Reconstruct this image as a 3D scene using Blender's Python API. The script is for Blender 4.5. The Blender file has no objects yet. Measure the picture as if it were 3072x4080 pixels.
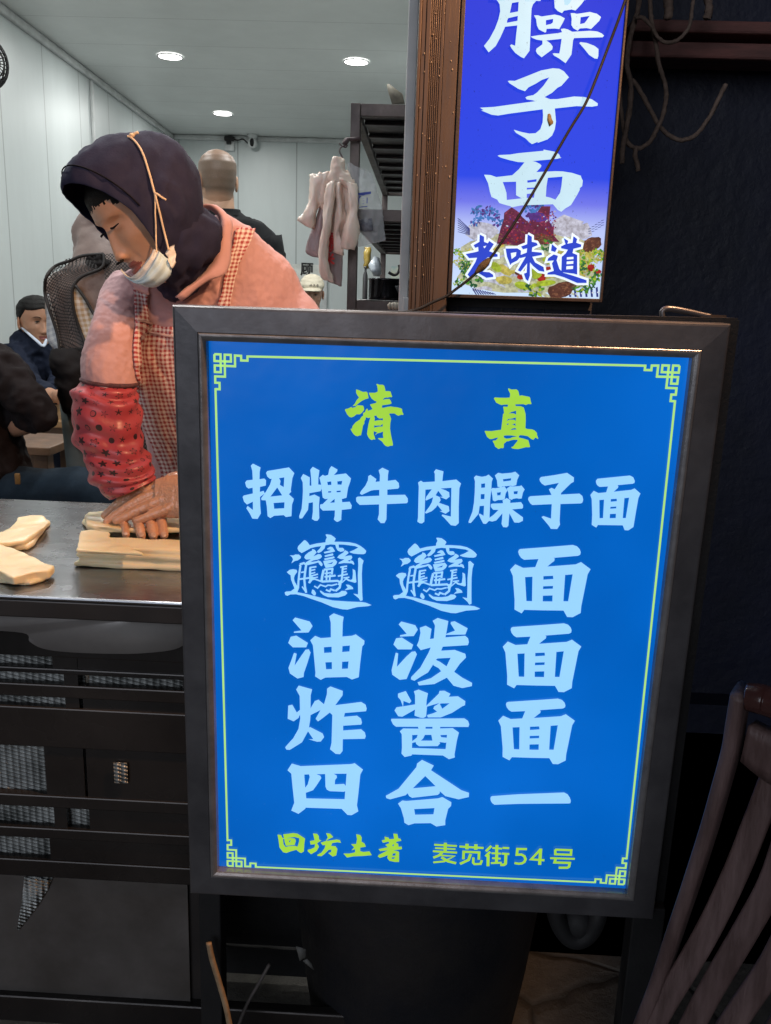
import bpy, bmesh, math, random
import numpy as np
from mathutils import Vector, Matrix, noise
random.seed(7)
SC = bpy.context.scene
COL = SC.collection
R = math.radians
# ---------------- camera ----------------
IW, IH, FPX = 3072.0, 4080.0, 3465.86          # photograph size and focal length in its pixels
CP, CR, CW, CH = 0.241947, 0.0332734, -0.0340186, 1.2
_f = Vector((math.sin(CW)*math.cos(CP), math.cos(CW)*math.cos(CP), -math.sin(CP)))
_r = Vector((math.cos(CW), -math.sin(CW), 0)); _u = _r.cross(_f)
RT = _r*math.cos(CR) + _u*math.sin(CR); UP = -_r*math.sin(CR) + _u*math.cos(CR); FW = _f
cam = bpy.data.cameras.new('camera'); camo = bpy.data.objects.new('camera', cam); COL.objects.link(camo)
cam.sensor_fit = 'VERTICAL'; cam.sensor_height = 36; cam.lens = FPX/IH*36
cam.clip_start = 0.02; cam.clip_end = 500
camo.matrix_world = Matrix(((RT.x, UP.x, -FW.x, 0), (RT.y, UP.y, -FW.y, 0), (RT.z, UP.z, -FW.z, CH), (0, 0, 0, 1)))
SC.camera = camo
# ---------------- world, sun, exposure ----------------
wd = bpy.data.worlds.new("World"); SC.world = wd; wd.use_nodes = True
wn = wd.node_tree; bg = wn.nodes['Background']
sky = wn.nodes.new('ShaderNodeTexSky'); sky.sky_type = 'NISHITA'; sky.sun_disc = False
sky.sun_elevation = R(-3); sky.sun_rotation = R(200)
wn.links.new(sky.outputs[0], bg.inputs[0]); bg.inputs[1].default_value = 0.15
SC.view_settings.view_transform = 'Standard'; SC.view_settings.look = 'None'
SC.view_settings.exposure = 0; SC.view_settings.gamma = 1
SC.render.engine = 'CYCLES'
SC.cycles.use_denoising = True; SC.cycles.max_bounces = 8; SC.cycles.sample_clamp_indirect = 4
def lamp(name, kind, loc, energy, color, aim=None, size=0.05, parent=None, **kw):
    l = bpy.data.lights.new(name, kind); l.energy = energy; l.color = color
    if kind == 'AREA': l.shape = 'DISK'; l.size = size
    elif kind in ('POINT', 'SPOT'): l.shadow_soft_size = size
    for k, v in kw.items(): setattr(l, k, v)
    o = bpy.data.objects.new(name, l); COL.objects.link(o); o.location = loc
    if aim is not None: o.rotation_euler = (Vector(aim)-Vector(loc)).to_track_quat('-Z', 'Y').to_euler()
    if parent: o.parent = parent
    return o
# last dusk light down the street, behind the camera (azimuth and height as in the sky)
lamp('sun', 'SUN', (0, -5, 3), 0.80, (0.84, 0.89, 1.0), (0+math.sin(R(20)), -5+math.cos(R(20)), 3-math.tan(R(14))), angle=R(40))
# warm shop lamp that hangs over the pavement, right of and above the signs
WARM = lamp('warm_street_light', 'SPOT', (0.50, 0.83, 1.98), 74, (1.0, 0.54, 0.28), (-0.42, 1.38, 1.02), 0.03, spot_size=R(82), spot_blend=0.6)
lamp('added_face_spot', 'SPOT', (0.40, 0.12, 1.74), 46, (1.0, 0.55, 0.28), (-0.42, 1.40, 1.30), 0.03, spot_size=R(21), spot_blend=0.7)  # added unseen spot, narrowed to brighten only the cook's face
# ---------------- pixel helpers (photograph pixels -> point at a chosen distance) ----------------
def ray(px, py): return RT*((px-IW/2)/FPX) - UP*((py-IH/2)/FPX) + FW
def P(px, py, Y):
    d = ray(px, py); return Vector((0, 0, CH)) + d*(Y/d.y)
def PZ(px, py, z):
    d = ray(px, py); return Vector((0, 0, CH)) + d*((z-CH)/d.z)
# ---------------- object helpers ----------------
def tag(o, label=None, cat=None, group=None, kind=None):
    if label: o['label'] = label
    if cat: o['category'] = cat
    if group: o['group'] = group
    if kind: o['kind'] = kind
    return o
def thing(name, label, cat, loc=(0, 0, 0), group=None):
    o = bpy.data.objects.new(name, None); COL.objects.link(o); o.location = loc; o.empty_display_size = 0.05
    return tag(o, label, cat, group)
def obj(name, bm, mats, parent=None, smooth=True, label=None):
    me = bpy.data.meshes.new(name)
    bmesh.ops.recalc_face_normals(bm, faces=bm.faces)
    bm.to_mesh(me); bm.free()
    if not isinstance(mats, (list, tuple)): mats = [mats]
    for m in mats: me.materials.append(m)
    if smooth:
        for p in me.polygons: p.use_smooth = True
    o = bpy.data.objects.new(name, me); COL.objects.link(o)
    if parent:
        o.parent = parent; o.matrix_parent_inverse = Matrix.Translation(-parent.location)
    if label: o['label'] = label
    return o
def fin(o):
    """apply the modifiers of o without bpy.ops"""
    dg = bpy.context.evaluated_depsgraph_get(); dg.update()
    me = bpy.data.meshes.new_from_object(o.evaluated_get(dg), preserve_all_data_layers=True, depsgraph=dg)
    o.modifiers.clear(); old = o.data; o.data = me
    if old.users == 0: bpy.data.meshes.remove(old)
    for p in me.polygons: p.use_smooth = True
    return o
def mod(o, kind, **kw):
    m = o.modifiers.new(kind.lower(), kind)
    for k, v in kw.items(): setattr(m, k, v)
    return m
def remesh(o, vox, smooth=6, fac=0.5):
    mod(o, 'REMESH', mode='VOXEL', voxel_size=vox); mod(o, 'SMOOTH', iterations=smooth, factor=fac); return fin(o)
def subdiv(o, n=1):
    mod(o, 'SUBSURF', levels=n, render_levels=n); return fin(o)
def wrinkle(o, amp, scale, seed=0, aniso=(1, 1, 1), octaves=3, ridged=False):
    me = o.data; me.update(); off = Vector((seed*3.1, seed*1.7, seed*2.3))
    nr = [v.normal.copy() for v in me.vertices]
    for v, n in zip(me.vertices, nr):
        p = Vector((v.co.x*aniso[0], v.co.y*aniso[1], v.co.z*aniso[2]))*scale + off
        k = noise.fractal(p, 1.0, 2.0, octaves)
        if ridged: k = 0.6 - 2*abs(k)
        v.co += n*(amp*k)
    me.update(); return o
def face_mat(o, fn):
    for p in o.data.polygons:
        p.material_index = fn(p.center)
# ---------------- shape helpers (all add to a bmesh) ----------------
def box(bm, x0, y0, z0, x1, y1, z1, bev=0.0, mi=0):
    vs = [bm.verts.new((x, y, z)) for x in (x0, x1) for y in (y0, y1) for z in (z0, z1)]
    fs = [(0, 1, 3, 2), (4, 6, 7, 5), (0, 4, 5, 1), (2, 3, 7, 6), (0, 2, 6, 4), (1, 5, 7, 3)]
    ff = [bm.faces.new([vs[i] for i in f]) for f in fs]
    for f in ff: f.material_index = mi
    if bev > 0:
        es = list({e for f in ff for e in f.edges})
        r = bmesh.ops.bevel(bm, geom=es, offset=bev, segments=2, affect='EDGES', profile=0.5)
        for f in r['faces']: f.material_index = mi
    return vs
def bar(bm, a, b, w, h, up=(0, 0, 1), bev=0.0, mi=0):
    """square bar from a to b, w across, h along 'up'"""
    a = Vector(a); b = Vector(b); d = (b-a).normalized(); s = d.cross(Vector(up)).normalized(); u = s.cross(d)
    vs = []
    for p in (a, b):
        for i, j in ((-1, -1), (1, -1), (1, 1), (-1, 1)): vs.append(bm.verts.new(p+s*(i*w/2)+u*(j*h/2)))
    ff = [bm.faces.new([vs[i] for i in f]) for f in ((0, 3, 2, 1), (4, 5, 6, 7), (0, 1, 5, 4), (1, 2, 6, 5), (2, 3, 7, 6), (3, 0, 4, 7))]
    for f in ff: f.material_index = mi
    if bev > 0:
        es = list({e for f in ff for e in f.edges})
        r = bmesh.ops.bevel(bm, geom=es, offset=bev, segments=2, affect='EDGES', profile=0.5)
        for f in r['faces']: f.material_index = mi
def rings(bm, rs, closed=True, cap=True, mi=0, uv=None):
    """skin a list of rings (lists of Vectors)"""
    V = [[bm.verts.new(p) for p in r] for r in rs]; n = len(V[0])
    lay = bm.loops.layers.uv.verify() if uv else None
    for i in range(len(V)-1):
        for j in range(n if closed else n-1):
            k = (j+1) % n
            f = bm.faces.new((V[i][j], V[i][k], V[i+1][k], V[i+1][j])); f.material_index = mi
            if uv:
                for l, (a, b) in zip(f.loops, ((i, j), (i, j+1), (i+1, j+1), (i+1, j))): l[lay].uv = uv(a, b)
    if cap and closed:
        for r in (V[0], V[-1]):
            c = Vector((0, 0, 0))
            for v in r: c += v.co
            cv = bm.verts.new(c/n)
            for j in range(n):
                f = bm.faces.new((r[j], r[(j+1) % n], cv)); f.material_index = mi
    return V
def catmull(pts, sub):
    pts = [Vector(p) for p in pts]; out = []
    for i in range(len(pts)-1):
        p0 = pts[max(i-1, 0)]; p1 = pts[i]; p2 = pts[i+1]; p3 = pts[min(i+2, len(pts)-1)]
        for k in range(sub):
            t = k/sub
            out.append(0.5*((2*p1)+(p2-p0)*t+(2*p0-5*p1+4*p2-p3)*t*t+(3*p1-p0-3*p2+p3)*t**3))
    out.append(pts[-1]); return out
def interp(vals, sub):
    return [v.x for v in catmull([(v, 0, 0) for v in vals], sub)]
def tube(bm, pts, rad, n=10, sub=4, cap=True, mi=0, flat=1.0, flatdir=None):
    """sweep a circle (radius per point) along a smooth path; flat squashes it along flatdir"""
    if not isinstance(rad, (list, tuple)): rad = [rad]*len(pts)
    P_ = catmull(pts, sub); Rr = interp(rad, sub)
    rs = []; nrm = None
    for i, p in enumerate(P_):
        t = (P_[min(i+1, len(P_)-1)]-P_[max(i-1, 0)]).normalized()
        if nrm is None:
            a = Vector(flatdir) if flatdir is not None else (Vector((0, 0, 1)) if abs(t.z) < 0.9 else Vector((1, 0, 0)))
            nrm = (a-t*a.dot(t)).normalized()
        else: nrm = (nrm-t*nrm.dot(t)).normalized()
        b = t.cross(nrm); r = Rr[i]
        rs.append([p+nrm*(r*flat*math.cos(2*math.pi*j/n))+b*(r*math.sin(2*math.pi*j/n)) for j in range(n)])
    rings(bm, rs, True, cap, mi); return rs
def finger(bm, pts, rad, n=12, sub=4):
    """tube with a rounded tip"""
    Q = [Vector(p) for p in pts]; d = (Q[-1]-Q[-2]).normalized(); r = rad[-1]
    ext = [Q[-1]+d*(r*math.sin(R(a))) for a in (35, 62, 85)]; er = [r*math.cos(R(a)) for a in (35, 62, 85)]
    path = catmull(Q, sub)+ext; rr = interp(rad, sub)+er
    rs = []; nrm = None
    for i, p in enumerate(path):
        t = (path[min(i+1, len(path)-1)]-path[max(i-1, 0)]).normalized()
        if nrm is None:
            a = Vector((0, 0, 1)) if abs(t.z) < 0.9 else Vector((1, 0, 0)); nrm = (a-t*a.dot(t)).normalized()
        else: nrm = (nrm-t*nrm.dot(t)).normalized()
        b = t.cross(nrm)
        rs.append([p+nrm*(rr[i]*math.cos(2*math.pi*j/n))+b*(rr[i]*math.sin(2*math.pi*j/n)) for j in range(n)])
    rings(bm, rs)
def ellring(c, A, B, n=24, pw=1.0):
    out = []
    for j in range(n):
        t = 2*math.pi*j/n; ct, st = math.cos(t), math.sin(t)
        if pw != 1.0: ct = math.copysign(abs(ct)**pw, ct); st = math.copysign(abs(st)**pw, st)
        out.append(Vector(c)+Vector(A)*ct+Vector(B)*st)
    return out
def loft(bm, rows, n=28, sub=4, cap=True, mi=0, pw=1.0):
    """rows: (pixel left x,y, pixel right x,y, distance Y, half depth[, tilt]) -> ellipse rings whose outline matches the photo"""
    cs = []; As = []; Bs = []
    for r in rows:
        a = P(r[0], r[1], r[4]); b = P(r[2], r[3], r[4]); cs.append((a+b)/2); As.append((b-a)/2)
        Bs.append(Vector((0, r[5], r[6] if len(r) > 6 else 0)))
    cs = catmull(cs, sub); As = catmull(As, sub); Bs = catmull(Bs, sub)
    rs = [ellring(c, A, B, n, pw) for c, A, B in zip(cs, As, Bs)]
    rings(bm, rs, True, cap, mi); return rs
def ball(bm, c, rx, ry, rz, n=16, m=10, rot=None, mi=0):
    M = rot.to_3x3() if rot else Matrix.Identity(3); c = Vector(c)
    rs = []
    for i in range(1, m):
        f = math.pi*i/m
        rs.append([c+M@Vector((rx*math.sin(f)*math.cos(2*math.pi*j/n), ry*math.sin(f)*math.sin(2*math.pi*j/n), rz*math.cos(f))) for j in range(n)])
    rings(bm, rs, True, True, mi)
def grid_patch(bm, top, bot, nu, nv, bulge=None, mi=0, uvs=(1, 1), th=0.0):
    """sheet between two 3-D curves (lists of points), optional bulge(u,v)->Vector"""
    T = catmull(top, max(1, nu//max(1, len(top)-1))); B = catmull(bot, max(1, nu//max(1, len(bot)-1)))
    def samp(c, u):
        x = u*(len(c)-1); i = min(int(x), len(c)-2); return c[i].lerp(c[i+1], x-i)
    rs = []
    for j in range(nv+1):
        v = j/nv
        rs.append([samp(T, i/nu).lerp(samp(B, i/nu), v)+(bulge(i/nu, v) if bulge else Vector((0, 0, 0))) for i in range(nu+1)])
    lay = bm.loops.layers.uv.verify()
    V = [[bm.verts.new(p) for p in r] for r in rs]
    for j in range(nv):
        for i in range(nu):
            f = bm.faces.new((V[j][i], V[j][i+1], V[j+1][i+1], V[j+1][i])); f.material_index = mi
            for l, (a, b) in zip(f.loops, ((i, j), (i+1, j), (i+1, j+1), (i, j+1))): l[lay].uv = (a/nu*uvs[0], b/nv*uvs[1])
    return V
def solid(o, t, offset=-1): mod(o, 'SOLIDIFY', thickness=t, offset=offset); return fin(o)
# ---------------- materials ----------------
class NT:
    def __init__(s, name):
        s.m = bpy.data.materials.new(name); s.m.use_nodes = True; s.t = s.m.node_tree; s.n = s.t.nodes
        s.b = s.n['Principled BSDF']; s.out = s.n['Material Output']
    def new(s, k, **kw):
        x = s.n.new('ShaderNode'+k)
        for a, v in kw.items(): setattr(x, a, v)
        return x
    def l(s, a, b): s.t.links.new(a, b)
    def math(s, op, a, b=None, c=None):
        x = s.new('Math', operation=op)
        for i, v in enumerate((a, b, c)):
            if v is None: continue
            if isinstance(v, (int, float)): x.inputs[i].default_value = v
            else: s.l(v, x.inputs[i])
        return x.outputs[0]
    def noise(s, scale, detail=4, rough=0.6, coord='Object', vec=None, mapscale=None, dist=0.0):
        x = s.new('TexNoise'); x.inputs['Scale'].default_value = scale; x.inputs['Detail'].default_value = detail
        x.inputs['Roughness'].default_value = rough; x.inputs['Distortion'].default_value = dist
        v = vec if vec is not None else s.coord(coord)
        if mapscale:
            mp = s.new('Mapping'); mp.inputs['Scale'].default_value = mapscale; s.l(v, mp.inputs[0]); v = mp.outputs[0]
        s.l(v, x.inputs['Vector']); return x.outputs[0]
    def coord(s, k='Object'):
        x = s.new('TexCoord'); return x.outputs[k]
    def ramp(s, fac, stops):
        x = s.new('ValToRGB'); e = x.color_ramp.elements
        while len(e) < len(stops): e.new(0.5)
        for el, (p, c) in zip(e, stops): el.position = p; el.color = (*c, 1) if len(c) == 3 else c
        s.l(fac, x.inputs[0]); return x.outputs[0]
    def mix(s, f, a, b, blend='MIX'):
        x = s.new('Mix', data_type='RGBA', blend_type=blend)
        for i, v in ((0, f), (6, a), (7, b)):
            if isinstance(v, (int, float)): x.inputs[i].default_value = v
            elif isinstance(v, tuple): x.inputs[i].default_value = (*v, 1)
            else: s.l(v, x.inputs[i])
        return x.outputs[2]
    def bump(s, h, strength=0.3, dist=0.01):
        x = s.new('Bump'); x.inputs['Strength'].default_value = strength; x.inputs['Distance'].default_value = dist
        s.l(h, x.inputs['Height']); s.l(x.outputs[0], s.b.inputs['Normal']); return x
    def set(s, **kw):
        for k, v in kw.items():
            i = s.b.inputs[k.replace('_', ' ')]
            if isinstance(v, tuple) and len(v) == 3 and i.type == 'RGBA': v = (*v, 1)
            i.default_value = v
        return s
def mat(name, c1, c2=None, scale=20, rough=0.6, metal=0.0, bump=0.15, bscale=None, bdist=0.004, rvar=0.15, detail=5, spec=0.5, mapscale=None, sheen=0.0, sss=0.0, coat=0.0, lo=0.35, hi=0.65):
    t = NT(name); c2 = c2 or tuple(v*0.75 for v in c1)
    nz = t.noise(scale, detail, mapscale=mapscale)
    t.l(t.ramp(nz, [(lo, c1), (hi, c2)]), t.b.inputs['Base Color'])
    t.set(Roughness=rough, Metallic=metal); t.b.inputs['Specular IOR Level'].default_value = spec
    if rvar:
        n2 = t.noise(scale*1.7, 3)
        t.l(t.math('ADD', t.math('MULTIPLY', n2, rvar*2), rough-rvar), t.b.inputs['Roughness'])
    if bump: t.bump(t.noise(bscale or scale*6, 4, mapscale=mapscale), bump, bdist)
    if sheen: t.b.inputs['Sheen Weight'].default_value = sheen
    if coat: t.b.inputs['Coat Weight'].default_value = coat; t.b.inputs['Coat Roughness'].default_value = 0.15
    if sss:
        t.b.inputs['Subsurface Weight'].default_value = sss; t.b.inputs['Subsurface Radius'].default_value = (0.01, 0.004, 0.002); t.b.inputs['Subsurface Scale'].default_value = 0.6
    return t.m
def emis(name, c, strength, var=0.06, scale=4, speck=None, base=0.3, rough=0.35):
    """a backlit printed film"""
    t = NT(name); nz = t.noise(scale, 3)
    d = tuple(v*(1-var*2) for v in c)
    col = t.ramp(nz, [(0.3, d), (0.7, c)])
    if speck:
        sp = t.ramp(t.noise(speck, 5, 0.75), [(0.62, (0, 0, 0)), (0.70, (1, 1, 1))])
        col = t.mix(sp, col, tuple(v*0.35 for v in c))
    t.l(col, t.b.inputs['Emission Color']); t.b.inputs['Emission Strength'].default_value = strength
    t.set(Base_Color=tuple(v*base for v in c), Roughness=rough)
    return t.m
# ---------------- printed / cut lettering ----------------
def poly_mesh(bm, loops, M, dz, mi=0):
    """fill a 2-D outline with holes; M maps (u,v,depth) to a point"""
    cu = bpy.data.curves.new('outline', 'CURVE'); cu.dimensions = '2D'; cu.fill_mode = 'FRONT'
    for lp in loops:
        sp = cu.splines.new('POLY'); sp.points.add(len(lp)-1); sp.use_cyclic_u = True
        for q, p in zip(sp.points, lp): q.co = (p[0], p[1], 0, 1)
    o = bpy.data.objects.new('outline', cu); COL.objects.link(o)
    dg = bpy.context.evaluated_depsgraph_get(); dg.update()
    me = bpy.data.meshes.new_from_object(o.evaluated_get(dg))
    vs = [bm.verts.new(M(v.co.x, v.co.y, dz)) for v in me.vertices]
    for p in me.polygons:
        try: f = bm.faces.new([vs[i] for i in p.vertices]); f.material_index = mi
        except ValueError: pass
    bpy.data.objects.remove(o); bpy.data.curves.remove(cu); bpy.data.meshes.remove(me)
def ribbon(bm, pts, w, M, dz, mi=0):
    """flat pen stroke of constant width with mitred corners"""
    q = [Vector((p[0], p[1])) for p in pts]; n = len(q); L = []; Rr = []
    for i in range(n):
        if i == 0: d = (q[1]-q[0]).normalized()
        elif i == n-1: d = (q[-1]-q[-2]).normalized()
        else: d = ((q[i]-q[i-1]).normalized()+(q[i+1]-q[i]).normalized()).normalized()
        s = Vector((-d.y, d.x)); k = 1.0
        if 0 < i < n-1: k = 1/max(0.55, abs(s.dot(Vector((-(q[i]-q[i-1]).normalized().y, (q[i]-q[i-1]).normalized().x)))))
        L.append(q[i]+s*(w/2*k)); Rr.append(q[i]-s*(w/2*k))
    vl = [bm.verts.new(M(p.x, p.y, dz)) for p in L]; vr = [bm.verts.new(M(p.x, p.y, dz)) for p in Rr]
    for i in range(n-1):
        f = bm.faces.new((vl[i], vr[i], vr[i+1], vl[i+1])); f.material_index = mi
def text_mesh(bm, s, size, M, dz, bold=0.0, mi=0):
    cu = bpy.data.curves.new('text', 'FONT'); cu.body = s; cu.size = size; cu.align_x = 'CENTER'; cu.align_y = 'CENTER'; cu.offset = bold
    o = bpy.data.objects.new('text', cu); COL.objects.link(o)
    dg = bpy.context.evaluated_depsgraph_get(); dg.update()
    me = bpy.data.meshes.new_from_object(o.evaluated_get(dg))
    vs = [bm.verts.new(M(v.co.x, v.co.y, dz)) for v in me.vertices]
    for p in me.polygons:
        try: f = bm.faces.new([vs[i] for i in p.vertices]); f.material_index = mi
        except ValueError: pass
    bpy.data.objects.remove(o); bpy.data.curves.remove(cu); bpy.data.meshes.remove(me)
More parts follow.
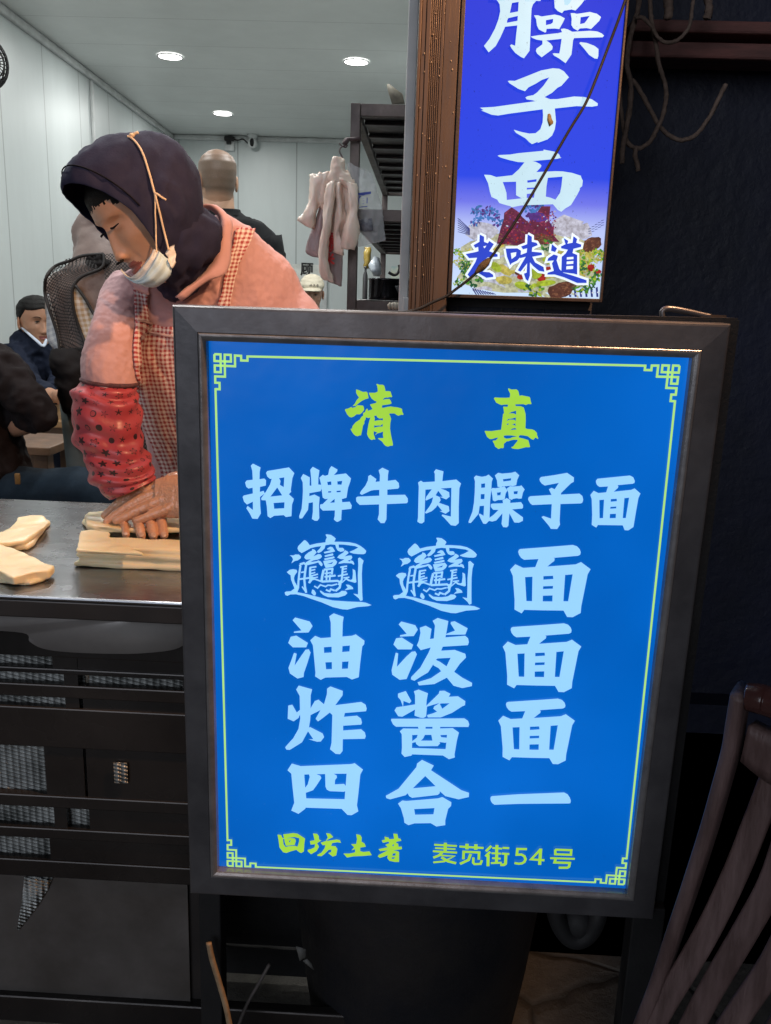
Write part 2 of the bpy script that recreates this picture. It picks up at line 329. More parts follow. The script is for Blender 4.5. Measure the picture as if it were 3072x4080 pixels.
MENU_POLY=[['y','qing',[[(18952,7962),(19263,8038),(19664,8199),(20060,8163),(20174,8312),(20276,8837),(19903,8961),(19598,9127),(19294,9359),(18947,9682),(18615,9717),(18854,9464),(19022,9104),(19280,8786),(19099,8572),(18960,8313)]]],['y','qing',[[(17846,10079),(18156,10001),(18507,9810),(18575,9918),(18906,9817),(19101,9610),(19433,9620),(19721,9631),(19815,9827),(19844,10093),(19629,10367),(19411,10554),(19056,10567),(18795,10800),(18530,10922),(18307,10863),(18079,10627),(17849,10212)]]],['y','qing',[[(21050,7359),(21137,7304),(21359,7392),(21710,7379),(21867,7461),(21989,7850),(22016,8025),(22390,8020),(22568,8070),(22643,8353),(22738,8548),(22697,8637),(22520,8622),(22236,8698),(22103,8681),(21885,8777),(21779,8891),(21846,8933),(22065,8859),(22461,8835),(22599,9015),(22705,9276),(22522,9372),(22127,9453),(21731,9512),(21695,9779),(21916,9771),(22267,9669),(22619,9611),(22885,9646),(23284,9675),(23640,9750),(23820,9832),(23852,10119),(23994,10380),(23953,10448),(23753,10434),(23447,10557),(23267,10474),(23041,10327),(22554,10346),(22469,10438),(22560,10523),(22706,10919),(22634,11413),(22629,11951),(22712,12442),(22818,12933),(22944,13380),(23000,13694),(22935,13765),(22712,13774),(22491,13873),(22221,13816),(22037,13642),(21850,13377),(21576,13185),(21394,13079),(21437,13009),(21749,12997),(21971,12966),(21894,12653),(21906,12293),(21597,12417),(21288,12519),(21137,12683),(21092,12662),(21285,12407),(20925,12286),(20911,12602),(21032,12912),(21105,13135),(21062,13182),(20949,13141),(20728,13240),(20547,13157),(20362,12939),(20220,12628),(20254,12222),(20329,11680),(20407,11275),(20529,10846),(20309,10912),(20040,10833),(20023,11021),(19896,11294),(19902,11518),(19773,11702),(19715,12063),(19657,12425),(19576,12789),(19420,12795),(19244,12892),(19019,12856),(18792,12684),(18607,12421),(18468,12156),(18489,12110),(18601,12129),(18683,11789),(18987,11418),(19425,11111),(19552,10861),(19769,10674),(19741,10408),(19938,10311),(20063,9995),(20172,9925),(20241,10011),(20222,10167),(20727,9970),(20634,9797),(20449,9515),(20535,9446),(20931,9343),(21127,9247),(21102,9137),(20923,9078),(20608,8869),(20423,8567),(20283,8264),(20415,8259),(20943,8240),(21226,8098),(21195,7792),(21143,7531)],[(20902,10698),(21144,10599),(21238,10796),(21464,10922),(21840,10885),(21847,11108),(21602,11073),(21248,11131),(20961,11209),(20998,10939)],[(20952,11657),(21175,11693),(21397,11662),(21620,11676),(21836,11466),(21836,11757),(21534,11769),(21224,11825),(20959,11925)]]],['y','zhen',[[(34705,7293),(34792,7281),(35060,7389),(35579,7348),(35764,7494),(35846,7730),(35931,8011),(36144,7947),(36541,8011),(36981,8082),(37056,8210),(37122,8514),(37229,8773),(37189,8828),(36904,8808),(36651,8927),(36383,8849),(35601,8900),(35541,8990),(35657,9074),(36138,9078),(36452,9198),(36587,9546),(36699,9894),(36764,10600),(36784,11355),(36966,11437),(37495,11461),(37766,11562),(38027,11820),(38043,12021),(38202,12372),(38163,12441),(37909,12294),(37686,12549),(37436,12447),(37109,12191),(36619,12121),(36266,12112),(36143,12251),(36197,12383),(36643,12456),(37184,12614),(37297,12946),(37411,13302),(37371,13357),(36974,13364),(36585,13492),(36194,13598),(35795,13591),(35526,13534),(35452,13424),(35646,13349),(35846,13048),(36087,12702),(35993,12616),(35596,12631),(35250,12735),(35122,12807),(34946,12814),(34655,13095),(34676,13410),(34620,13570),(34376,13557),(34118,13680),(33978,13573),(33770,13446),(33640,13135),(33468,12872),(33530,12802),(33793,12769),(33957,12561),(33994,12447),(33689,12526),(33430,12626),(33167,12659),(32843,12425),(32690,12094),(32566,11875),(32606,11807),(33290,11803),(33857,11691),(34271,11631),(34305,11139),(34333,10560),(34361,9983),(34461,9847),(34391,9452),(34330,9190),(34439,9186),(34790,9194),(34817,8951),(34468,8965),(34122,9021),(33898,8942),(33583,8800),(33438,8586),(33315,8371),(33396,8267),(33986,8280),(34596,8258),(34943,8223),(34967,7938),(34933,7764),(34760,7465)],[(34925,9895),(35219,9707),(35477,9631),(35690,9557),(35720,9976),(35492,9852),(35184,9841)],[(34780,10676),(34920,10471),(35354,10388),(35718,10263),(35724,10662),(35582,10512),(35098,10509)],[(35332,11033),(35717,10885),(35739,11195),(35575,11046)],[(34784,11054),(34908,10938),(35063,10954),(34917,11071)],[(35218,11616),(35427,11452),(35729,11374),(35894,11523),(35522,11560)],[(34577,12245),(34860,12189),(35389,12178),(36011,12256),(35881,12284),(35490,12366),(35299,12486),(34884,12547),(34634,12444)]]],['w','zhao',[[(7833,16537),(8062,16297),(8879,16679),(8785,17169),(8758,17983),(9272,17880),(9465,18070),(9440,18654),(8810,18821),(8784,19384),(9209,19249),(9322,19537),(8803,19947),(8821,20913),(8885,21800),(8523,22422),(7945,22412),(7672,21852),(7297,21274),(7449,21007),(8022,21445),(8018,20498),(7381,20856),(7073,20574),(6906,20050),(7023,19869),(8025,19592),(8007,18948),(7548,19060),(7320,18883),(7199,18420),(7361,18180),(8026,18071),(7988,17086)]]],['w','zhao',[[(9469,17257),(9617,17043),(11948,16555),(12519,17156),(12316,17720),(12150,19009),(12185,19242),(11934,19510),(12474,19992),(12418,20289),(12282,20648),(12229,21953),(11619,22074),(11388,21870),(10350,21986),(9922,22267),(9623,22065),(9546,21001),(9434,20297),(8974,20293),(8929,20083),(9437,19357),(9898,18519),(10094,17870),(9900,17901),(9615,17657)],[(10869,17780),(11439,17664),(11384,18749),(10961,18510),(11041,18064)],[(9929,19864),(10675,18813),(11213,19669)],[(10272,20556),(11466,20423),(11444,21097),(10351,21203)]]],['w','pai',[[(13227,17660),(13485,17209),(14192,17551),(14178,18458),(14372,18473),(14341,17637),(14241,16716),(14499,16382),(15217,16734),(15113,17605),(15110,18303),(15429,18324),(15469,18754),(15358,19027),(14163,19299),(14154,19628),(14724,19428),(15275,19698),(15217,20641),(15269,22060),(15076,22341),(14789,22354),(14465,22177),(14560,21378),(14561,20292),(14092,20394),(14030,21164),(13405,22140),(13117,22176),(13070,21917),(13340,21076),(13425,20011),(13464,19071),(13435,18139)]]],['w','pai',[[(15226,17543),(15585,17215),(15836,17321),(16175,17191),(16279,16575),(16500,16221),(17162,16574),(17109,16807),(16776,17190),(18074,16963),(18617,17485),(18546,17870),(18332,18518),(18184,19634),(17674,19808),(17738,20158),(18535,20065),(18772,20490),(18723,20846),(17697,21008),(17657,21956),(17682,22098),(17320,22363),(17147,22359),(16856,22133),(16942,21750),(16954,21098),(15637,21178),(15346,20872),(15342,20518),(15627,20447),(16191,19835),(15906,19883),(15618,19742),(15493,18870),(15429,18289)],[(16073,17972),(16503,17896),(16532,18279),(16146,18330)],[(17161,17869),(17693,17789),(17622,18222),(17190,18217)],[(16179,19016),(16520,18967),(16522,19119),(16204,19167)],[(17088,18920),(17543,18866),(17546,19041),(17114,19082)],[(16403,20273),(16898,19806),(16916,20216)]]],['w','niu',[[(21563,16475),(21949,16172),(22634,16466),(22571,16953),(22569,17588),(23400,17450),(23750,17771),(23821,18197),(23715,18387),(22554,18552),(22574,19157),(24475,19042),(24772,19415),(24811,19823),(24680,19969),(22549,20153),(22558,21863),(22365,22287),(21965,22304),(21609,21904),(21740,21307),(21720,20224),(19626,20371),(19252,20000),(19220,19591),(19377,19467),(21714,19263),(21695,18611),(21118,18658),(20779,18742),(19827,19249),(19618,19106),(19704,18869),(20198,18208),(20443,17618),(20476,17154),(20698,17006),(21343,17442),(21262,17758),(21712,17681),(21714,16988)]]],['w','rou',[[(25820,17630),(26109,17428),(26373,17582),(27599,17458),(27560,16611),(27462,16410),(27657,16115),(28467,16304),(28424,16740),(28399,17383),(29872,17141),(30391,17548),(30244,18108),(30288,20145),(30384,21950),(30059,22260),(29552,22214),(28797,21427),(28510,21187),(28576,21058),(29503,21254),(29465,20180),(29397,18061),(28237,18192),(28809,18375),(29181,18567),(29247,19063),(28899,19369),(28200,19107),(28522,19093),(28007,18450),(27749,18959),(28202,19148),(28314,19477),(28151,19776),(29218,20107),(29310,20648),(28920,20959),(28259,20693),(28558,20680),(28001,20033),(27851,20291),(27425,20729),(26829,21023),(26687,20929),(27121,20280),(27381,19767),(27492,19178),(27161,19359),(26782,19567),(26683,19529),(26764,19167),(27316,18313),(26633,18383),(26642,19131),(26653,20720),(26665,21942),(26430,22147),(26185,22140),(25917,21974),(25971,21507),(25947,20330),(25911,18081)]]],['w','sao',[[(31738,16851),(31925,16621),(32571,16734),(33005,16635),(33258,16460),(33739,16867),(33641,17225),(33650,18008),(33603,19170),(33647,21176),(33652,21512),(33327,21898),(33027,21894),(32729,21384),(32481,20890),(32571,20777),(33006,21019),(32986,19888),(32522,19950),(32452,20807),(31702,21850),(31460,21877),(31428,21735),(31792,20584),(31895,19576),(31909,18411),(31866,17257)],[(32537,17493),(32950,17434),(32962,17896),(32563,17937)],[(32565,18633),(32964,18599),(32982,19155),(32582,19189)]]],['w','sao',[[(33933,16531),(34257,16231),(34700,16295),(35648,16174),(36060,16035),(36500,16409),(36320,16909),(36257,17487),(35867,17627),(35704,17576),(34792,17696),(34639,17801),(34290,17733),(34192,17079)],[(34804,16905),(35687,16754),(35642,17019),(34876,17149)]]],['w','sao',[[(33629,18050),(33764,17904),(34086,17923),(35031,17686),(35355,18102),(35202,18439),(35144,19022),(34928,19156),(34409,19203),(34113,19357),(33890,19266),(33801,18747)],[(34260,18396),(34688,18312),(34662,18652),(34337,18708)]]],['w','sao',[[(35287,17923),(35628,17637),(35830,17669),(36624,17595),(36818,17505),(37184,17926),(37033,18280),(36936,18930),(36682,18974),(36398,18928),(36043,19009),(35891,19132),(35602,19020),(35476,18345)],[(36027,18198),(36479,18138),(36446,18470),(36088,18501)]]],['w','sao',[[(34931,19198),(35357,18955),(35756,19163),(35754,19479),(36909,19338),(37132,19645),(37153,19936),(37080,20040),(36003,20178),(37231,21021),(37242,21399),(36830,21627),(36345,21623),(36070,21155),(35751,20624),(35737,21254),(35740,22012),(35575,22205),(35185,22189),(34984,21834),(35012,21285),(35003,20656),(34394,21480),(33958,21626),(33630,21556),(33649,21218),(34034,20907),(34576,20297),(33996,20305),(33719,19999),(33701,19708),(33873,19634),(34994,19544)]]],['w','zi',[[(38667,16702),(38812,16508),(40182,16248),(41522,15948),(42275,16407),(42300,16881),(41999,17073),(41056,18166),(41069,18331),(43007,18142),(43349,18400),(43465,18809),(43411,19102),(43261,19208),(41099,19366),(41166,21243),(41241,21660),(40983,22152),(40298,22165),(40114,21878),(39206,20891),(39407,20773),(40232,21031),(40183,19421),(38127,19600),(37873,19419),(37646,19055),(37651,18806),(37817,18658),(40078,18414),(39750,17808),(40015,17632),(40362,17783),(40742,17068),(39280,17416),(38947,17224),(38726,16946)]]],['w','mian_s',[[(44621,16662),(44760,16452),(48111,15964),(48483,16136),(48683,16535),(48665,16740),(48516,16828),(46917,17058),(47026,17193),(46987,17359),(46593,17786),(48389,17514),(48751,17335),(49416,17857),(49255,18358),(49154,19895),(49065,21571),(48554,21972),(48168,21964),(47914,21437),(45274,21510),(45125,21810),(44617,21530),(44571,20426),(44356,18689),(44171,18242),(44486,17775),(45008,18001),(45808,17885),(45944,17238),(45056,17324),(44785,17147),(44640,16866)],[(45175,18754),(45663,18692),(45745,20726),(45380,20759)],[(46371,18604),(46985,18537),(47028,18808),(46383,18893)],[(46414,19455),(47029,19388),(47034,19595),(46402,19664)],[(46435,20245),(47068,20185),(47092,20668),(46456,20712)],[(47786,18437),(48279,18366),(48151,20622),(47833,20636)]]],['w','mian',[[(36996,24914),(37048,24671),(37240,24573),(40398,24180),(42812,23863),(43278,24004),(43589,24318),(43720,24641),(43698,24912),(43484,25059),(40839,25419),(40986,25473),(40964,25757),(40713,25979),(40264,26435),(43287,26055),(43859,25764),(44954,26528),(44695,27128),(44517,28965),(44332,30884),(44336,31647),(43503,32185),(42895,32184),(42439,31452),(40290,31531),(38117,31573),(37875,32003),(37055,31593),(36996,30491),(36600,27685),(36264,26988),(36776,26340),(37668,26711),(38969,26561),(39241,25624),(37698,25779),(37370,25588),(37119,25269)],[(37945,27756),(38743,27677),(38910,30524),(38291,30535)],[(39923,27561),(40959,27465),(41034,27832),(39954,27968)],[(39985,28731),(41059,28638),(41068,28956),(39999,29061)],[(40041,29822),(41102,29741),(41130,30449),(40081,30487)],[(42264,27313),(43073,27203),(42854,30348),(42336,30361)]]],['w','you',[[(12407,34061),(12693,33713),(14330,34107),(14662,34650),(14211,35443),(12544,35567),(12570,35425),(13422,35243)]]],['w','you',[[(11917,36826),(12204,36063),(12835,35890),(14156,36714),(13963,37262),(12446,37338)]]],['w','you',[[(12581,37999),(12886,38098),(12655,39568),(13377,38386),(13900,37549),(14269,37487),(14470,37875),(14111,39207),(13723,40448),(13700,40926),(12995,41165),(12127,40574),(11952,39892),(12254,39015)]]],['w','you',[[(14417,36376),(14963,35813),(15622,36048),(16749,35907),(16708,34130),(16527,33374),(17016,33003),(18142,33365),(18051,34065),(18043,35745),(19127,35592),(19541,35404),(20539,36113),(20524,36536),(20308,36830),(20122,38899),(20004,40627),(19243,40955),(18640,40669),(16187,40869),(15659,41186),(15016,40785),(15051,40308),(14857,38311),(14725,36968)],[(15965,37147),(16845,37032),(16869,37740),(16014,37840)],[(18078,36899),(18916,36786),(18879,37510),(18052,37623)],[(16161,38987),(16901,38921),(16927,39779),(16266,39842)],[(18075,38818),(18799,38738),(18751,39628),(18065,39692)]]],['w','po',[[(24319,33967),(24605,33606),(26175,33973),(26481,34487),(26058,35277),(24514,35423),(24534,35254),(25269,35064)]]],['w','po',[[(23818,36414),(24092,35655),(24739,35524),(26035,36331),(25875,36903),(24335,36980)]]],['w','po',[[(24113,37388),(24391,37473),(24304,39113),(25346,37779),(25912,37183),(26302,37121),(26499,37465),(25924,39173),(25451,40560),(24664,40702),(23811,40113),(23714,39573),(23925,38420)]]],['w','po',[[(30121,33406),(30541,33302),(32029,34075),(31812,34824),(29657,34986),(29676,34860),(30638,34422),(30106,33614)]]],['w','po',[[(26693,34268),(27342,34000),(28005,34343),(27891,35564),(28317,35486),(28374,33907),(28091,33366),(28630,33008),(29832,33309),(29728,34328),(29606,35282),(31795,34978),(32134,35255),(32252,35739),(32155,36094),(29363,36417),(29204,36918),(30720,36743),(31941,37161),(32031,37609),(31394,38393),(30794,39422),(31748,40089),(32896,40675),(32893,41078),(31818,41380),(30817,41144),(30005,40179),(28637,41042),(26893,41307),(26719,40926),(28210,40344),(29325,39427),(29005,39043),(28441,38758),(28395,38618),(27850,39646),(27084,40187),(26343,40758),(25954,40606),(25969,40317),(26947,39120),(27809,37229),(28015,36583),(26909,36964),(26456,36422),(26642,35879),(26796,34890)],[(28658,38064),(28819,37886),(30314,37725),(29910,38797),(29166,38294)]]],['w','zha',[[(12847,42560),(13139,42049),(14691,42433),(14525,43201),(14527,44846),(15001,43908),(15427,43695),(16077,44247),(16394,42956),(16411,42256),(16780,41960),(18214,42452),(18198,43006),(17378,44295),(20350,43725),(20865,44035),(21012,44541),(20940,44869),(18508,45222),(18410,45715),(19923,45485),(20374,45830),(20507,46342),(20420,46599),(18338,46862),(18350,47473),(20434,47194),(20875,47587),(20995,48059),(20896,48395),(18330,48597),(18332,50136),(18041,50562),(17523,50545),(16861,49992),(17025,49152),(17063,45566),(16763,45257),(15700,46233),(15406,46472),(15132,46145),(15684,45005),(15017,45410),(14535,45703),(14488,46448),(14360,47319),(14495,47237),(15965,47979),(16147,48448),(15761,49042),(15327,49096),(14306,48822),(14889,48789),(14256,47803),(13562,49270),(12136,50333),(11726,50326),(11589,50015),(12539,48799),(13144,47565),(13338,46213),(13308,45695),(13135,46150),(12570,46612),(11880,46322),(11917,45252),(11943,44631),(12413,44503),(12929,45464),(13304,45104),(13253,43342)]]],['w','jiang',[[(24545,42451),(25421,42086),(26105,43316),(25916,43589),(25202,43335),(25187,44023),(26545,43701),(26500,42566),(26347,42066),(26867,41821),(27956,42227),(27847,43077),(27839,43807),(29198,42205),(29249,41869),(29814,41810),(30518,42164),(30339,42537),(31390,42423),(32253,42987),(32242,43498),(31919,43661),(30837,44525),(29539,45184),(28076,45263),(27970,44974),(28652,44717),(29106,44472),(28651,44130),(28744,43832),(29065,43595),(29319,43363),(27923,43905),(27872,45157),(27547,45366),(27212,45340),(26536,45126),(26571,44345),(25142,45334),(24672,45301),(24220,44589),(24433,44181),(25160,44024),(24865,43236),(24561,42887)],[(29366,43506),(29455,43428),(30485,43344),(29686,44089)]]],['w','jiang',[[(23882,45669),(32266,45153),(32708,45453),(32866,45888),(32791,46217),(24452,46645),(24107,46367),(23862,45862)]]],['w','jiang',[[(26963,46433),(27858,46384),(27872,46710),(28673,46666),(28659,46340),(29527,46337),(29566,46587),(31003,46463),(31739,46987),(31553,48041),(31379,49852),(31439,50226),(30765,50491),(30041,50049),(26438,50102),(26404,50255),(25601,50497),(25220,50080),(25246,49294),(25156,47575),(24915,47215),(25290,46822),(27070,46754)],[(26367,47612),(27009,47547),(26917,47925),(26398,48403)],[(26407,48627),(26805,48485),(26884,48751),(27231,49002),(29379,48866),(29631,48522),(29555,48332),(30229,48384),(30361,48331),(30310,49205),(26406,49274)],[(27839,47501),(28575,47460),(28743,48197),(27402,48272),(27658,47959)],[(29606,47432),(30380,47360),(30372,47733),(29726,47694)]]],['w','si',[[(11869,53029),(12388,52109),(13446,52386),(19319,51790),(19793,51640),(20780,52424),(20482,53101),(20300,55819),(20181,57233),(20366,58039),(19575,58607),(19075,58590),(18366,57813),(14065,57913),(14011,58074),(13208,58802),(12342,58411),(12700,57334),(12497,55344),(12324,53450)],[(13865,53484),(14414,53421),(14514,53755),(14288,54773),(13989,55226)],[(15307,53354),(16335,53264),(16399,54960),(16570,55339),(16917,55520),(18571,55501),(18749,55413),(18701,56491),(14124,56653),(14063,55907),(14916,55514),(15323,54868),(15889,53829),(15762,53528)],[(17335,53175),(18867,53072),(18790,54696),(18592,54444),(17495,54586),(17513,53997),(17740,53645),(17681,53371)]]],['w','he',[[(27032,51729),(27081,51270),(27642,50752),(29052,51415),(28741,52043),(32437,54483),(33338,54770),(33342,55327),(32162,55707),(30573,55367),(29901,54756),(29914,55018),(29679,55265),(26691,55830),(26341,55648),(26120,55242),(25925,55518),(24095,56186),(23650,56057),(23558,55751),(25032,54717)],[(28111,52844),(29380,54122),(26709,54557)]]],['w','he',[[(25048,56707),(25540,56257),(26023,56290),(29701,55729),(30238,55511),(31336,56145),(31321,56645),(30999,57055),(30734,58642),(30765,59272),(29714,59526),(29031,59109),(27103,59258),(26394,59539),(25899,59252),(25807,58625),(25414,57312)],[(26984,57327),(29392,57042),(29294,57895),(27124,58073)]]],['w','yi',[[(35881,55402),(35917,55139),(36074,55040),(39049,54619),(44404,54067),(44811,54279),(45104,54669),(45255,55068),(45261,55365),(45141,55483),(40570,55793),(39204,55890),(36408,56176),(36134,55983),(35952,55696)]]],['y','hui',[[(10689,61803),(11124,61832),(11289,62231),(11464,62254),(11386,61705),(11946,61615),(12574,61466),(13106,61522),(13591,61845),(14028,62150),(13937,62933),(13896,63938),(13606,64180),(13412,64136),(12972,63773),(12293,64039),(11759,64296),(11369,64209),(10931,63566),(10805,62461)],[(11348,62372),(11416,63090),(11660,63464),(12048,63329),(12824,63225),(13116,63340),(13305,62639),(13322,62139),(12770,62007),(12045,62162),(11561,62358)]]],['y','hui',[[(11512,62328),(12238,62172),(12800,62226),(12918,62552),(12775,63116),(11708,63294),(11561,62747)],[(12046,62606),(12288,62458),(12192,62797)]]],['y','fang',[[(14987,61373),(15469,61398),(15694,61715),(15719,62156),(16011,62304),(15723,62489),(15484,62725),(15731,63155),(15447,63785),(14773,64275),(14381,63908),(14360,63686),(14766,63549),(15200,63299),(15243,62851),(14712,62940),(14611,62447),(15189,62300)]]],['y','fang',[[(16556,61221),(17057,61278),(17430,61719),(16876,62029),(16590,62324),(17840,62025),(18227,62089),(18378,62468),(17943,62406),(17318,62556),(17179,62953),(17711,62975),(17959,63349),(17830,64250),(17396,64445),(16856,63976),(17193,63843),(17235,63450),(16898,63527),(16421,64115),(16038,64475),(15552,64449),(15531,64305),(16032,63972),(16411,63335),(16501,62884),(16164,62927),(15917,62587),(16542,62327),(16776,61814)]]],['y','tu',[[(20182,61196),(20664,61276),(20864,61617),(20830,62171),(21221,62424),(21377,62858),(20706,63011),(20718,63510),(21106,63598),(21827,63463),(22131,63979),(21072,64158),(19914,64286),(19143,64503),(18697,63972),(19422,63926),(20094,63717),(20104,63271),(19654,63466),(19982,63023),(19587,62603),(20213,62542),(20293,61873)]]],['y','zhu',[[(24631,60834),(25110,60859),(25246,61456),(25516,61494),(25622,61763),(25099,61906),(24961,62081),(25252,62173),(25316,62612),(25698,62555),(25740,62918),(24996,63076),(24711,63204),(25096,63180),(25409,63327),(25458,64719),(24957,64751),(24276,64626),(24023,64251),(24058,63858),(23584,64111),(23107,64308),(22859,64101),(22997,63869),(24037,63191),(23461,63283),(23126,63359),(22926,63094),(24022,62748),(23724,62434),(24196,62183),(24093,61969),(23427,62176),(23273,61854),(23653,61720),(23593,61316),(24075,61418),(24178,61632),(24751,61542)],[(24541,62439),(24775,62258),(24691,62618)],[(24647,63598),(25011,63519),(24974,63856),(24619,63912)],[(24550,64139),(24934,64081),(24845,64310),(24556,64329)]]],['w','biang',[[(15964,23883),(16121,23844),(16560,23889),(16940,24133),(17099,24289),(16949,24655),(17576,24627),(18643,24645),(19336,24778),(19843,25017),(20226,25295),(20465,25547),(20397,25813),(20180,25934),(19614,25947),(19047,25906),(18667,25792),(18634,25728),(19101,25509),(19596,25192),(19216,25045),(18021,24935),(17425,24942),(17463,25320),(17903,25314),(18063,25490),(18004,25690),(17660,25771),(17343,25654),(17148,25334),(17067,24997),(16577,24966),(15981,25091),(15892,25456),(15519,25868),(15237,26012),(15046,25922),(15139,25753),(15388,25479),(15511,25211),(14882,25337),(14380,25491),(13815,25845),(13375,26109),(13057,25912),(12910,25590),(12991,25323),(13304,24981),(13616,24640),(13774,24633),(13996,24819),(14251,25169),(15004,24938),(15976,24764),(16004,24468),(16126,24202)]]],['w','biang',[[(12048,26420),(12459,26434),(12680,26306),(13060,26295),(13314,26528),(13252,26729),(12937,26975),(12620,27056),(12241,27352),(12429,26866),(12302,26607)]]],['w','biang',[[(14538,25583),(14823,25669),(15015,25956),(14891,26127),(14673,26433),(15207,26145),(15459,26167),(15620,26391),(15465,26629),(15151,26776),(14646,26898),(14331,27111),(15026,26980),(15215,26872),(15469,26960),(15694,27248),(15666,27481),(15539,27520),(15347,27330),(15218,27104),(14650,27295),(13955,27493),(13763,27336),(13888,27131),(14392,26777),(13886,26833),(13663,26644),(13755,26343),(14132,25996),(14508,25781)]]],['w','biang',[[(18127,25553),(18445,25703),(18543,25863),(18110,26278),(18549,26159),(18863,26145),(18963,26371),(18810,26609),(18435,26759),(18689,26846),(18780,26677),(19066,26796),(19200,27121),(19107,27191),(18882,27036),(18062,27040),(17464,27167),(17493,27000),(18116,26608),(17675,26595),(17293,26447),(17478,26175),(17975,25823)]]],['w','biang',[[(16144,25478),(16518,25231),(16770,25286),(17061,25733),(16779,25844),(15899,26035),(15803,25888),(16461,25661),(16586,25557),(16208,25560)]]],['w','biang',[[(15884,26280),(16781,25976),(16897,26135),(16785,26239),(15968,26428)]]],['w','biang',[[(15844,26645),(16913,26332),(17029,26492),(16791,26615),(15942,26826)]]],['w','biang',[[(15753,26914),(17045,26656),(17302,26942),(17181,27246),(16838,27561),(16049,27710),(15886,27372)],[(16169,27259),(16860,26963),(16737,27200)]]],['w','biang',[[(19023,27693),(19311,27846),(19387,28408),(19469,29207),(19312,29281),(18672,29076),(19017,28893),(19066,28223)]]],['w','biang',[[(19594,26442),(19780,26321),(20211,26678),(20085,27180),(20048,28245),(20116,29713),(20151,30384),(20218,31293),(19966,31393),(19767,31078),(19149,30566),(19693,30642),(19671,29734),(19608,28398),(19643,27200)]]],['w','biang',[[(14584,30276),(14809,30366),(15004,30695),(14943,30968),(14751,30977),(14492,30685)]]],['w','biang',[[(15415,30371),(15575,30398),(15962,30649),(16856,30675),(17555,30540),(17870,30290),(18316,30302),(18499,30530),(18262,30811),(17501,31084),(16351,31104),(15837,30892),(15514,30603)]]],['w','biang',[[(18300,29530),(18682,29545),(19069,29796),(19150,30027),(18757,30079),(18187,30207),(18530,29855)]]],['w','biang',[[(11736,28395),(12053,28113),(12434,28029),(12816,28078),(12893,28308),(12628,28721),(12534,29060),(12600,29460),(12954,30049),(12893,30592),(12861,30694),(13982,30878),(15586,31242),(16869,31487),(18468,31532),(20064,31524),(20576,31581),(21221,31822),(20842,31976),(19632,32136),(18551,32494),(17975,32488),(16881,32268),(15592,31751),(14435,31399),(13664,31130),(12767,30949),(12126,31000),(11806,31184),(11581,31093),(11498,30793),(11677,30683),(12189,30625),(12603,30268),(12442,29871),(12216,29276),(12151,28743),(11927,28586)]]]]
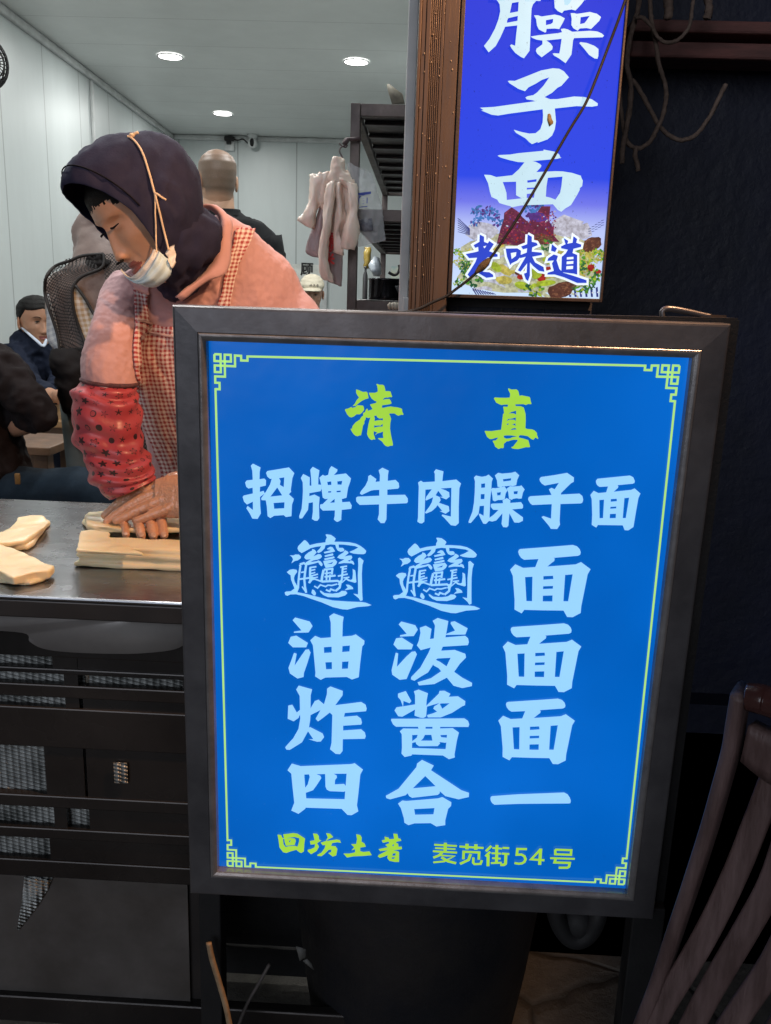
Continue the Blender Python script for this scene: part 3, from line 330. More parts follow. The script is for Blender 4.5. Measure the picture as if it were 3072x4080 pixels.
MENU_RIB=[['w','biang',220,[(13193,27428),(13258,27625),(13136,28430),(13046,29372),(13018,30113),(12829,30628)]],['w','biang',239,[(13193,27395),(13636,27222),(13890,27363),(13771,28334),(13701,29140),(13784,30010),(13917,30678)]],['w','biang',157,[(13326,28321),(13707,28237)]],['w','biang',201,[(13140,29113),(14666,28841)]],['w','biang',157,[(13464,29958),(13884,30579)]],['w','biang',176,[(14274,27711),(15033,27563)]],['w','biang',239,[(14350,27708),(14332,28509),(14382,29176),(14239,29518)]],['w','biang',151,[(14340,28054),(14910,27882)]],['w','biang',151,[(14407,28405),(14913,28228)]],['w','biang',164,[(14410,28719),(15202,28448)]],['w','biang',138,[(14412,28973),(15206,28789)]],['w','biang',176,[(14477,29117),(14858,29033),(15593,29287)]],['w','biang',138,[(14761,28823),(14290,29515)]],['w','biang',264,[(15830,27906),(15669,28714),(15612,29286)]],['w','biang',226,[(15861,27885),(16904,27724)]],['w','biang',164,[(15930,28335),(16816,28160)]],['w','biang',214,[(15936,28715),(17170,28511)]],['w','biang',189,[(16178,27890),(16163,29093)]],['w','biang',239,[(15612,29286),(16578,29187),(17371,29104),(17737,29288),(17639,29896),(17169,30323)]],['w','biang',214,[(16797,27795),(16744,28397)]],['w','biang',176,[(16553,28406),(16513,29110)]],['w','biang',164,[(14803,29828),(15188,30045),(15502,29660),(16078,29835),(16330,29655),(16776,29668),(17377,29472)]],['w','biang',201,[(16115,30204),(16532,30366),(16668,30110),(17104,30258)]],['w','biang',176,[(17660,27503),(18415,27336)]],['w','biang',214,[(17931,27477),(17897,28344),(17846,29014),(17507,29600)]],['w','biang',138,[(18012,27739),(18390,27656)]],['w','biang',138,[(18019,28085),(18365,27989)]],['w','biang',176,[(17406,28580),(18498,28283)]],['w','biang',151,[(18031,28752),(18695,28641)]],['w','biang',189,[(18285,28760),(18607,28992),(19373,29178)]],['w','biang',126,[(18412,28754),(17851,29316)]],['y','addr',263,[(29576,61977),(32283,61986)]],['y','addr',220,[(29707,62427),(32130,62428)]],['y','addr',263,[(29462,62875),(32353,62898)]],['y','addr',373,[(30901,61615),(30918,62861)]],['y','addr',307,[(30593,62970),(30173,63444),(29547,63765)]],['y','addr',241,[(30392,63392),(32048,63390),(30873,64195),(29577,64418)]],['y','addr',329,[(30515,63653),(31313,64141),(32320,64360)]],['y','addr',285,[(32593,62018),(35472,62041)]],['y','addr',395,[(33470,61582),(33512,62342)]],['y','addr',395,[(34534,61580),(34556,62340)]],['y','addr',307,[(33148,63743),(33135,62696),(34983,62682),(34998,63677)]],['y','addr',329,[(33986,62949),(33780,63793),(32787,64407)]],['y','addr',285,[(34343,63411),(34352,64141),(34528,64322),(35241,64251),(35376,63730)]],['y','addr',307,[(36382,61680),(35783,62454)]],['y','addr',307,[(36290,62486),(35782,63167)]],['y','addr',351,[(36077,62945),(36151,64502)]],['y','addr',351,[(37055,61587),(37072,62691)]],['y','addr',241,[(36535,62025),(37688,62055)]],['y','addr',241,[(36471,62754),(37646,62744)]],['y','addr',351,[(37106,62880),(37140,64092)]],['y','addr',241,[(36590,63423),(37614,63435)]],['y','addr',263,[(36480,64121),(37761,63989)]],['y','addr',285,[(37735,61925),(38523,61914)]],['y','addr',285,[(37710,62715),(38588,62723)]],['y','addr',351,[(38195,62748),(38230,64087),(38053,64252),(37615,64280)]],['y','addr',307,[(40634,61909),(39511,61954),(39490,62756),(40034,62696),(40400,62902),(40571,63299),(40457,63690),(40176,63912),(39797,63988),(39297,63917)]],['y','addr',307,[(42227,61872),(41228,63283),(42820,63310)]],['y','addr',373,[(42260,61731),(42302,63982)]],['y','addr',285,[(43986,61750),(45880,61720),(45891,62353),(44038,62393),(43986,61750)]],['y','addr',263,[(43483,62962),(46395,62880)]],['y','addr',307,[(44133,63023),(44043,63526),(45845,63476),(45812,63989),(45629,64154),(44593,64221)]]]
VS_POLY=[['w','sao',[[(4493,42718),(10252,42831),(10349,42623),(9950,42194),(9778,41663),(9804,40181),(9863,37730),(9900,35903),(9126,34828),(8641,35012),(7779,35533),(7208,36115),(6909,36539),(7110,36705),(7676,36523),(7728,38006),(7816,39311),(6012,39092),(5400,37635),(4768,36439),(3761,35532),(2999,36401),(3766,37386),(4504,38794),(4951,40082),(5141,41147),(4999,42095),(4681,42511)],[(6817,42321),(7797,42488),(7803,41200),(6592,40964)],[(6404,40271),(7810,40597),(7797,39928),(6247,39630),(6249,39949)]]],['w','sao',[[(13038,42886),(17555,42976),(17088,42336),(16312,41499),(15697,41624),(14606,41444),(14343,41100),(13681,41372),(13206,41785)],[(14487,42915),(15646,42938),(15341,42407),(15067,42212),(14639,42182)]]],['w','sao',[[(10209,40720),(10815,40732),(11351,40584),(13253,40888),(14080,40746),(14807,40411),(14664,40016),(14107,38941),(13401,39001),(12213,38933),(12175,38506),(12018,38417),(11073,38824),(10742,39350),(10562,40197)],[(12030,40100),(13089,40302),(13079,39824),(12828,39606),(12081,39431)]]],['w','sao',[[(15622,41126),(16144,41137),(16560,41040),(18452,41342),(19517,41121),(20172,40690),(19951,40178),(18829,39040),(18177,39164),(17134,39079),(16869,38764),(16199,39091),(15872,39510),(15832,40411)],[(17144,40597),(18463,40814),(18034,40138),(17771,39815),(17142,39674)]]],['w','sao',[[(9914,37838),(11015,38022),(13919,38372),(14550,38524),(14341,38946),(14802,39030),(15396,38915),(16064,38609),(18675,38802),(19731,38739),(20454,38488),(20856,38177),(20619,37958),(16427,37762),(16278,37438),(16250,36364),(16205,35502),(15421,34296),(14306,34974),(13634,35284),(13377,35548),(13607,35628),(14374,35602),(14451,36110),(14565,37616),(12298,37353),(12976,36938),(13326,36516),(13273,36138),(11768,35026),(11084,35498),(10845,35870),(10915,36195),(11752,36805),(11713,37319),(10824,37429),(10222,37630)]]],['w','sao',[[(17245,37084),(17409,37227),(18353,37140),(19558,36758),(20181,36342),(20245,35375),(20126,34995),(19711,35040),(18848,35506),(18075,36297)]]],['w','zi',[[(6890,31618),(7183,31680),(7957,31664),(9518,32280),(11821,33205),(13568,33549),(14517,33505),(15252,33174),(16087,32354),(15060,31149),(14490,30862),(13716,30129),(12634,29498),(13489,29220),(14616,29269),(17078,29691),(18625,29662),(19840,29338),(20754,28808),(20748,28477),(19930,28324),(17548,28345),(14304,27934),(14627,26106),(14536,24986),(14186,24079),(13510,23499),(12079,22977),(12033,23123),(11215,22763),(10773,23034),(10132,23582),(8634,24333),(8243,24772),(9467,24466),(10685,24272),(11641,24352),(12320,24930),(12603,25945),(12588,26948),(12466,27779),(7490,27047),(5711,26725),(4745,26813),(3089,27385),(3482,27428),(2910,27771),(5036,27933),(7999,28392),(11308,28892),(10822,29013),(9957,29103),(9723,29374),(10067,29570),(10890,29732),(11456,30131),(12336,31086),(13134,32275),(12037,31900),(11130,31332),(10097,30814),(9602,30253),(8568,30559),(7209,31296)]]],['w','mian',[[(6027,20934),(6281,21069),(7953,21181),(9195,21411),(13033,21854),(13041,22031),(15027,21729),(15529,21330),(15716,20941),(15926,20927),(15209,20751),(11420,20316),(11897,20250),(12655,19924),(12903,19684),(12699,19332),(12165,18743),(15141,18952),(16190,18950),(17672,18772),(19067,18393),(19199,18069),(19443,17678),(19406,16880),(19065,16572),(19113,16373),(18685,15461),(17908,14032),(17052,13504),(16489,13002),(15906,13269),(15102,14074),(12783,13938),(10144,13763),(8732,13450),(8455,13614),(7809,13747),(6728,14020),(6379,14515),(5453,14892),(5139,15687),(4802,16881),(4092,18139),(5097,18116),(6011,17842),(8468,18177),(9459,19097),(10229,20107),(9178,20129),(7795,20389),(6515,20701)],[(7059,17142),(9132,17248),(9268,15249),(10176,14822),(7865,14506),(7743,15559),(7427,16352)],[(10835,17474),(12294,17703),(12268,17334),(10911,17147)],[(10859,16396),(12278,16485),(12240,16284),(10878,16127)],[(10923,15496),(12129,15630),(12071,14975),(10934,14893)],[(14011,17949),(16252,18188),(16206,16793),(16076,15789),(15439,14768),(14604,15046),(13907,15177),(13894,16729)]]]]
LAO_POLY=[['b','lao',[[(3927,9221),(4640,8916),(4686,8137),(5290,7942),(5490,8303),(6259,7829),(5585,6740),(6949,6282),(6971,5925),(5419,5806),(4781,5285),(5829,5174),(5715,4595),(4734,3557),(5781,3517),(6399,3175),(6495,2817),(5386,2637),(4461,3115),(3769,3454),(2691,2698),(2342,3049),(2780,3784),(3460,4957),(3716,5682),(2457,5572),(1872,6199),(3370,6531),(3881,6689),(3800,7328),(3334,7172),(3043,7590),(3947,8115)],[(4580,7423),(5090,7581),(4819,7145)]]],['b','lao',[[(8149,7217),(9993,7301),(10608,6963),(10598,6035),(10120,5448),(9260,4992),(9056,4698),(8453,5970)],[(9007,6558),(9884,6728),(9849,6156),(9217,5636)]]],['b','lao',[[(11465,9471),(12152,9138),(12208,8361),(12954,8242),(13201,7895),(12343,7514),(12316,6872),(13875,6777),(13975,6424),(12446,6092),(12952,5249),(14336,4574),(14539,3862),(13639,3978),(12698,4667),(12138,5224),(12282,3215),(12047,2341),(11655,2618),(11297,3473),(11732,3630),(11704,5067),(10757,3744),(10297,3946),(11018,5333),(11412,6060),(10539,5819),(10362,6243),(11514,6706),(11542,7347),(10889,7185),(10564,7602),(11497,7986)]]],['b','lao',[[(15397,8102),(16255,7489),(16006,6913),(15326,7106)]]],['b','lao',[[(15813,6551),(16492,6358),(16328,5639),(16873,4366),(17510,3811),(19025,3426),(21304,2777),(21342,2345),(19861,2298),(17716,3097),(16201,3482),(15016,3445),(15068,3734),(16008,4051),(15623,5188),(15885,5625),(14857,5522),(14972,5954)]]],['b','lao',[[(17159,9075),(17926,8673),(17814,8245),(18610,8411),(18674,9402),(19295,8997),(19196,8428),(20026,8170),(19983,7814),(18833,7496),(18739,6853),(19498,6592),(19752,3593),(19149,3718),(17209,3873),(17093,6233),(17642,6749),(17963,7328),(16917,7509),(16821,7790),(17527,8166)],[(17909,6187),(18934,6289),(18963,5934),(17909,5830)],[(17932,5545),(18987,5649),(18994,5220),(17937,5116)],[(17946,4829),(19005,4905),(19015,4432),(17943,4327)]]]]
# ================= materials =================
M_wall = None
def panel_mat(name, c, axis_scale, step, groove=0.012):
    """white sandwich panel with thin joints every 'step' metres along axis_scale"""
    t = NT(name); co = t.coord('Object'); sx = t.new('SeparateXYZ'); t.l(co, sx.inputs[0])
    v = t.math('ADD', t.math('ADD', t.math('MULTIPLY', sx.outputs[0], axis_scale[0]), t.math('MULTIPLY', sx.outputs[1], axis_scale[1])), 0.13)
    fr = t.math('FRACT', t.math('DIVIDE', v, step))
    ln = t.math('LESS_THAN', fr, groove/step)
    nz = t.noise(1.6, 5, mapscale=(1, 1, 0.35))
    st = t.ramp(t.noise(3.5, 6, 0.7, mapscale=(1, 1, 0.2)), [(0.3, tuple(x*0.86 for x in c)), (0.75, c)])
    base = t.mix(t.math('MULTIPLY', nz, 0.35), st, tuple(x*0.9 for x in c))
    t.l(t.mix(ln, base, tuple(x*0.55 for x in c)), t.b.inputs['Base Color'])
    t.set(Roughness=0.42)
    t.bump(t.math('SUBTRACT', t.math('MULTIPLY', t.noise(2.0, 3), 0.3), ln), 0.35, 0.004)
    return t.m
m_wallY = panel_mat('white wall panel', (0.55, 0.60, 0.60), (0, 1, 0), 0.62)
m_wallX = panel_mat('white back wall panel', (0.55, 0.60, 0.60), (1, 0, 0), 0.55)
m_ceil = panel_mat('white ceiling panel', (0.70, 0.73, 0.72), (0, 1, 0), 0.52, 0.005)
m_trim = mat('pale trim', (0.60, 0.62, 0.62), scale=8, rough=0.5, bump=0.05)
m_floor = mat('grey shop floor tile', (0.10, 0.10, 0.10), (0.16, 0.15, 0.14), 6, 0.35)
m_dark = mat('sooty dark wall', (0.013, 0.017, 0.044), (0.007, 0.010, 0.024), 3, 0.55, bump=0.35, bscale=25, bdist=0.01)
m_black = mat('black iron', (0.020, 0.020, 0.022), (0.034, 0.030, 0.028), 6, 0.36, bump=0.06)
m_blackm = mat('black matt', (0.008, 0.008, 0.009), scale=30, rough=0.7)
m_bronze = mat('brown bronze aluminium', (0.105, 0.066, 0.042), (0.062, 0.040, 0.027), 14, 0.42, 0.35, bump=0.3, bscale=120, bdist=0.002, mapscale=(1, 1, 0.12))
m_bronzed = mat('dark bronze groove', (0.045, 0.028, 0.02), (0.03, 0.02, 0.015), 40, 0.5, 0.2)
m_frame = mat('grey steel frame', (0.155, 0.150, 0.158), (0.100, 0.097, 0.104), 16, 0.36, 0.5, bump=0.12, bscale=90, bdist=0.002)
m_lip = mat('frame lip', (0.33, 0.315, 0.31), (0.21, 0.20, 0.20), 30, 0.34, 0.5, bump=0.15, bscale=150, bdist=0.002)
m_steel = mat('worn stainless steel', (0.30, 0.31, 0.33), (0.20, 0.205, 0.215), 7, 0.26, 0.9, bump=0.12, bscale=40, bdist=0.002, rvar=0.14, mapscale=(1.0, 2.5, 1))
m_wood = mat('varnished table wood', (0.34, 0.20, 0.09), (0.24, 0.13, 0.055), 12, 0.4, mapscale=(1, 6, 6))
m_beam = mat('reddish timber beam', (0.24, 0.095, 0.08), (0.13, 0.06, 0.052), 10, 0.7, bump=0.4, mapscale=(0.6, 4, 4))
m_rope = mat('frayed rope', (0.34, 0.24, 0.19), (0.20, 0.14, 0.11), 90, 0.9, bump=0.6, bscale=300)
def stone_mat():
    t = NT('rough flagstone'); v = t.new('TexVoronoi', feature='DISTANCE_TO_EDGE'); v.inputs['Scale'].default_value = 3.3
    mp = t.new('Mapping'); w = t.noise(4, 3); t.l(t.coord('Object'), mp.inputs[0])
    wx = t.mix(0.06, mp.outputs[0], w, 'ADD'); t.l(wx, v.inputs['Vector'])
    cr = t.ramp(v.outputs['Distance'], [(0.0, (0.35, 0.35, 0.35)), (0.028, (1, 1, 1))])
    st = t.ramp(t.noise(9, 8, 0.75), [(0.28, (0.055, 0.052, 0.046)), (0.5, (0.125, 0.118, 0.102)), (0.72, (0.20, 0.19, 0.17))])
    t.l(t.mix(cr, (0.018, 0.016, 0.013), st), t.b.inputs['Base Color']); t.set(Roughness=0.75)
    t.bump(t.mix(0.5, cr, t.noise(26, 8, 0.75)), 0.9, 0.02); return t.m
m_stone = stone_mat()
def reflect_mat():
    t = NT('diamond reflection sheet'); co = t.coord('Object')
    s = t.new('SeparateXYZ'); t.l(co, s.inputs[0])
    a = t.math('MULTIPLY', s.outputs[0], 330); b = t.math('MULTIPLY', t.math('ADD', t.math('MULTIPLY', s.outputs[1], 0.55), t.math('ADD', s.outputs[2], t.math('MULTIPLY', s.outputs[0], .25))), 520)
    h = t.math('MULTIPLY', t.math('SINE', t.math('ADD', a, b)), t.math('SINE', t.math('SUBTRACT', a, b)))
    t.l(t.ramp(t.math('ADD', t.math('MULTIPLY', h, 0.14), t.math('ADD', t.math('MULTIPLY', t.noise(14, 5, .7), 1.1), -.05)), [(0.28, (0.10, 0.11, 0.105)), (0.75, (0.80, 0.84, 0.82))]), t.b.inputs['Base Color'])  # blotchy brightness of a reflection put into the colour
    t.set(Roughness=0.32, Metallic=0.15); t.bump(h, 0.9, 0.004); return t.m
m_reflect = reflect_mat()
# ================= ground =================
bm = bmesh.new(); box(bm, -40, -30, -0.4, 40, 1.42, 0.0)
tag(obj('ground', bm, m_stone, smooth=False), kind='structure')
# ================= noodle shop =================
CZ = 2.6; YB = 8.57
def wx(y): return -2.25-(y-4.9)*0.0409        # the side wall runs slightly outwards
shop = thing('noodle_shop', 'white panelled noodle shop room with flat ceiling, open to the street', 'shop', (-1.1, 5, 0.03))
bm = bmesh.new()
v = [bm.verts.new(p) for p in ((wx(1.4), 1.4, 0), (wx(YB), YB, 0), (wx(YB), YB, CZ), (wx(1.4), 1.4, CZ), (wx(1.4)-.1, 1.4, 0), (wx(YB)-.1, YB, 0), (wx(YB)-.1, YB, CZ), (wx(1.4)-.1, 1.4, CZ))]
for f in ((0, 1, 2, 3), (4, 7, 6, 5), (0, 3, 7, 4), (1, 5, 6, 2), (3, 2, 6, 7), (0, 4, 5, 1)): bm.faces.new([v[i] for i in f])
obj('side_wall', bm, m_wallY, shop, False)
bm = bmesh.new(); box(bm, wx(YB)-.1, YB+.002, 0, 0.2, YB+.1, CZ); obj('back_wall', bm, m_wallX, shop, False)
bm = bmesh.new(); box(bm, 0.05, 1.56, 0, 0.15, YB, CZ); obj('side_wall', bm, m_wallY, shop, False)
bm = bmesh.new(); box(bm, wx(YB)-.1, 1.40, CZ+.002, 0.2, YB+.1, CZ+.1); obj('ceiling', bm, m_ceil, shop, False)
bm = bmesh.new(); box(bm, wx(YB)-.1, 1.425, -0.3, 0.2, YB+.1, 0.03); obj('floor', bm, m_floor, shop, False)
bm = bmesh.new(); bar(bm, (wx(1.4)+.017, 1.4, CZ-.022), (wx(YB)+.017, YB, CZ-.022), 0.03, 0.042, bev=0.008)
bar(bm, (wx(YB)+.04, YB-.016, CZ-.022), (0.05, YB-.016, CZ-.022), 0.03, 0.042, bev=0.008); obj('cornice_trim', bm, m_trim, shop)
bm = bmesh.new(); bar(bm, (wx(YB)+.016, YB-.016, 0.05), (wx(YB)+.016, YB-.016, CZ-.045), 0.028, 0.028, (0, 1, 0), 0.006)
obj('corner_trim', bm, m_trim, shop)
bm = bmesh.new(); y_ = 6.3; bar(bm, (wx(y_)+.012, y_, 2.02), (wx(y_)+.012, y_, CZ-.045), 0.022, 0.022, (0, 1, 0), 0.004)
obj('wall_conduit', bm, m_trim, shop)
bm = bmesh.new(); bar(bm, (-0.034, 1.55, 0.8), (-0.034, 1.55, CZ), 0.016, 0.03, (0, 1, 0), 0.002); obj('door_jamb', bm, m_trim, shop)
# lamps in the ceiling
m_glow = emis('led diffuser', (1.0, 0.98, 0.95), 10, 0.0)
def downlight(x, y, label, en=13.5):
    t = thing('ceiling_light', label, 'ceiling light', (x, y, CZ), 'round downlights in the shop ceiling')
    bm = bmesh.new(); n = 36
    rs = [[Vector((x+r*math.cos(2*math.pi*k/n), y+r*math.sin(2*math.pi*k/n), z)) for k in range(n)] for r, z in ((0.080, CZ-.0005), (0.079, CZ-.005), (0.072, CZ-.007), (0.070, CZ-.004))]
    rings(bm, rs, True, False); obj('trim_ring', bm, m_trim, t)
    bm = bmesh.new(); c = bm.verts.new((x, y, CZ-.0075)); q = [bm.verts.new((x+.071*math.cos(2*math.pi*k/n), y+.071*math.sin(2*math.pi*k/n), CZ-.005)) for k in range(n)]
    for k in range(n): bm.faces.new((c, q[k], q[(k+1) % n]))
    obj('diffuser', bm, m_glow, t, False)
    l = lamp('downlight_beam', 'AREA', (x, y, CZ-.012), en, (1.0, 0.995, 0.965), (x, y, 0), 0.14); l.parent = t; l.matrix_parent_inverse = Matrix.Translation(-t.location)
downlight(-1.62, 5.82, 'round white downlight nearer the street, towards the shop side wall')
downlight(-0.47, 5.84, 'round white downlight nearer the street, above the steel rack side')
downlight(-1.68, 7.54, 'round white downlight deepest in the shop, in front of the camera wall')
downlight(-1.58, 4.10, 'round white downlight third from the back wall, over the seated man')
downlight(-0.45, 4.12, 'round white downlight above the standing man in black')
downlight(-1.54, 2.40, 'round white downlight close to the counter, on the wall side')
downlight(-0.72, 1.72, 'round white downlight just inside the opening, over the dough counter', 9)
downlight(-0.43, 2.42, 'round white downlight close to the counter, on the rack side')
# ================= door pillar, facade wall =================
pil = thing('door_pillar', 'ribbed brown aluminium pillar beside the glowing blue vertical sign', 'pillar', (0.007, 1.46, 0))
bm = bmesh.new(); box(bm, -0.0235, 1.452, 0, 0.0385, 1.53, 2.7); obj('post', bm, m_bronzed, pil, False)
bm = bmesh.new()
for x0, x1, d in ((-0.0238, -0.0195, 6), (-0.0188, -0.0125, 3), (-0.0120, -0.0052, 5), (-0.0044, -0.0026, 3), (-0.0016, 0.0004, 3), (0.0014, 0.0034, 3), (0.0044, 0.0064, 3), (0.0074, 0.0096, 4), (0.0106, 0.0150, 4), (0.0156, 0.0372, 4)):
    box(bm, x0, 1.452-d/1000, 0.0, x1, 1.4515, 2.7, 0.0006)
obj('rib_cladding', bm, m_bronze, pil, False)
bm = bmesh.new()
for i in range(70):
    x = random.uniform(-0.022, 0.036); z = random.uniform(1.18, 1.64); s = random.uniform(0.0004, 0.0011)
    ball(bm, (x, 1.4468, z), s, s*.6, s*random.uniform(1, 2.2), 6, 4)
obj('plaster_splash', bm, mat('dried splash', (0.42, 0.33, 0.24), scale=50), pil)
wl = thing('facade_wall', 'sooty dark wall behind the vertical sign, running back on the right', 'wall', (1.2, 2.4, 0))
bm = bmesh.new(); box(bm, 0.0392, 1.535, 0, 0.2865, 1.60, 3.2); box(bm, 0.155, 1.6005, 0, 0.30, 2.415, 3.2); obj('pier', bm, m_dark, wl, False)
bm = bmesh.new(); box(bm, 0.33, 2.42, 0, 7, 2.6, 3.6); obj('rear_wall', bm, m_dark, wl, False)
bm = bmesh.new()
for z in (1.02, 1.195): box(bm, 0.0395, 1.528, z-.006, 0.286, 1.5345, z+.006)
for x in (0.06, 0.135, 0.205, 0.262): box(bm, x-.0012, 1.530, 0.4, x+.0012, 1.5345, 1.188)
obj('tile_joint', bm, mat('wall joint', (0.035, 0.032, 0.036), scale=30), wl, False)
bm = bmesh.new(); box(bm, 0.33, 2.34, 0.0, 7, 2.418, 0.09); obj('wall_plinth', bm, m_dark, wl, False)
# beams and ropes, top right
def z_at(px, py, Y): return P(px, py, Y).z
for nm, ya, yb, dY, lab in (('a', 78, 130, 0.0, 'upper reddish timber beam across the dark wall'), ('b', 166, 232, -0.02, 'lower reddish timber beam across the dark wall, under the thin gap')):
    Yb_ = 2.30+dY; bm = bmesh.new(); box(bm, P(2515, 150, Yb_).x, Yb_, z_at(2800, yb, Yb_), 4.5, Yb_+.11, z_at(2800, ya, Yb_), 0.006)
    o = obj('timber_beam', bm, m_beam, None, False); tag(o, lab, 'beam', 'timber beams on the dark wall')
def rope(pts, Y, r, label):
    bm = bmesh.new(); tube(bm, [P(2372+x*.5878, y*.5878, Y+dy) for x, y, dy in pts], r, 8, 6)
    o = obj('rope', bm, m_rope); wrinkle(o, r*.35, 260, 2); tag(o, label, 'rope', 'old ropes hanging by the vertical sign')
rope([(370, -40, 0), (378, 120, 0), (405, 260, -.02), (430, 430, -.02), (470, 560, 0), (480, 660, 0), (455, 790, 0), (420, 870, -.01), (370, 960, 0), (290, 1005, 0), (215, 960, 0), (180, 800, 0), (165, 640, .02), (160, 560, .02)], 2.2, 0.0052, 'long frayed rope looping down beside the blue vertical sign')
rope([(250, 540, 0), (300, 610, 0), (370, 740, 0), (440, 860, 0), (520, 930, 0), (600, 948, 0), (690, 905, 0), (780, 780, 0), (840, 660, 0), (885, 570, 0)], 2.22, 0.0052, 'rope sagging in a wide U in front of the dark wall')
rope([(300, -30, 0), (285, 80, 0), (250, 200, 0), (225, 320, 0), (215, 450, 0), (240, 560, 0), (235, 720, 0), (205, 900, 0), (185, 1010, 0), (180, 1110, 0)], 2.18, 0.0060, 'thick dusty rope hanging straight down along the sign edge')
rope([(270, 125, 0), (320, 120, 0), (380, 180, 0), (430, 260, 0), (500, 290, 0), (580, 255, 0), (640, 170, 0), (655, 60, 0), (670, -30, 0)], 2.16, 0.0042, 'thin rope tied in a small loop in front of the timber beams')
rope([(760, -30, 0), (770, 60, 0), (755, 130, 0)], 2.2, 0.009, 'stubby hanging rope end above the upper timber beam')
rope([(480, -30, 0), (500, 50, 0), (490, 130, 0)], 2.2, 0.010, 'wide flat rope tail above the upper timber beam')
rope([(275, 1000, 0), (270, 1060, 0), (285, 1110, 0), (292, 1160, 0)], 2.19, 0.0055, 'short loose rope tail ending below the sign-side loop')
# ================= counter =================
ct = thing('noodle_counter', 'stainless steel dough counter with dark slatted front at the shop opening', 'counter', (-0.9, 1.33, 0.0))
TZ = 0.80; X0, X1 = -2.0, -0.06
bm = bmesh.new(); box(bm, X0, 1.073, TZ-.006, X1, 1.60, TZ, 0.0025); o = obj('steel_top', bm, m_steel, ct)
for p in o.data.polygons: p.use_smooth = False
bm = bmesh.new(); box(bm, X0, 1.0735, TZ-.031, X1, 1.085, TZ-.0062, 0.002); obj('edge_band', bm, m_black, ct, False)
m_cover = mat('dirty grey metal sheet', (0.46, 0.44, 0.42), (0.26, 0.245, 0.24), 3.5, 0.36, 0.2, bump=0.25, bscale=60, bdist=0.002)
m_slat = mat('grimy dark slat', (0.030, 0.027, 0.026), (0.060, 0.054, 0.051), 4, 0.26, 0.45, bump=0.10, bscale=30)
Yf = 1.095
def zf(py, px=100): return P(px, py, Yf).z
def xf(px, py=2800): return P(px, py, Yf).x
rails = [(2440, 2614), (2659, 2681), (2724, 2775), (2816, 2974), (3166, 3214), (3296, 3338), (3424, 3492)]
bm = bmesh.new()
for a, b in rails: box(bm, X0, Yf, zf(b), X1, Yf+.014, zf(a), 0.002)
box(bm, xf(252, 2700), Yf+.002, zf(2815), xf(308, 2700), Yf+.012, zf(2600))                 # short stile
box(bm, xf(330, 2850), Yf+.003, zf(3296), X1, Yf+.012, zf(2752))                               # closed board on the sign side
box(bm, xf(205, 2640), Yf+.003, zf(2683), X1, Yf+.011, zf(2600))
box(bm, xf(176, 3050), Yf+.003, zf(3215), xf(330, 3050), Yf+.011, zf(2970))
box(bm, xf(212, 3250), Yf+.0035, zf(3300), xf(262, 3250), Yf+.0105, zf(3200))
box(bm, xf(196, 3380), Yf+.003, zf(3430), X1, Yf+.0108, zf(3330))
obj('slatted_front', bm, m_slat, ct, False)  # slats, patterned patches and film stand in for blurred reflections on the front
bm = bmesh.new()     # sheet with rounded lower corners
pts = [(-150, 2432), (760, 2432), (760, 2545), (700, 2585), (560, 2602), (420, 2603), (260, 2596), (170, 2582), (120, 2555), (90, 2520), (-150, 2505)]
V = [bm.verts.new(P(q.x, q.y, Yf-.004)) for q in [Vector((-150, 2432, 0)), Vector((760, 2432, 0))]+catmull([(x, y, 0) for x, y in pts[2:]], 6)]; bm.faces.new(V)
o = obj('cover_sheet', bm, m_cover, ct, False); mod(o, 'SOLIDIFY', thickness=0.0025, offset=0); fin(o)
bm = bmesh.new()
box(bm, X0, Yf+.016, 0.27, xf(335, 3000), Yf+.020, 0.70); box(bm, xf(335, 2700)+.0005, Yf+.016, 0.60, xf(770, 2700), Yf+.020, 0.70); box(bm, xf(455, 3050), Yf-.002, zf(3098), xf(508, 3050), Yf-.0005, zf(3018))
obj('reflection_sheet', bm, m_reflect, ct, False)  # smeared reflections in the counter front, made as a patterned sheet
def film_mat():
    t = NT('cloudy plastic film'); t.l(t.ramp(t.noise(7, 5), [(0.35, (0.085, 0.078, 0.072)), (0.7, (0.15, 0.14, 0.135))]), t.b.inputs['Base Color'])
    t.set(Roughness=0.22); t.b.inputs['Alpha'].default_value = 0.94; t.bump(t.noise(6, 4), 0.4, 0.01); return t.m
bm = bmesh.new(); box(bm, X0, Yf+.004, zf(3960), xf(748, 3700), Yf+.007, zf(3490)); obj('plastic_film', bm, film_mat(), ct, False)  # film tone stands in for the dull reflections low on the front
bm = bmesh.new(); V = [bm.verts.new(P(x, y, Yf+.001)) for x, y in ((97, 3494), (210, 3494), (190, 3545), (150, 3610), (75, 3706), (68, 3700), (86, 3600))]; bm.faces.new(V)
o = obj('reflection_scrap', bm, m_reflect, ct, False); mod(o, 'SOLIDIFY', thickness=0.001); fin(o)  # bright reflected patch, cut out as a thin sheet
bm = bmesh.new(); box(bm, X0, Yf-.006, zf(4060), X1, Yf+.012, zf(3958), 0.003); obj('bottom_rail', bm, m_slat, ct, False)
for x in (X0+.02, -1.25, xf(775, 3300), -0.08):
    for y in (Yf+.022, 1.56):
        bm = bmesh.new(); box(bm, x-.015, y-.012, 0.0, x+.015, y+.012, TZ-.032); obj('leg', bm, m_black, ct, False)
bm = bmesh.new(); box(bm, X0, 1.30, 0.02, X1, 1.31, 0.075); box(bm, xf(330, 2850), 1.30, 0.082, X1, 1.306, 0.76); obj('rear_panel', bm, m_blackm, ct, False)
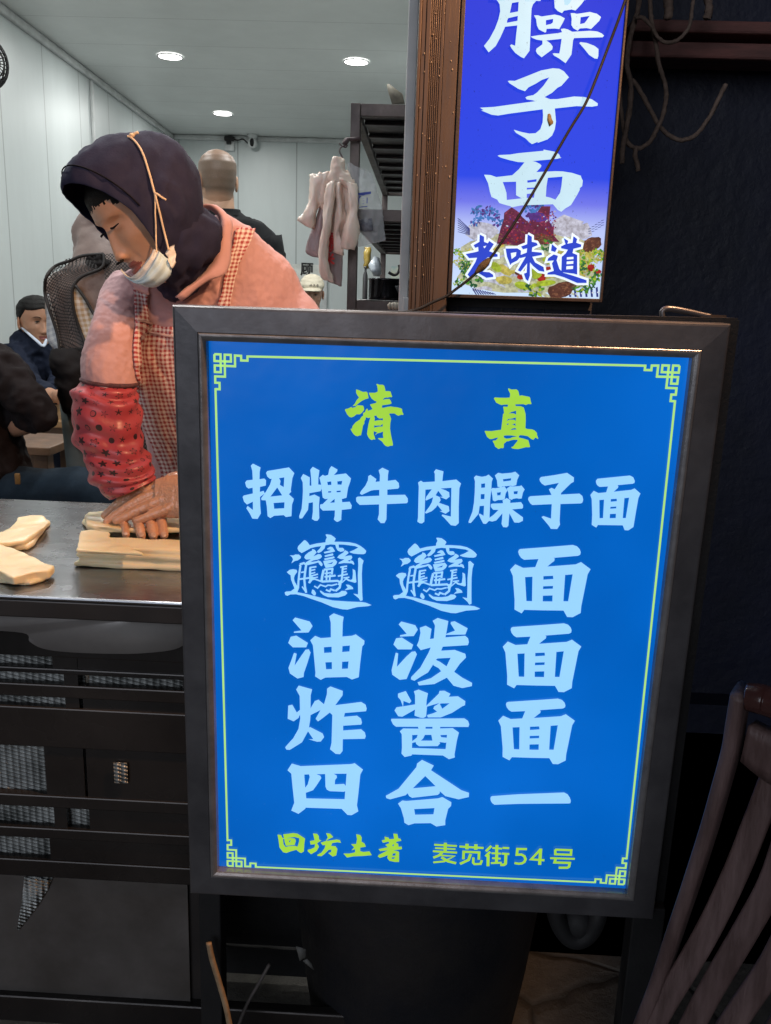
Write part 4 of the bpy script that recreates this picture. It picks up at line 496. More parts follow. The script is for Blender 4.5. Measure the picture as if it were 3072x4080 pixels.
# ================= table further in =================
tb = thing('dining_table', 'wooden dining table with brown top in front of the seated man', 'table', (-1.45, 3.9, 0.03))
zt = z_at(230, 1670, 3.55)
xa = P(20, 1660, 3.55).x
bm = bmesh.new(); box(bm, xa, 3.5, zt-.03, xa+1.15, 4.15, zt, 0.004); obj('tabletop', bm, m_wood, tb, False)
m_leg = mat('brown table frame', (0.16, 0.085, 0.045), (0.09, 0.05, 0.03), 14, 0.5)
bm = bmesh.new(); box(bm, xa+.05, 3.54, zt-.10, xa+1.1, 3.57, zt-.031); box(bm, xa+.05, 4.07, zt-.10, xa+1.1, 4.1, zt-.031); obj('apron_rail', bm, m_leg, tb, False)
for x in (xa+.07, xa+1.07):
    for y in (3.555, 4.085):
        bm = bmesh.new(); box(bm, x-.03, y-.03, 0.03, x+.03, y+.03, zt-.032, 0.003); obj('leg', bm, m_leg, tb, False)
bm = bmesh.new(); box(bm, xa+.34, 3.6, zt+.001, xa+.62, 3.78, zt+.006, 0.001)
tag(obj('paper_menu', bm, mat('white paper', (0.7, 0.7, 0.68), scale=12), None, False), 'flat white paper sheet lying on the wooden dining table', 'paper')
bm = bmesh.new(); box(bm, xa+.03, 3.56, zt+.001, xa+.13, 3.62, zt+.012, 0.002)
tag(obj('tissue_pack', bm, mat('tissue pack', (0.62, 0.62, 0.6), scale=22), None, False), 'small pale pack at the table edge beside the dark jacket elbow', 'tissue pack')
st = thing('wooden_stool', 'low brown wooden stool under the table edge beside the dark clad leg', 'stool', (P(75, 1850, 3.0).x, 3.0, 0.03))
sx0 = P(30, 1790, 3.0).x; sx1 = P(245, 1790, 3.0).x; sz = z_at(100, 1760, 3.0)
bm = bmesh.new(); box(bm, sx0, 2.9, sz-.03, sx1, 3.2, sz, 0.004); obj('seat', bm, m_leg, st, False)
for x in (sx0+.04, sx1-.04):
    for y in (2.94, 3.16):
        bm = bmesh.new(); box(bm, x-.025, y-.025, 0.03, x+.025, y+.025, sz-.031, 0.003); obj('leg', bm, m_leg, st, False)
# ================= barrel behind the sign =================
m_drum = mat('sooty drum', (0.030, 0.027, 0.026), (0.015, 0.016, 0.021), 6, 0.5, 0.3, bump=0.3, bscale=40, bdist=0.004)
br = thing('iron_barrel', 'big dark round iron barrel standing behind the lit menu sign', 'barrel', (0.02, 1.24, 0))
bm = bmesh.new(); n = 56; prof = [(0.0, 0.155), (0.004, 0.165), (0.15, 0.185), (0.30, 0.200), (0.44, 0.208), (0.60, 0.21), (0.61, 0.216), (0.63, 0.216), (0.64, 0.21), (0.66, 0.19)]
rings(bm, [[Vector((0.03+r*math.cos(2*math.pi*k/n), 1.24+r*math.sin(2*math.pi*k/n), z)) for k in range(n)] for z, r in prof]); obj('drum', bm, m_drum, br)
bm = bmesh.new(); tube(bm, [P(2220, 3560, 1.0), P(2215, 3640, 1.0), P(2250, 3720, 1.0), P(2300, 3745, 1.0), P(2350, 3715, 1.0), P(2385, 3640, 1.0), P(2385, 3560, 1.02)], 0.012, 10, 5)
ball(bm, P(2300, 3660, 1.02), 0.028, 0.03, 0.028); obj('handle', bm, m_blackm, br)
bm = bmesh.new()
for pl in ([(1100, 740), (1200, 770), (1200, 850), (1140, 890)], [(1170, 890), (1215, 870), (1260, 920), (1285, 985)]):
    V = [bm.verts.new(P(750+x*.39, 3480+y*.39, 1.035)) for x, y in pl]; bm.faces.new(V)
o = obj('torn_label', bm, mat('torn label', (0.16, 0.16, 0.15), scale=60), br, False); mod(o, 'SOLIDIFY', thickness=0.001); fin(o)
# ================= lit menu sign =================
OX, OZ = -0.2554, 1.1852
SW, SH, TILT = 0.5634, 0.7030, 0.0188
def SM(u, v, d=0.0):
    """u right, v down, d towards the viewer, on the sign's own face"""
    return Vector((OX+u, 0.9+v*TILT-d, OZ-v-d*TILT))
ms = thing('menu_sign', 'large standing light box menu in blue with white and yellow characters', 'sign', (OX+SW/2, 0.93, 0.0))
LI, LO = 0.026, 0.034       # flat face width, lip end
bm = bmesh.new()
def frame_ring(i0, d0, i1, d1, mi=0):
    a = [(i0, i0), (SW-i0, i0), (SW-i0, SH-i0), (i0, SH-i0)]; b = [(i1, i1), (SW-i1, i1), (SW-i1, SH-i1), (i1, SH-i1)]
    for k in range(4):
        k2 = (k+1) % 4
        f = bm.faces.new([bm.verts.new(SM(*a[k], d0)), bm.verts.new(SM(*a[k2], d0)), bm.verts.new(SM(*b[k2], d1)), bm.verts.new(SM(*b[k], d1))]); f.material_index = mi
frame_ring(0.0, -0.03, 0.0, -0.003); frame_ring(0.0, -0.003, 0.0012, -0.0006); frame_ring(0.0012, -0.0006, 0.003, 0.0); frame_ring(0.003, 0.0, LI, 0.0015); frame_ring(LI, 0.0015, LI+.0006, 0.0008)
obj('outer_frame', bm, m_frame, ms, False)
bm = bmesh.new(); N = 8
for k in range(N):
    a0 = math.pi*0.5*k/N*1.55; a1 = math.pi*0.5*(k+1)/N*1.55
    def pr(a): return (LI+.0006+0.0046*(1-math.cos(a)), 0.0008+0.0030*math.sin(a)-0.0016*(1-math.cos(a)))
    (i0, d0), (i1, d1) = pr(a0), pr(a1); frame_ring(i0, d0, i1, d1)
frame_ring(*pr(math.pi*0.775), LO+.001, -0.0095)
obj('inner_lip', bm, m_lip, ms)
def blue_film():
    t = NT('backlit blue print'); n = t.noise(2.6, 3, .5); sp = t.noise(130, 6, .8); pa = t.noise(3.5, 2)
    col = t.ramp(n, [(0.30, (0.0, 0.088, 0.42)), (0.52, (0.0, 0.118, 0.53)), (0.72, (0.002, 0.150, 0.66))])  # uneven backlight painted into the emission colour as soft noise
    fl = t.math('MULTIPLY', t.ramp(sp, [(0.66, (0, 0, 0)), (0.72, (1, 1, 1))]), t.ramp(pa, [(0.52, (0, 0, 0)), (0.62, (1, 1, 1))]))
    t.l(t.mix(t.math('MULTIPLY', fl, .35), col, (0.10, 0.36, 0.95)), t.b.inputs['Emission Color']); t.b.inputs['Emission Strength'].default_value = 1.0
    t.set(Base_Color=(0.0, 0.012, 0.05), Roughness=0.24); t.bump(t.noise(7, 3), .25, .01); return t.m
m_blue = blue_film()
m_white = emis('backlit white letters', (0.30, 0.62, 1.0), 1.0, 0.04, 9, None, 0.6, 0.3)
m_yel = emis('backlit yellow letters', (0.39, 0.72, 0.060), 0.92, 0.06, 30, None, 0.5, 0.3)
m_line = emis('backlit yellow border', (0.44, 0.80, 0.22), 0.92, 0.05, 30, None, 0.5, 0.3)
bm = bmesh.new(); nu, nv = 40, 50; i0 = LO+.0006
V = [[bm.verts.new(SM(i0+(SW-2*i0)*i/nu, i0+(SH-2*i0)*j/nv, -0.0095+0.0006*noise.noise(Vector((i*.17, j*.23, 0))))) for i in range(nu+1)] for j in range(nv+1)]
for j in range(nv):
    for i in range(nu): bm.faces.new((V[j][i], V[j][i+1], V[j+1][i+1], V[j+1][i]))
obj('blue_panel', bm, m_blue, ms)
mtx = lambda u, v, d: SM(u, v, -0.008+d)
PARTS = {}; k = 0
def lay(c, key):
    g = 'white' if c == 'w' else 'heading' if key in ('qing', 'zhen') else 'address' if key == 'addr' else 'name'
    if g not in PARTS: PARTS[g] = bmesh.new()
    return PARTS[g]
def scaled(loops, du=0, dv=0): return [[(a/1e5+du, b/1e5+dv) for a, b in l] for l in loops]
OFF = {'mian': [(0, 0), (-0.0020, 0.0909), (-0.0011, 0.1824)], 'biang': [(0, 0), (0.1207, -0.0015)]}
for c, key, loops in MENU_POLY:
    for du, dv in OFF.get(key, [(0, 0)]):
        k += 1; poly_mesh(lay(c, key), scaled(loops, du, dv), mtx, 0.00004*(k % 14))
for c, key, w, pl in MENU_RIB:
    for du, dv in OFF.get(key, [(0, 0)]):
        k += 1; ribbon(lay(c, key), [(a/1e5+du, b/1e5+dv) for a, b in pl], w/1e5, mtx, 0.0006+0.00004*(k % 30))
for g, b_ in PARTS.items(): obj('white_lettering' if g == 'white' else 'yellow_lettering', b_, m_white if g == 'white' else m_yel, ms, False)
# key pattern border
TLc, TRc, BLc, BRc = (0.0401, 0.0473), (0.5205, 0.0423), (0.0444, 0.6668), (0.5268, 0.6622)
bm = bmesh.new(); U = 3.91e-5
paths = [[(240, 350), (405, 350), (405, 655)], [(240, 350), (240, 530), (680, 530), (680, 355), (515, 355), (515, 935), (250, 935), (250, 1105), (365, 1105), (365, 1275), (255, 1275)],
         [(405, 530), (405, 820), (245, 820), (245, 645), (790, 650), (790, 365), (955, 370), (955, 490), (1125, 490), (1125, 378)]]
def corner(c, sx, sy):
    global k
    for p in paths:
        k += 1; ribbon(bm, [(c[0]+sx*(x-210)*U, c[1]+sy*(y-320)*U) for x, y in p], 0.00235, mtx, 0.0002+0.00005*(k % 12))
corner(TLc, 1, 1); corner(TRc, -1, 1); corner(BLc, 1, -1); corner(BRc, -1, -1)
def edge(c, sx, sy, x, y): return (c[0]+sx*(x-210)*U, c[1]+sy*(y-320)*U)
for a, b in ((edge(TLc, 1, 1, 1098, 378), edge(TRc, -1, 1, 1098, 378)), (edge(BLc, 1, -1, 1098, 378), edge(BRc, -1, -1, 1098, 378)), (edge(TLc, 1, 1, 255, 1248), edge(BLc, 1, -1, 255, 1248)), (edge(TRc, -1, 1, 255, 1248), edge(BRc, -1, -1, 255, 1248))):
    k += 1; ribbon(bm, [a, b], 0.0023, mtx, 0.0009+0.00005*(k % 5))
obj('border_line', bm, m_line, ms, False)
# box behind, handle, legs
bm = bmesh.new(); Q = []
for y in (0.9315+SH*TILT*.0, 0.968):
    for px, py in ((715, 1222), (2950, 1268), (2650, 3690), (800, 3560)):
        p = P(px, py, .932); Q.append(bm.verts.new((p.x, y+(TILT*SH if py > 3000 else 0), p.z)))
for f in ((0, 1, 2, 3), (7, 6, 5, 4), (0, 4, 5, 1), (1, 5, 6, 2), (2, 6, 7, 3), (3, 7, 4, 0)): bm.faces.new([Q[i] for i in f])
bmesh.ops.bevel(bm, geom=list(bm.edges), offset=.002, segments=2, affect='EDGES'); obj('light_box', bm, m_blackm, ms, False)
bm = bmesh.new(); tube(bm, [P(2640, 1262, 0.955), P(2640, 1240, 0.955), P(2662, 1230, 0.955), P(2720, 1238, 0.955), P(2800, 1256, 0.955), P(2830, 1262, 0.955)], 0.0032, 10, 5); obj('handle', bm, m_frame, ms)
bm = bmesh.new(); a = P(2790, 1258, 0.955); b = P(2890, 1262, 0.955); bar(bm, a, b, 0.006, 0.003); obj('hinge_strip', bm, m_bronze, ms, False)
zb = OZ-SH
for xa_, xb_ in ((803, 890), (2512, 2640)):
    x0_ = P(xa_, 3600, 0.945).x; x1_ = P(xb_, 3600, 0.945).x
    bm = bmesh.new(); box(bm, x0_, 0.93, 0.0, x1_, 0.96, zb+.003, 0.002); obj('leg', bm, m_blackm, ms, False)
bm = bmesh.new(); tube(bm, [P(832, 3755, 0.915), P(845, 3820, 0.915), P(875, 3920, 0.915), P(900, 4010, 0.915), P(920, 4110, 0.915), P(935, 4200, 0.92)], 0.0036, 10, 5)
tag(obj('power_cable', bm, mat('dusty cream cable', (0.42, 0.30, 0.18), (0.28, 0.19, 0.11), 60, 0.6)), 'dusty cream power cable hanging from the left leg of the menu sign', 'cable')
bm = bmesh.new(); tube(bm, [P(1075, 3840, 1.0), P(1030, 3920, 0.99), P(985, 4000, 0.98), P(945, 4100, 0.96)], 0.0024, 8, 5)
tag(obj('thin_cable', bm, mat('grey cable', (0.16, 0.14, 0.13), scale=60, rough=0.6)), 'thin grey cable slanting across the dark gap below the menu sign', 'cable')
# ================= vertical light box =================
vs = thing('vertical_sign', 'tall glowing blue light box with white brush characters and a noodle picture', 'sign', (0.164, 1.49, 1.2))
VM = lambda u, v, d: Vector((0.046+u, 1.452-d, 1.209+v))
ZT = 2.1
bm = bmesh.new(); box(bm, 0.0425, 1.456, 1.2055, 0.2855, 1.534, ZT, 0.002); obj('housing', bm, m_blackm, vs, False)
bm = bmesh.new()
for a, b in (((0.0392, 1.203), (0.0452, ZT)), ((0.2828, 1.203), (0.2866, ZT)), ((0.0453, 1.203), (0.2827, 1.2084))): box(bm, a[0], 1.446, a[1], b[0], 1.4555, b[1], 0.0008)
obj('sign_frame', bm, m_bronzed, vs, False)
def vface():
    t = NT('backlit blue to white print'); s = t.new('SeparateXYZ'); t.l(t.coord('Object'), s.inputs[0])
    col = t.ramp(t.math('DIVIDE', t.math('SUBTRACT', s.outputs[2], 1.209), 0.45), [(0.0, (0.62, 0.78, 1.0)), (0.23, (0.50, 0.58, 0.95)), (0.315, (0.17, 0.19, 0.83)), (0.40, (0.022, 0.065, 0.80)), (0.75, (0.022, 0.052, 0.74)), (1.0, (0.026, 0.045, 0.68))])
    sp = t.ramp(t.noise(260, 5, 0.7, mapscale=(1, 1, 0.6)), [(0.645, (1, 1, 1)), (0.70, (0.45, 0.42, 0.4))])
    t.l(t.mix(1.0, col, sp, 'MULTIPLY'), t.b.inputs['Emission Color']); t.b.inputs['Emission Strength'].default_value = 1.0
    t.set(Base_Color=(0.004, 0.006, 0.03), Roughness=0.6); t.b.inputs['Specular IOR Level'].default_value = 0.05; return t.m
bm = bmesh.new(); box(bm, 0.0454, 1.4525, 1.2086, 0.2826, 1.4555, ZT-.002); obj('printed_face', bm, vface(), vs, False)
m_vw = emis('backlit white brush letters', (0.60, 0.86, 1.0), 0.95, 0.05, 12, 210, 0.05)
bm = bmesh.new(); k = 0
for c, key, loops in VS_POLY:
    k += 1; poly_mesh(bm, scaled(loops), VM, 0.0035+0.00005*(k % 10))
# the part of the top character that runs out of the picture
for w, pl in ((0.022, [(0.047, 0.4265), (0.049, 0.475), (0.043, 0.53)]), (0.022, [(0.099, 0.4265), (0.1, 0.475), (0.098, 0.525)]), (0.02, [(0.043, 0.525), (0.098, 0.53)]), (0.018, [(0.125, 0.43), (0.123, 0.49), (0.175, 0.5), (0.168, 0.43)])):
    k += 1; ribbon(bm, pl, w, VM, 0.0043+0.00005*(k % 12))
obj('white_lettering', bm, m_vw, vs, False)
# noodle picture: flat printed shapes
def em(n, c, st=0.9): return emis('print '+n, c, st, 0.30, 170, None, 0.1)
PICS = [em('cream', (0.62, 0.66, 0.45)), em('pale', (0.62, 0.66, 0.82)), em('leaf', (0.10, 0.36, 0.03)), em('dark leaf', (0.02, 0.14, 0.05)), em('lime', (0.45, 0.62, 0.04)), em('chilli', (0.16, 0.015, 0.07)), em('chilli light', (0.36, 0.05, 0.12)), em('violet', (0.10, 0.03, 0.30)), em('meat', (0.13, 0.045, 0.03)), em('tomato', (0.45, 0.02, 0.015)), em('blue leaf', (0.05, 0.22, 0.65)), em('navy', (0.03, 0.05, 0.30)), em('yellow', (0.62, 0.56, 0.12)), em('paper', (0.72, 0.84, 1.0)), em('meat light', (0.26, 0.11, 0.06))]
bm = bmesh.new(); kk = 0; rnd = random.Random(3)
def vp(x, y): q = P(1800+x*.3721, 800+y*.3721, 1.452); return (q.x-0.046, q.z-1.209)
def vpoly(pts, mi, layer):
    global kk; kk += 1
    vsx = [bm.verts.new(VM(*vp(x, y), 0.0006+layer*0.00028+0.000004*(kk % 60))) for x, y in pts]
    try: f = bm.faces.new(vsx); f.material_index = mi
    except ValueError: pass
def blob(cx, cy, rx, ry, mi, layer, n=11, jag=0.25, rot=0.0):
    vpoly([(cx+math.cos(rot)*a-math.sin(rot)*b, cy+math.sin(rot)*a+math.cos(rot)*b) for a, b in ((rx*math.cos(2*math.pi*i/n)*(1+rnd.uniform(-jag, jag)), ry*math.sin(2*math.pi*i/n)*(1+rnd.uniform(-jag, jag))) for i in range(n))], mi, layer)
def leaf(cx, cy, r, mi, layer, lobes=6):
    alt = {2: (2, 3, 4), 3: (3, 2, 3), 4: (4, 2, 12), 12: (12, 4, 0), 10: (10, 10, 7)}[mi]
    for i in range(26):
        a = rnd.uniform(0, 6.28); q = r*math.sqrt(rnd.random()); blob(cx+q*math.cos(a), cy+q*math.sin(a)*.8, rnd.uniform(.12, .34)*r, rnd.uniform(.08, .22)*r, rnd.choice(alt), layer, 7, .35, rnd.uniform(0, 3))
    return
    n = lobes*3; ph = rnd.random()*6
    vpoly([(cx+math.cos(ph+2*math.pi*i/n)*r*(1.0, 0.86, 0.68)[i % 3]*rnd.uniform(.82, 1.12), cy+math.sin(ph+2*math.pi*i/n)*r*(1.0, 0.86, 0.68)[i % 3]*rnd.uniform(.82, 1.12)) for i in range(n)], mi, layer)
def strand(x, y, L, a, w, mi, layer):
    pts = []; 
    for i in range(6):
        t = i/5; pts.append((x+L*t*math.cos(a)+18*math.sin(t*4+a*3), y+L*t*math.sin(a)+14*math.cos(t*5+a)))
    up = [(px, py-w/2) for px, py in pts]; dn = [(px, py+w/2) for px, py in reversed(pts)]; vpoly(up+dn, mi, layer)
blob(820, 820, 740, 170, 0, 0, 26, 0.05); blob(820, 560, 700, 250, 0, 0, 26, 0.08)
blob(300, 330, 170, 110, 1, 1); blob(1230, 280, 190, 120, 1, 1); blob(1400, 330, 110, 90, 1, 1)
for i in range(46): strand(rnd.uniform(90, 1300), rnd.uniform(520, 960), rnd.uniform(150, 380), rnd.uniform(-.5, .5), rnd.uniform(22, 46), rnd.choice((0, 0, 12, 1)), 2)
for i in range(40): leaf(rnd.choice((rnd.uniform(60, 420), rnd.uniform(1350, 1560))), rnd.uniform(480, 760), rnd.uniform(35, 80), rnd.choice((2, 4, 4, 12)), 3)
for x, y, r in ((300, 130, 90), (430, 150, 80), (500, 220, 70), (250, 230, 60), (860, 110, 90), (920, 80, 70), (400, 110, 60)): leaf(x, y, r, 10, 3, 7)
vpoly([(560, 130), (640, 70), (700, 110), (760, 180), (830, 240), (960, 60), (1055, 60), (1040, 220), (1090, 290), (1090, 370), (1150, 440), (900, 440), (700, 480), (480, 460), (520, 300), (555, 200)], 5, 4)
vpoly([(800, 140), (960, 120), (1040, 200), (950, 230), (840, 220)], 7, 5)
for i in range(330):
    x = rnd.uniform(500, 1110); y = rnd.uniform(110, 470)
    if y < 200 and 720 < x < 940: continue
    if x < 560 and y < 300: continue
    blob(x, y, rnd.uniform(5, 13), rnd.uniform(5, 11), rnd.choice((6, 6, 5, 7, 6, 1) if y < 300 else (6, 5, 9, 6, 14)), 6, 6)
for x, y, rx, ry, a in ((1500, 470, 110, 75, -.6), (960, 410, 120, 55, .1), (1160, 960, 150, 80, -.2), (1250, 910, 90, 50, 0)):
    blob(x, y, rx, ry, 8, 6, 16, 0.12, a)
    for i in range(26): blob(x+rnd.uniform(-rx*.75, rx*.75), y+rnd.uniform(-ry*.7, ry*.7), rnd.uniform(7, 22), rnd.uniform(4, 9), rnd.choice((14, 14, 8)), 7, 7, 0.3, a)
for x, y, rx, ry in ((735, 815, 40, 30), (955, 820, 55, 45), (1040, 730, 45, 28), (1490, 720, 45, 40), (1560, 760, 40, 25), (700, 760, 30, 40)): blob(x, y, rx, ry, 9 if x != 700 else 8, 6, 8, 0.15)
for x, y, rx, ry, a in ((750, 905, 80, 40, .2), (1010, 880, 110, 32, -.1), (560, 850, 90, 45, .1), (560, 740, 90, 45, .6), (900, 780, 60, 60, .3), (1050, 640, 90, 40, .2), (470, 710, 70, 40, .7)): blob(x, y, rx, ry, 4 if x != 560 else 12, 6, 12, 0.1, a)
for x, y, r, mi in ((860, 960, 110, 2), (1020, 480, 80, 3), (240, 860, 90, 3), (70, 880, 60, 2), (140, 700, 70, 3), (1400, 690, 70, 2), (1540, 800, 80, 2), (1380, 940, 85, 2), (1470, 900, 70, 3), (160, 800, 55, 2), (1560, 560, 60, 4), (1430, 600, 80, 4)):
    leaf(x, y, r, mi, 7, 8)
for i in range(7):
    vpoly([(60, 190+i*24), (68, 186+i*24), (195, 300+i*10), (190, 308+i*10)], 11, 5)
for s in range(9): vpoly([(215+s*26, 940+s*6), (228+s*26, 935+s*6), (270+s*26, 1005), (255+s*26, 1005)], 11, 5)
for s in range(7):
    cx = 1190+s*58; vpoly([(cx, 985-s*9), (cx+22, 975-s*9), (cx+30, 1030), (cx+8, 1030)], 11, 5)
    blob(cx+28, 1005-s*4, 14, 10, 13, 6, 8, 0.1)
for s in range(5):
    for q in range(3): vpoly([(1460+s*34, 300-s*22+q*26), (1490+s*34, 292-s*22+q*26), (1492+s*34, 297-s*22+q*26), (1462+s*34, 306-s*22+q*26)], 11, 5)
obj('noodle_picture', bm, PICS, vs, False)
m_out = emis('backlit letter outline', (0.70, 0.86, 1.0), 0.95, 0.03); m_lao = emis('backlit blue letters', (0.012, 0.05, 0.60), 0.9, 0.05)
bm = bmesh.new(); bl = bmesh.new(); k = 0
for c, key, loops in LAO_POLY:
    L0 = scaled(loops); k += 1
    poly_mesh(bl, L0, VM, 0.0044+0.00004*k)
    o_ = L0[0]; A = sum(o_[i][0]*o_[(i+1) % len(o_)][1]-o_[(i+1) % len(o_)][0]*o_[i][1] for i in range(len(o_))); s = 1 if A > 0 else -1
    off = []
    for i in range(len(o_)):      # white halo: the outline pushed outwards
        a = Vector(o_[i-1]); b = Vector(o_[i]); c_ = Vector(o_[(i+1) % len(o_)]); d = ((b-a).normalized()+(c_-b).normalized())
        if d.length < 0.2: d = (b-a).normalized().yx
        d.normalize(); nrm = Vector((d.y, -d.x))*s; off.append(tuple(b+nrm*0.0033))
    cl = [tuple(x) for x in off]
    k += 1; ribbon(bm, [tuple(x) for x in L0[0]]+[tuple(L0[0][0])], 0.0068, VM, 0.0036+0.00003*k)
    poly_mesh(bm, L0[:1], VM, 0.0041+0.00003*k)
obj('blue_lettering', bl, m_lao, vs, False); obj('letter_outline', bm, m_out, vs, False)
bm = bmesh.new(); vpts = [(935, 625), (960, 615), (975, 630), (990, 690), (1008, 720), (1005, 745), (955, 785), (940, 740), (928, 700)]
bm.faces.new([bm.verts.new(P(1890+x*.3121, 260+y*.3121, 1.447)) for x, y in vpts]); o = obj('scraped_patch', bm, mat('scraped print', (0.20, 0.15, 0.06), scale=200), vs, False); mod(o, 'SOLIDIFY', thickness=0.0004); fin(o)
# black cable running down across it
bm = bmesh.new()
cp = [(1492, -20), (1440, 130), (1380, 290), (1300, 500), (1220, 690), (1110, 870), (960, 1130), (800, 1400), (690, 1570), (600, 1700), (540, 1770), (440, 1860), (360, 1920), (300, 1965), (210, 2005), (130, 2045), (60, 2065), (-30, 2075)]
tube(bm, [P(1600+x*.60024, y*.60024, 1.425 if y > 200 else 1.42) for x, y in cp], 0.0022, 8, 4); o = obj('black_cable', bm, m_blackm)
tag(o, 'black cable hanging diagonally across the blue vertical sign down to the pillar', 'cable')
bm = bmesh.new(); tube(bm, [P(1600+x*.60024, y*.60024, 1.424) for x, y in ((585, 1718), (560, 1745), (530, 1775), (492, 1812))], [0.003, 0.0056, 0.006, 0.0025], 10, 4)
ob = obj('tape_joint', bm, mat('brown tape', (0.14, 0.09, 0.03), (0.05, 0.035, 0.02), 160, 0.5, bump=0.5), o); ob.matrix_parent_inverse = Matrix.Identity(4)
# ================= dough on the counter =================
def dough_mat():
    t = NT('oiled dough'); t.l(t.ramp(t.noise(10, 3), [(0.35, (0.86, 0.73, 0.45)), (0.7, (0.90, 0.79, 0.54))]), t.b.inputs['Base Color'])
    t.set(Roughness=0.34); t.b.inputs['Subsurface Weight'].default_value = 0.35; t.b.inputs['Subsurface Radius'].default_value = (0.008, 0.005, 0.003); t.b.inputs['Subsurface Scale'].default_value = 0.5
    t.bump(t.noise(30, 2), 0.06, 0.003); return t.m
m_dough = dough_mat()
def slab(bm, pts, z0, z1, bev=0.0035):
    """flat sheet with rounded edges; pts are points on the table plane"""
    lo = [bm.verts.new((p[0], p[1], z0)) for p in pts]; hi = [bm.verts.new((p[0], p[1], z1+(p[2] if len(p) > 2 else 0))) for p in pts]
    n = len(pts); ff = [bm.faces.new(list(reversed(lo))), bm.faces.new(hi)]
    for i in range(n): ff.append(bm.faces.new((lo[i], lo[(i+1) % n], hi[(i+1) % n], hi[i])))
    es = list({e for f in ff for e in f.edges}); bmesh.ops.bevel(bm, geom=es, offset=bev, segments=3, affect='EDGES', profile=0.5)
def dough(name, layers, label, seed):
    bm = bmesh.new()
    for L in layers: slab(bm, *L)
    o = obj(name, bm, m_dough); mod(o, 'REMESH', mode='VOXEL', voxel_size=0.0011); mod(o, 'SMOOTH', iterations=14, factor=0.5); fin(o)
    wrinkle(o, 0.0022, 24, seed, (1, 1, 1), 2)
    return tag(o, label, 'dough', 'oiled dough pieces on the steel counter')
def T3(x, y, z=0.8): p = PZ(x*.5402, 1900+y*.5402, z); return (p.x, p.y)
z8 = TZ+.0006
def sh(pts, dx, dy): return [(p[0]+dx, p[1]+dy)+tuple(p[2:]) for p in pts]
fl = T3(537, 668); xr = -0.235; dpt = 0.060
base = [(fl[0], fl[1]), (fl[0]+.03, fl[1]+.0008), (xr, fl[1]+.004), (xr, fl[1]+dpt), (fl[0]+.006, fl[1]+dpt)]
flapA = T3(670, 398, 0.832); flapB = T3(800, 466, 0.832); flapC = T3(560, 545, 0.832)
dough('dough_stack', [(base, z8, z8+.0078), (sh(base, .007, .0024), z8+.0068, z8+.0150), (sh(base, .004, .0008), z8+.0142, z8+.0222), (sh(base, .006, .0042), z8+.0214, z8+.0302),
      ([(flapC[0], flapC[1]), (flapC[0]+.10, flapC[1]-.004), (flapB[0], flapB[1]), ((flapA[0]+flapB[0])/2+.012, (flapA[1]+flapB[1])/2+.012), (flapA[0], flapA[1]), (flapA[0]-.014, flapA[1]-.006)], z8+.0285, z8+.0335, .002)],
      'folded stack of four dough sheets in front of the hands', 1)
u = [T3(*q, 0.816) for q in ((0, 432), (55, 405), (122, 340), (123, 300), (230, 286), (320, 293), (370, 330), (330, 372), (190, 470), (60, 490), (0, 492), (-120, 500), (-120, 440))]
lw = [T3(*q, 0.803) for q in ((-120, 530), (0, 533), (120, 535), (205, 533), (250, 505), (300, 440), (372, 345), (330, 320), (200, 330), (0, 440), (-120, 450))]
dough('dough_piece', [(lw, z8, z8+.008), (u, z8+.0085, z8+.017)], 'double folded dough piece farther back at the left counter edge', 2)
lo = [T3(*q, 0.806) for q in ((-160, 560), (0, 540), (120, 575), (240, 635), (330, 685), (385, 690), (412, 700), (370, 742), (250, 757), (100, 798), (60, 785), (0, 742), (-160, 700))]
lo2 = [T3(*q, 0.802) for q in ((-100, 770), (0, 775), (45, 790), (100, 800), (190, 790), (215, 800), (330, 765), (345, 752), (240, 750), (0, 700), (-100, 700))]
dough('dough_piece', [(lo, z8+.003, z8+.0165), (lo2, z8, z8+.006)], 'thick single dough slab with ragged tip nearest the counter front', 5)
bk = [T3(*q, 0.814) for q in ((632, 330), (622, 290), (650, 268), (760, 265), (900, 260), (1320, 280), (1340, 395), (1200, 400), (900, 400), (760, 385), (690, 385), (640, 370))]
bk2 = [T3(*q, 0.803) for q in ((600, 345), (640, 380), (760, 392), (880, 402), (1340, 402), (1340, 330), (700, 320), (610, 318))]
dough('dough_piece', [(bk2, z8, z8+.008), (bk, z8+.0085, z8+.018)], 'crumpled dough sheet pressed under the two hands', 8)
# ================= rack =================
m_rack = mat('dull rack steel', (0.105, 0.085, 0.078), (0.06, 0.05, 0.048), 14, 0.42, 0.6, bump=0.2, bscale=70)
m_slatd = mat('dark rack slats', (0.05, 0.05, 0.055), (0.026, 0.024, 0.026), 12, 0.36, 0.6, bump=0.15)
rk = thing('steel_rack', 'tall dark steel rack with slatted shelves behind the plastic bags', 'rack', (-0.06, 2.7, 0.03))
YA, YR = 1.90, 3.30; xl = P(1390, 800, YA).x; xl2 = P(1428, 800, YA).x; xr_ = 0.043; pw_ = xl2-xl
zt1, zt2, zt3 = z_at(1500, 412, YA), z_at(1500, 833, YA), z_at(1500, 1197, YA)
for x in (xl, xr_-pw_):
    for y in (YA, YR):
        bm = bmesh.new(); box(bm, x, y, 0.03, x+pw_, y+.022, zt1, 0.0015); obj('post', bm, m_rack, rk, False)
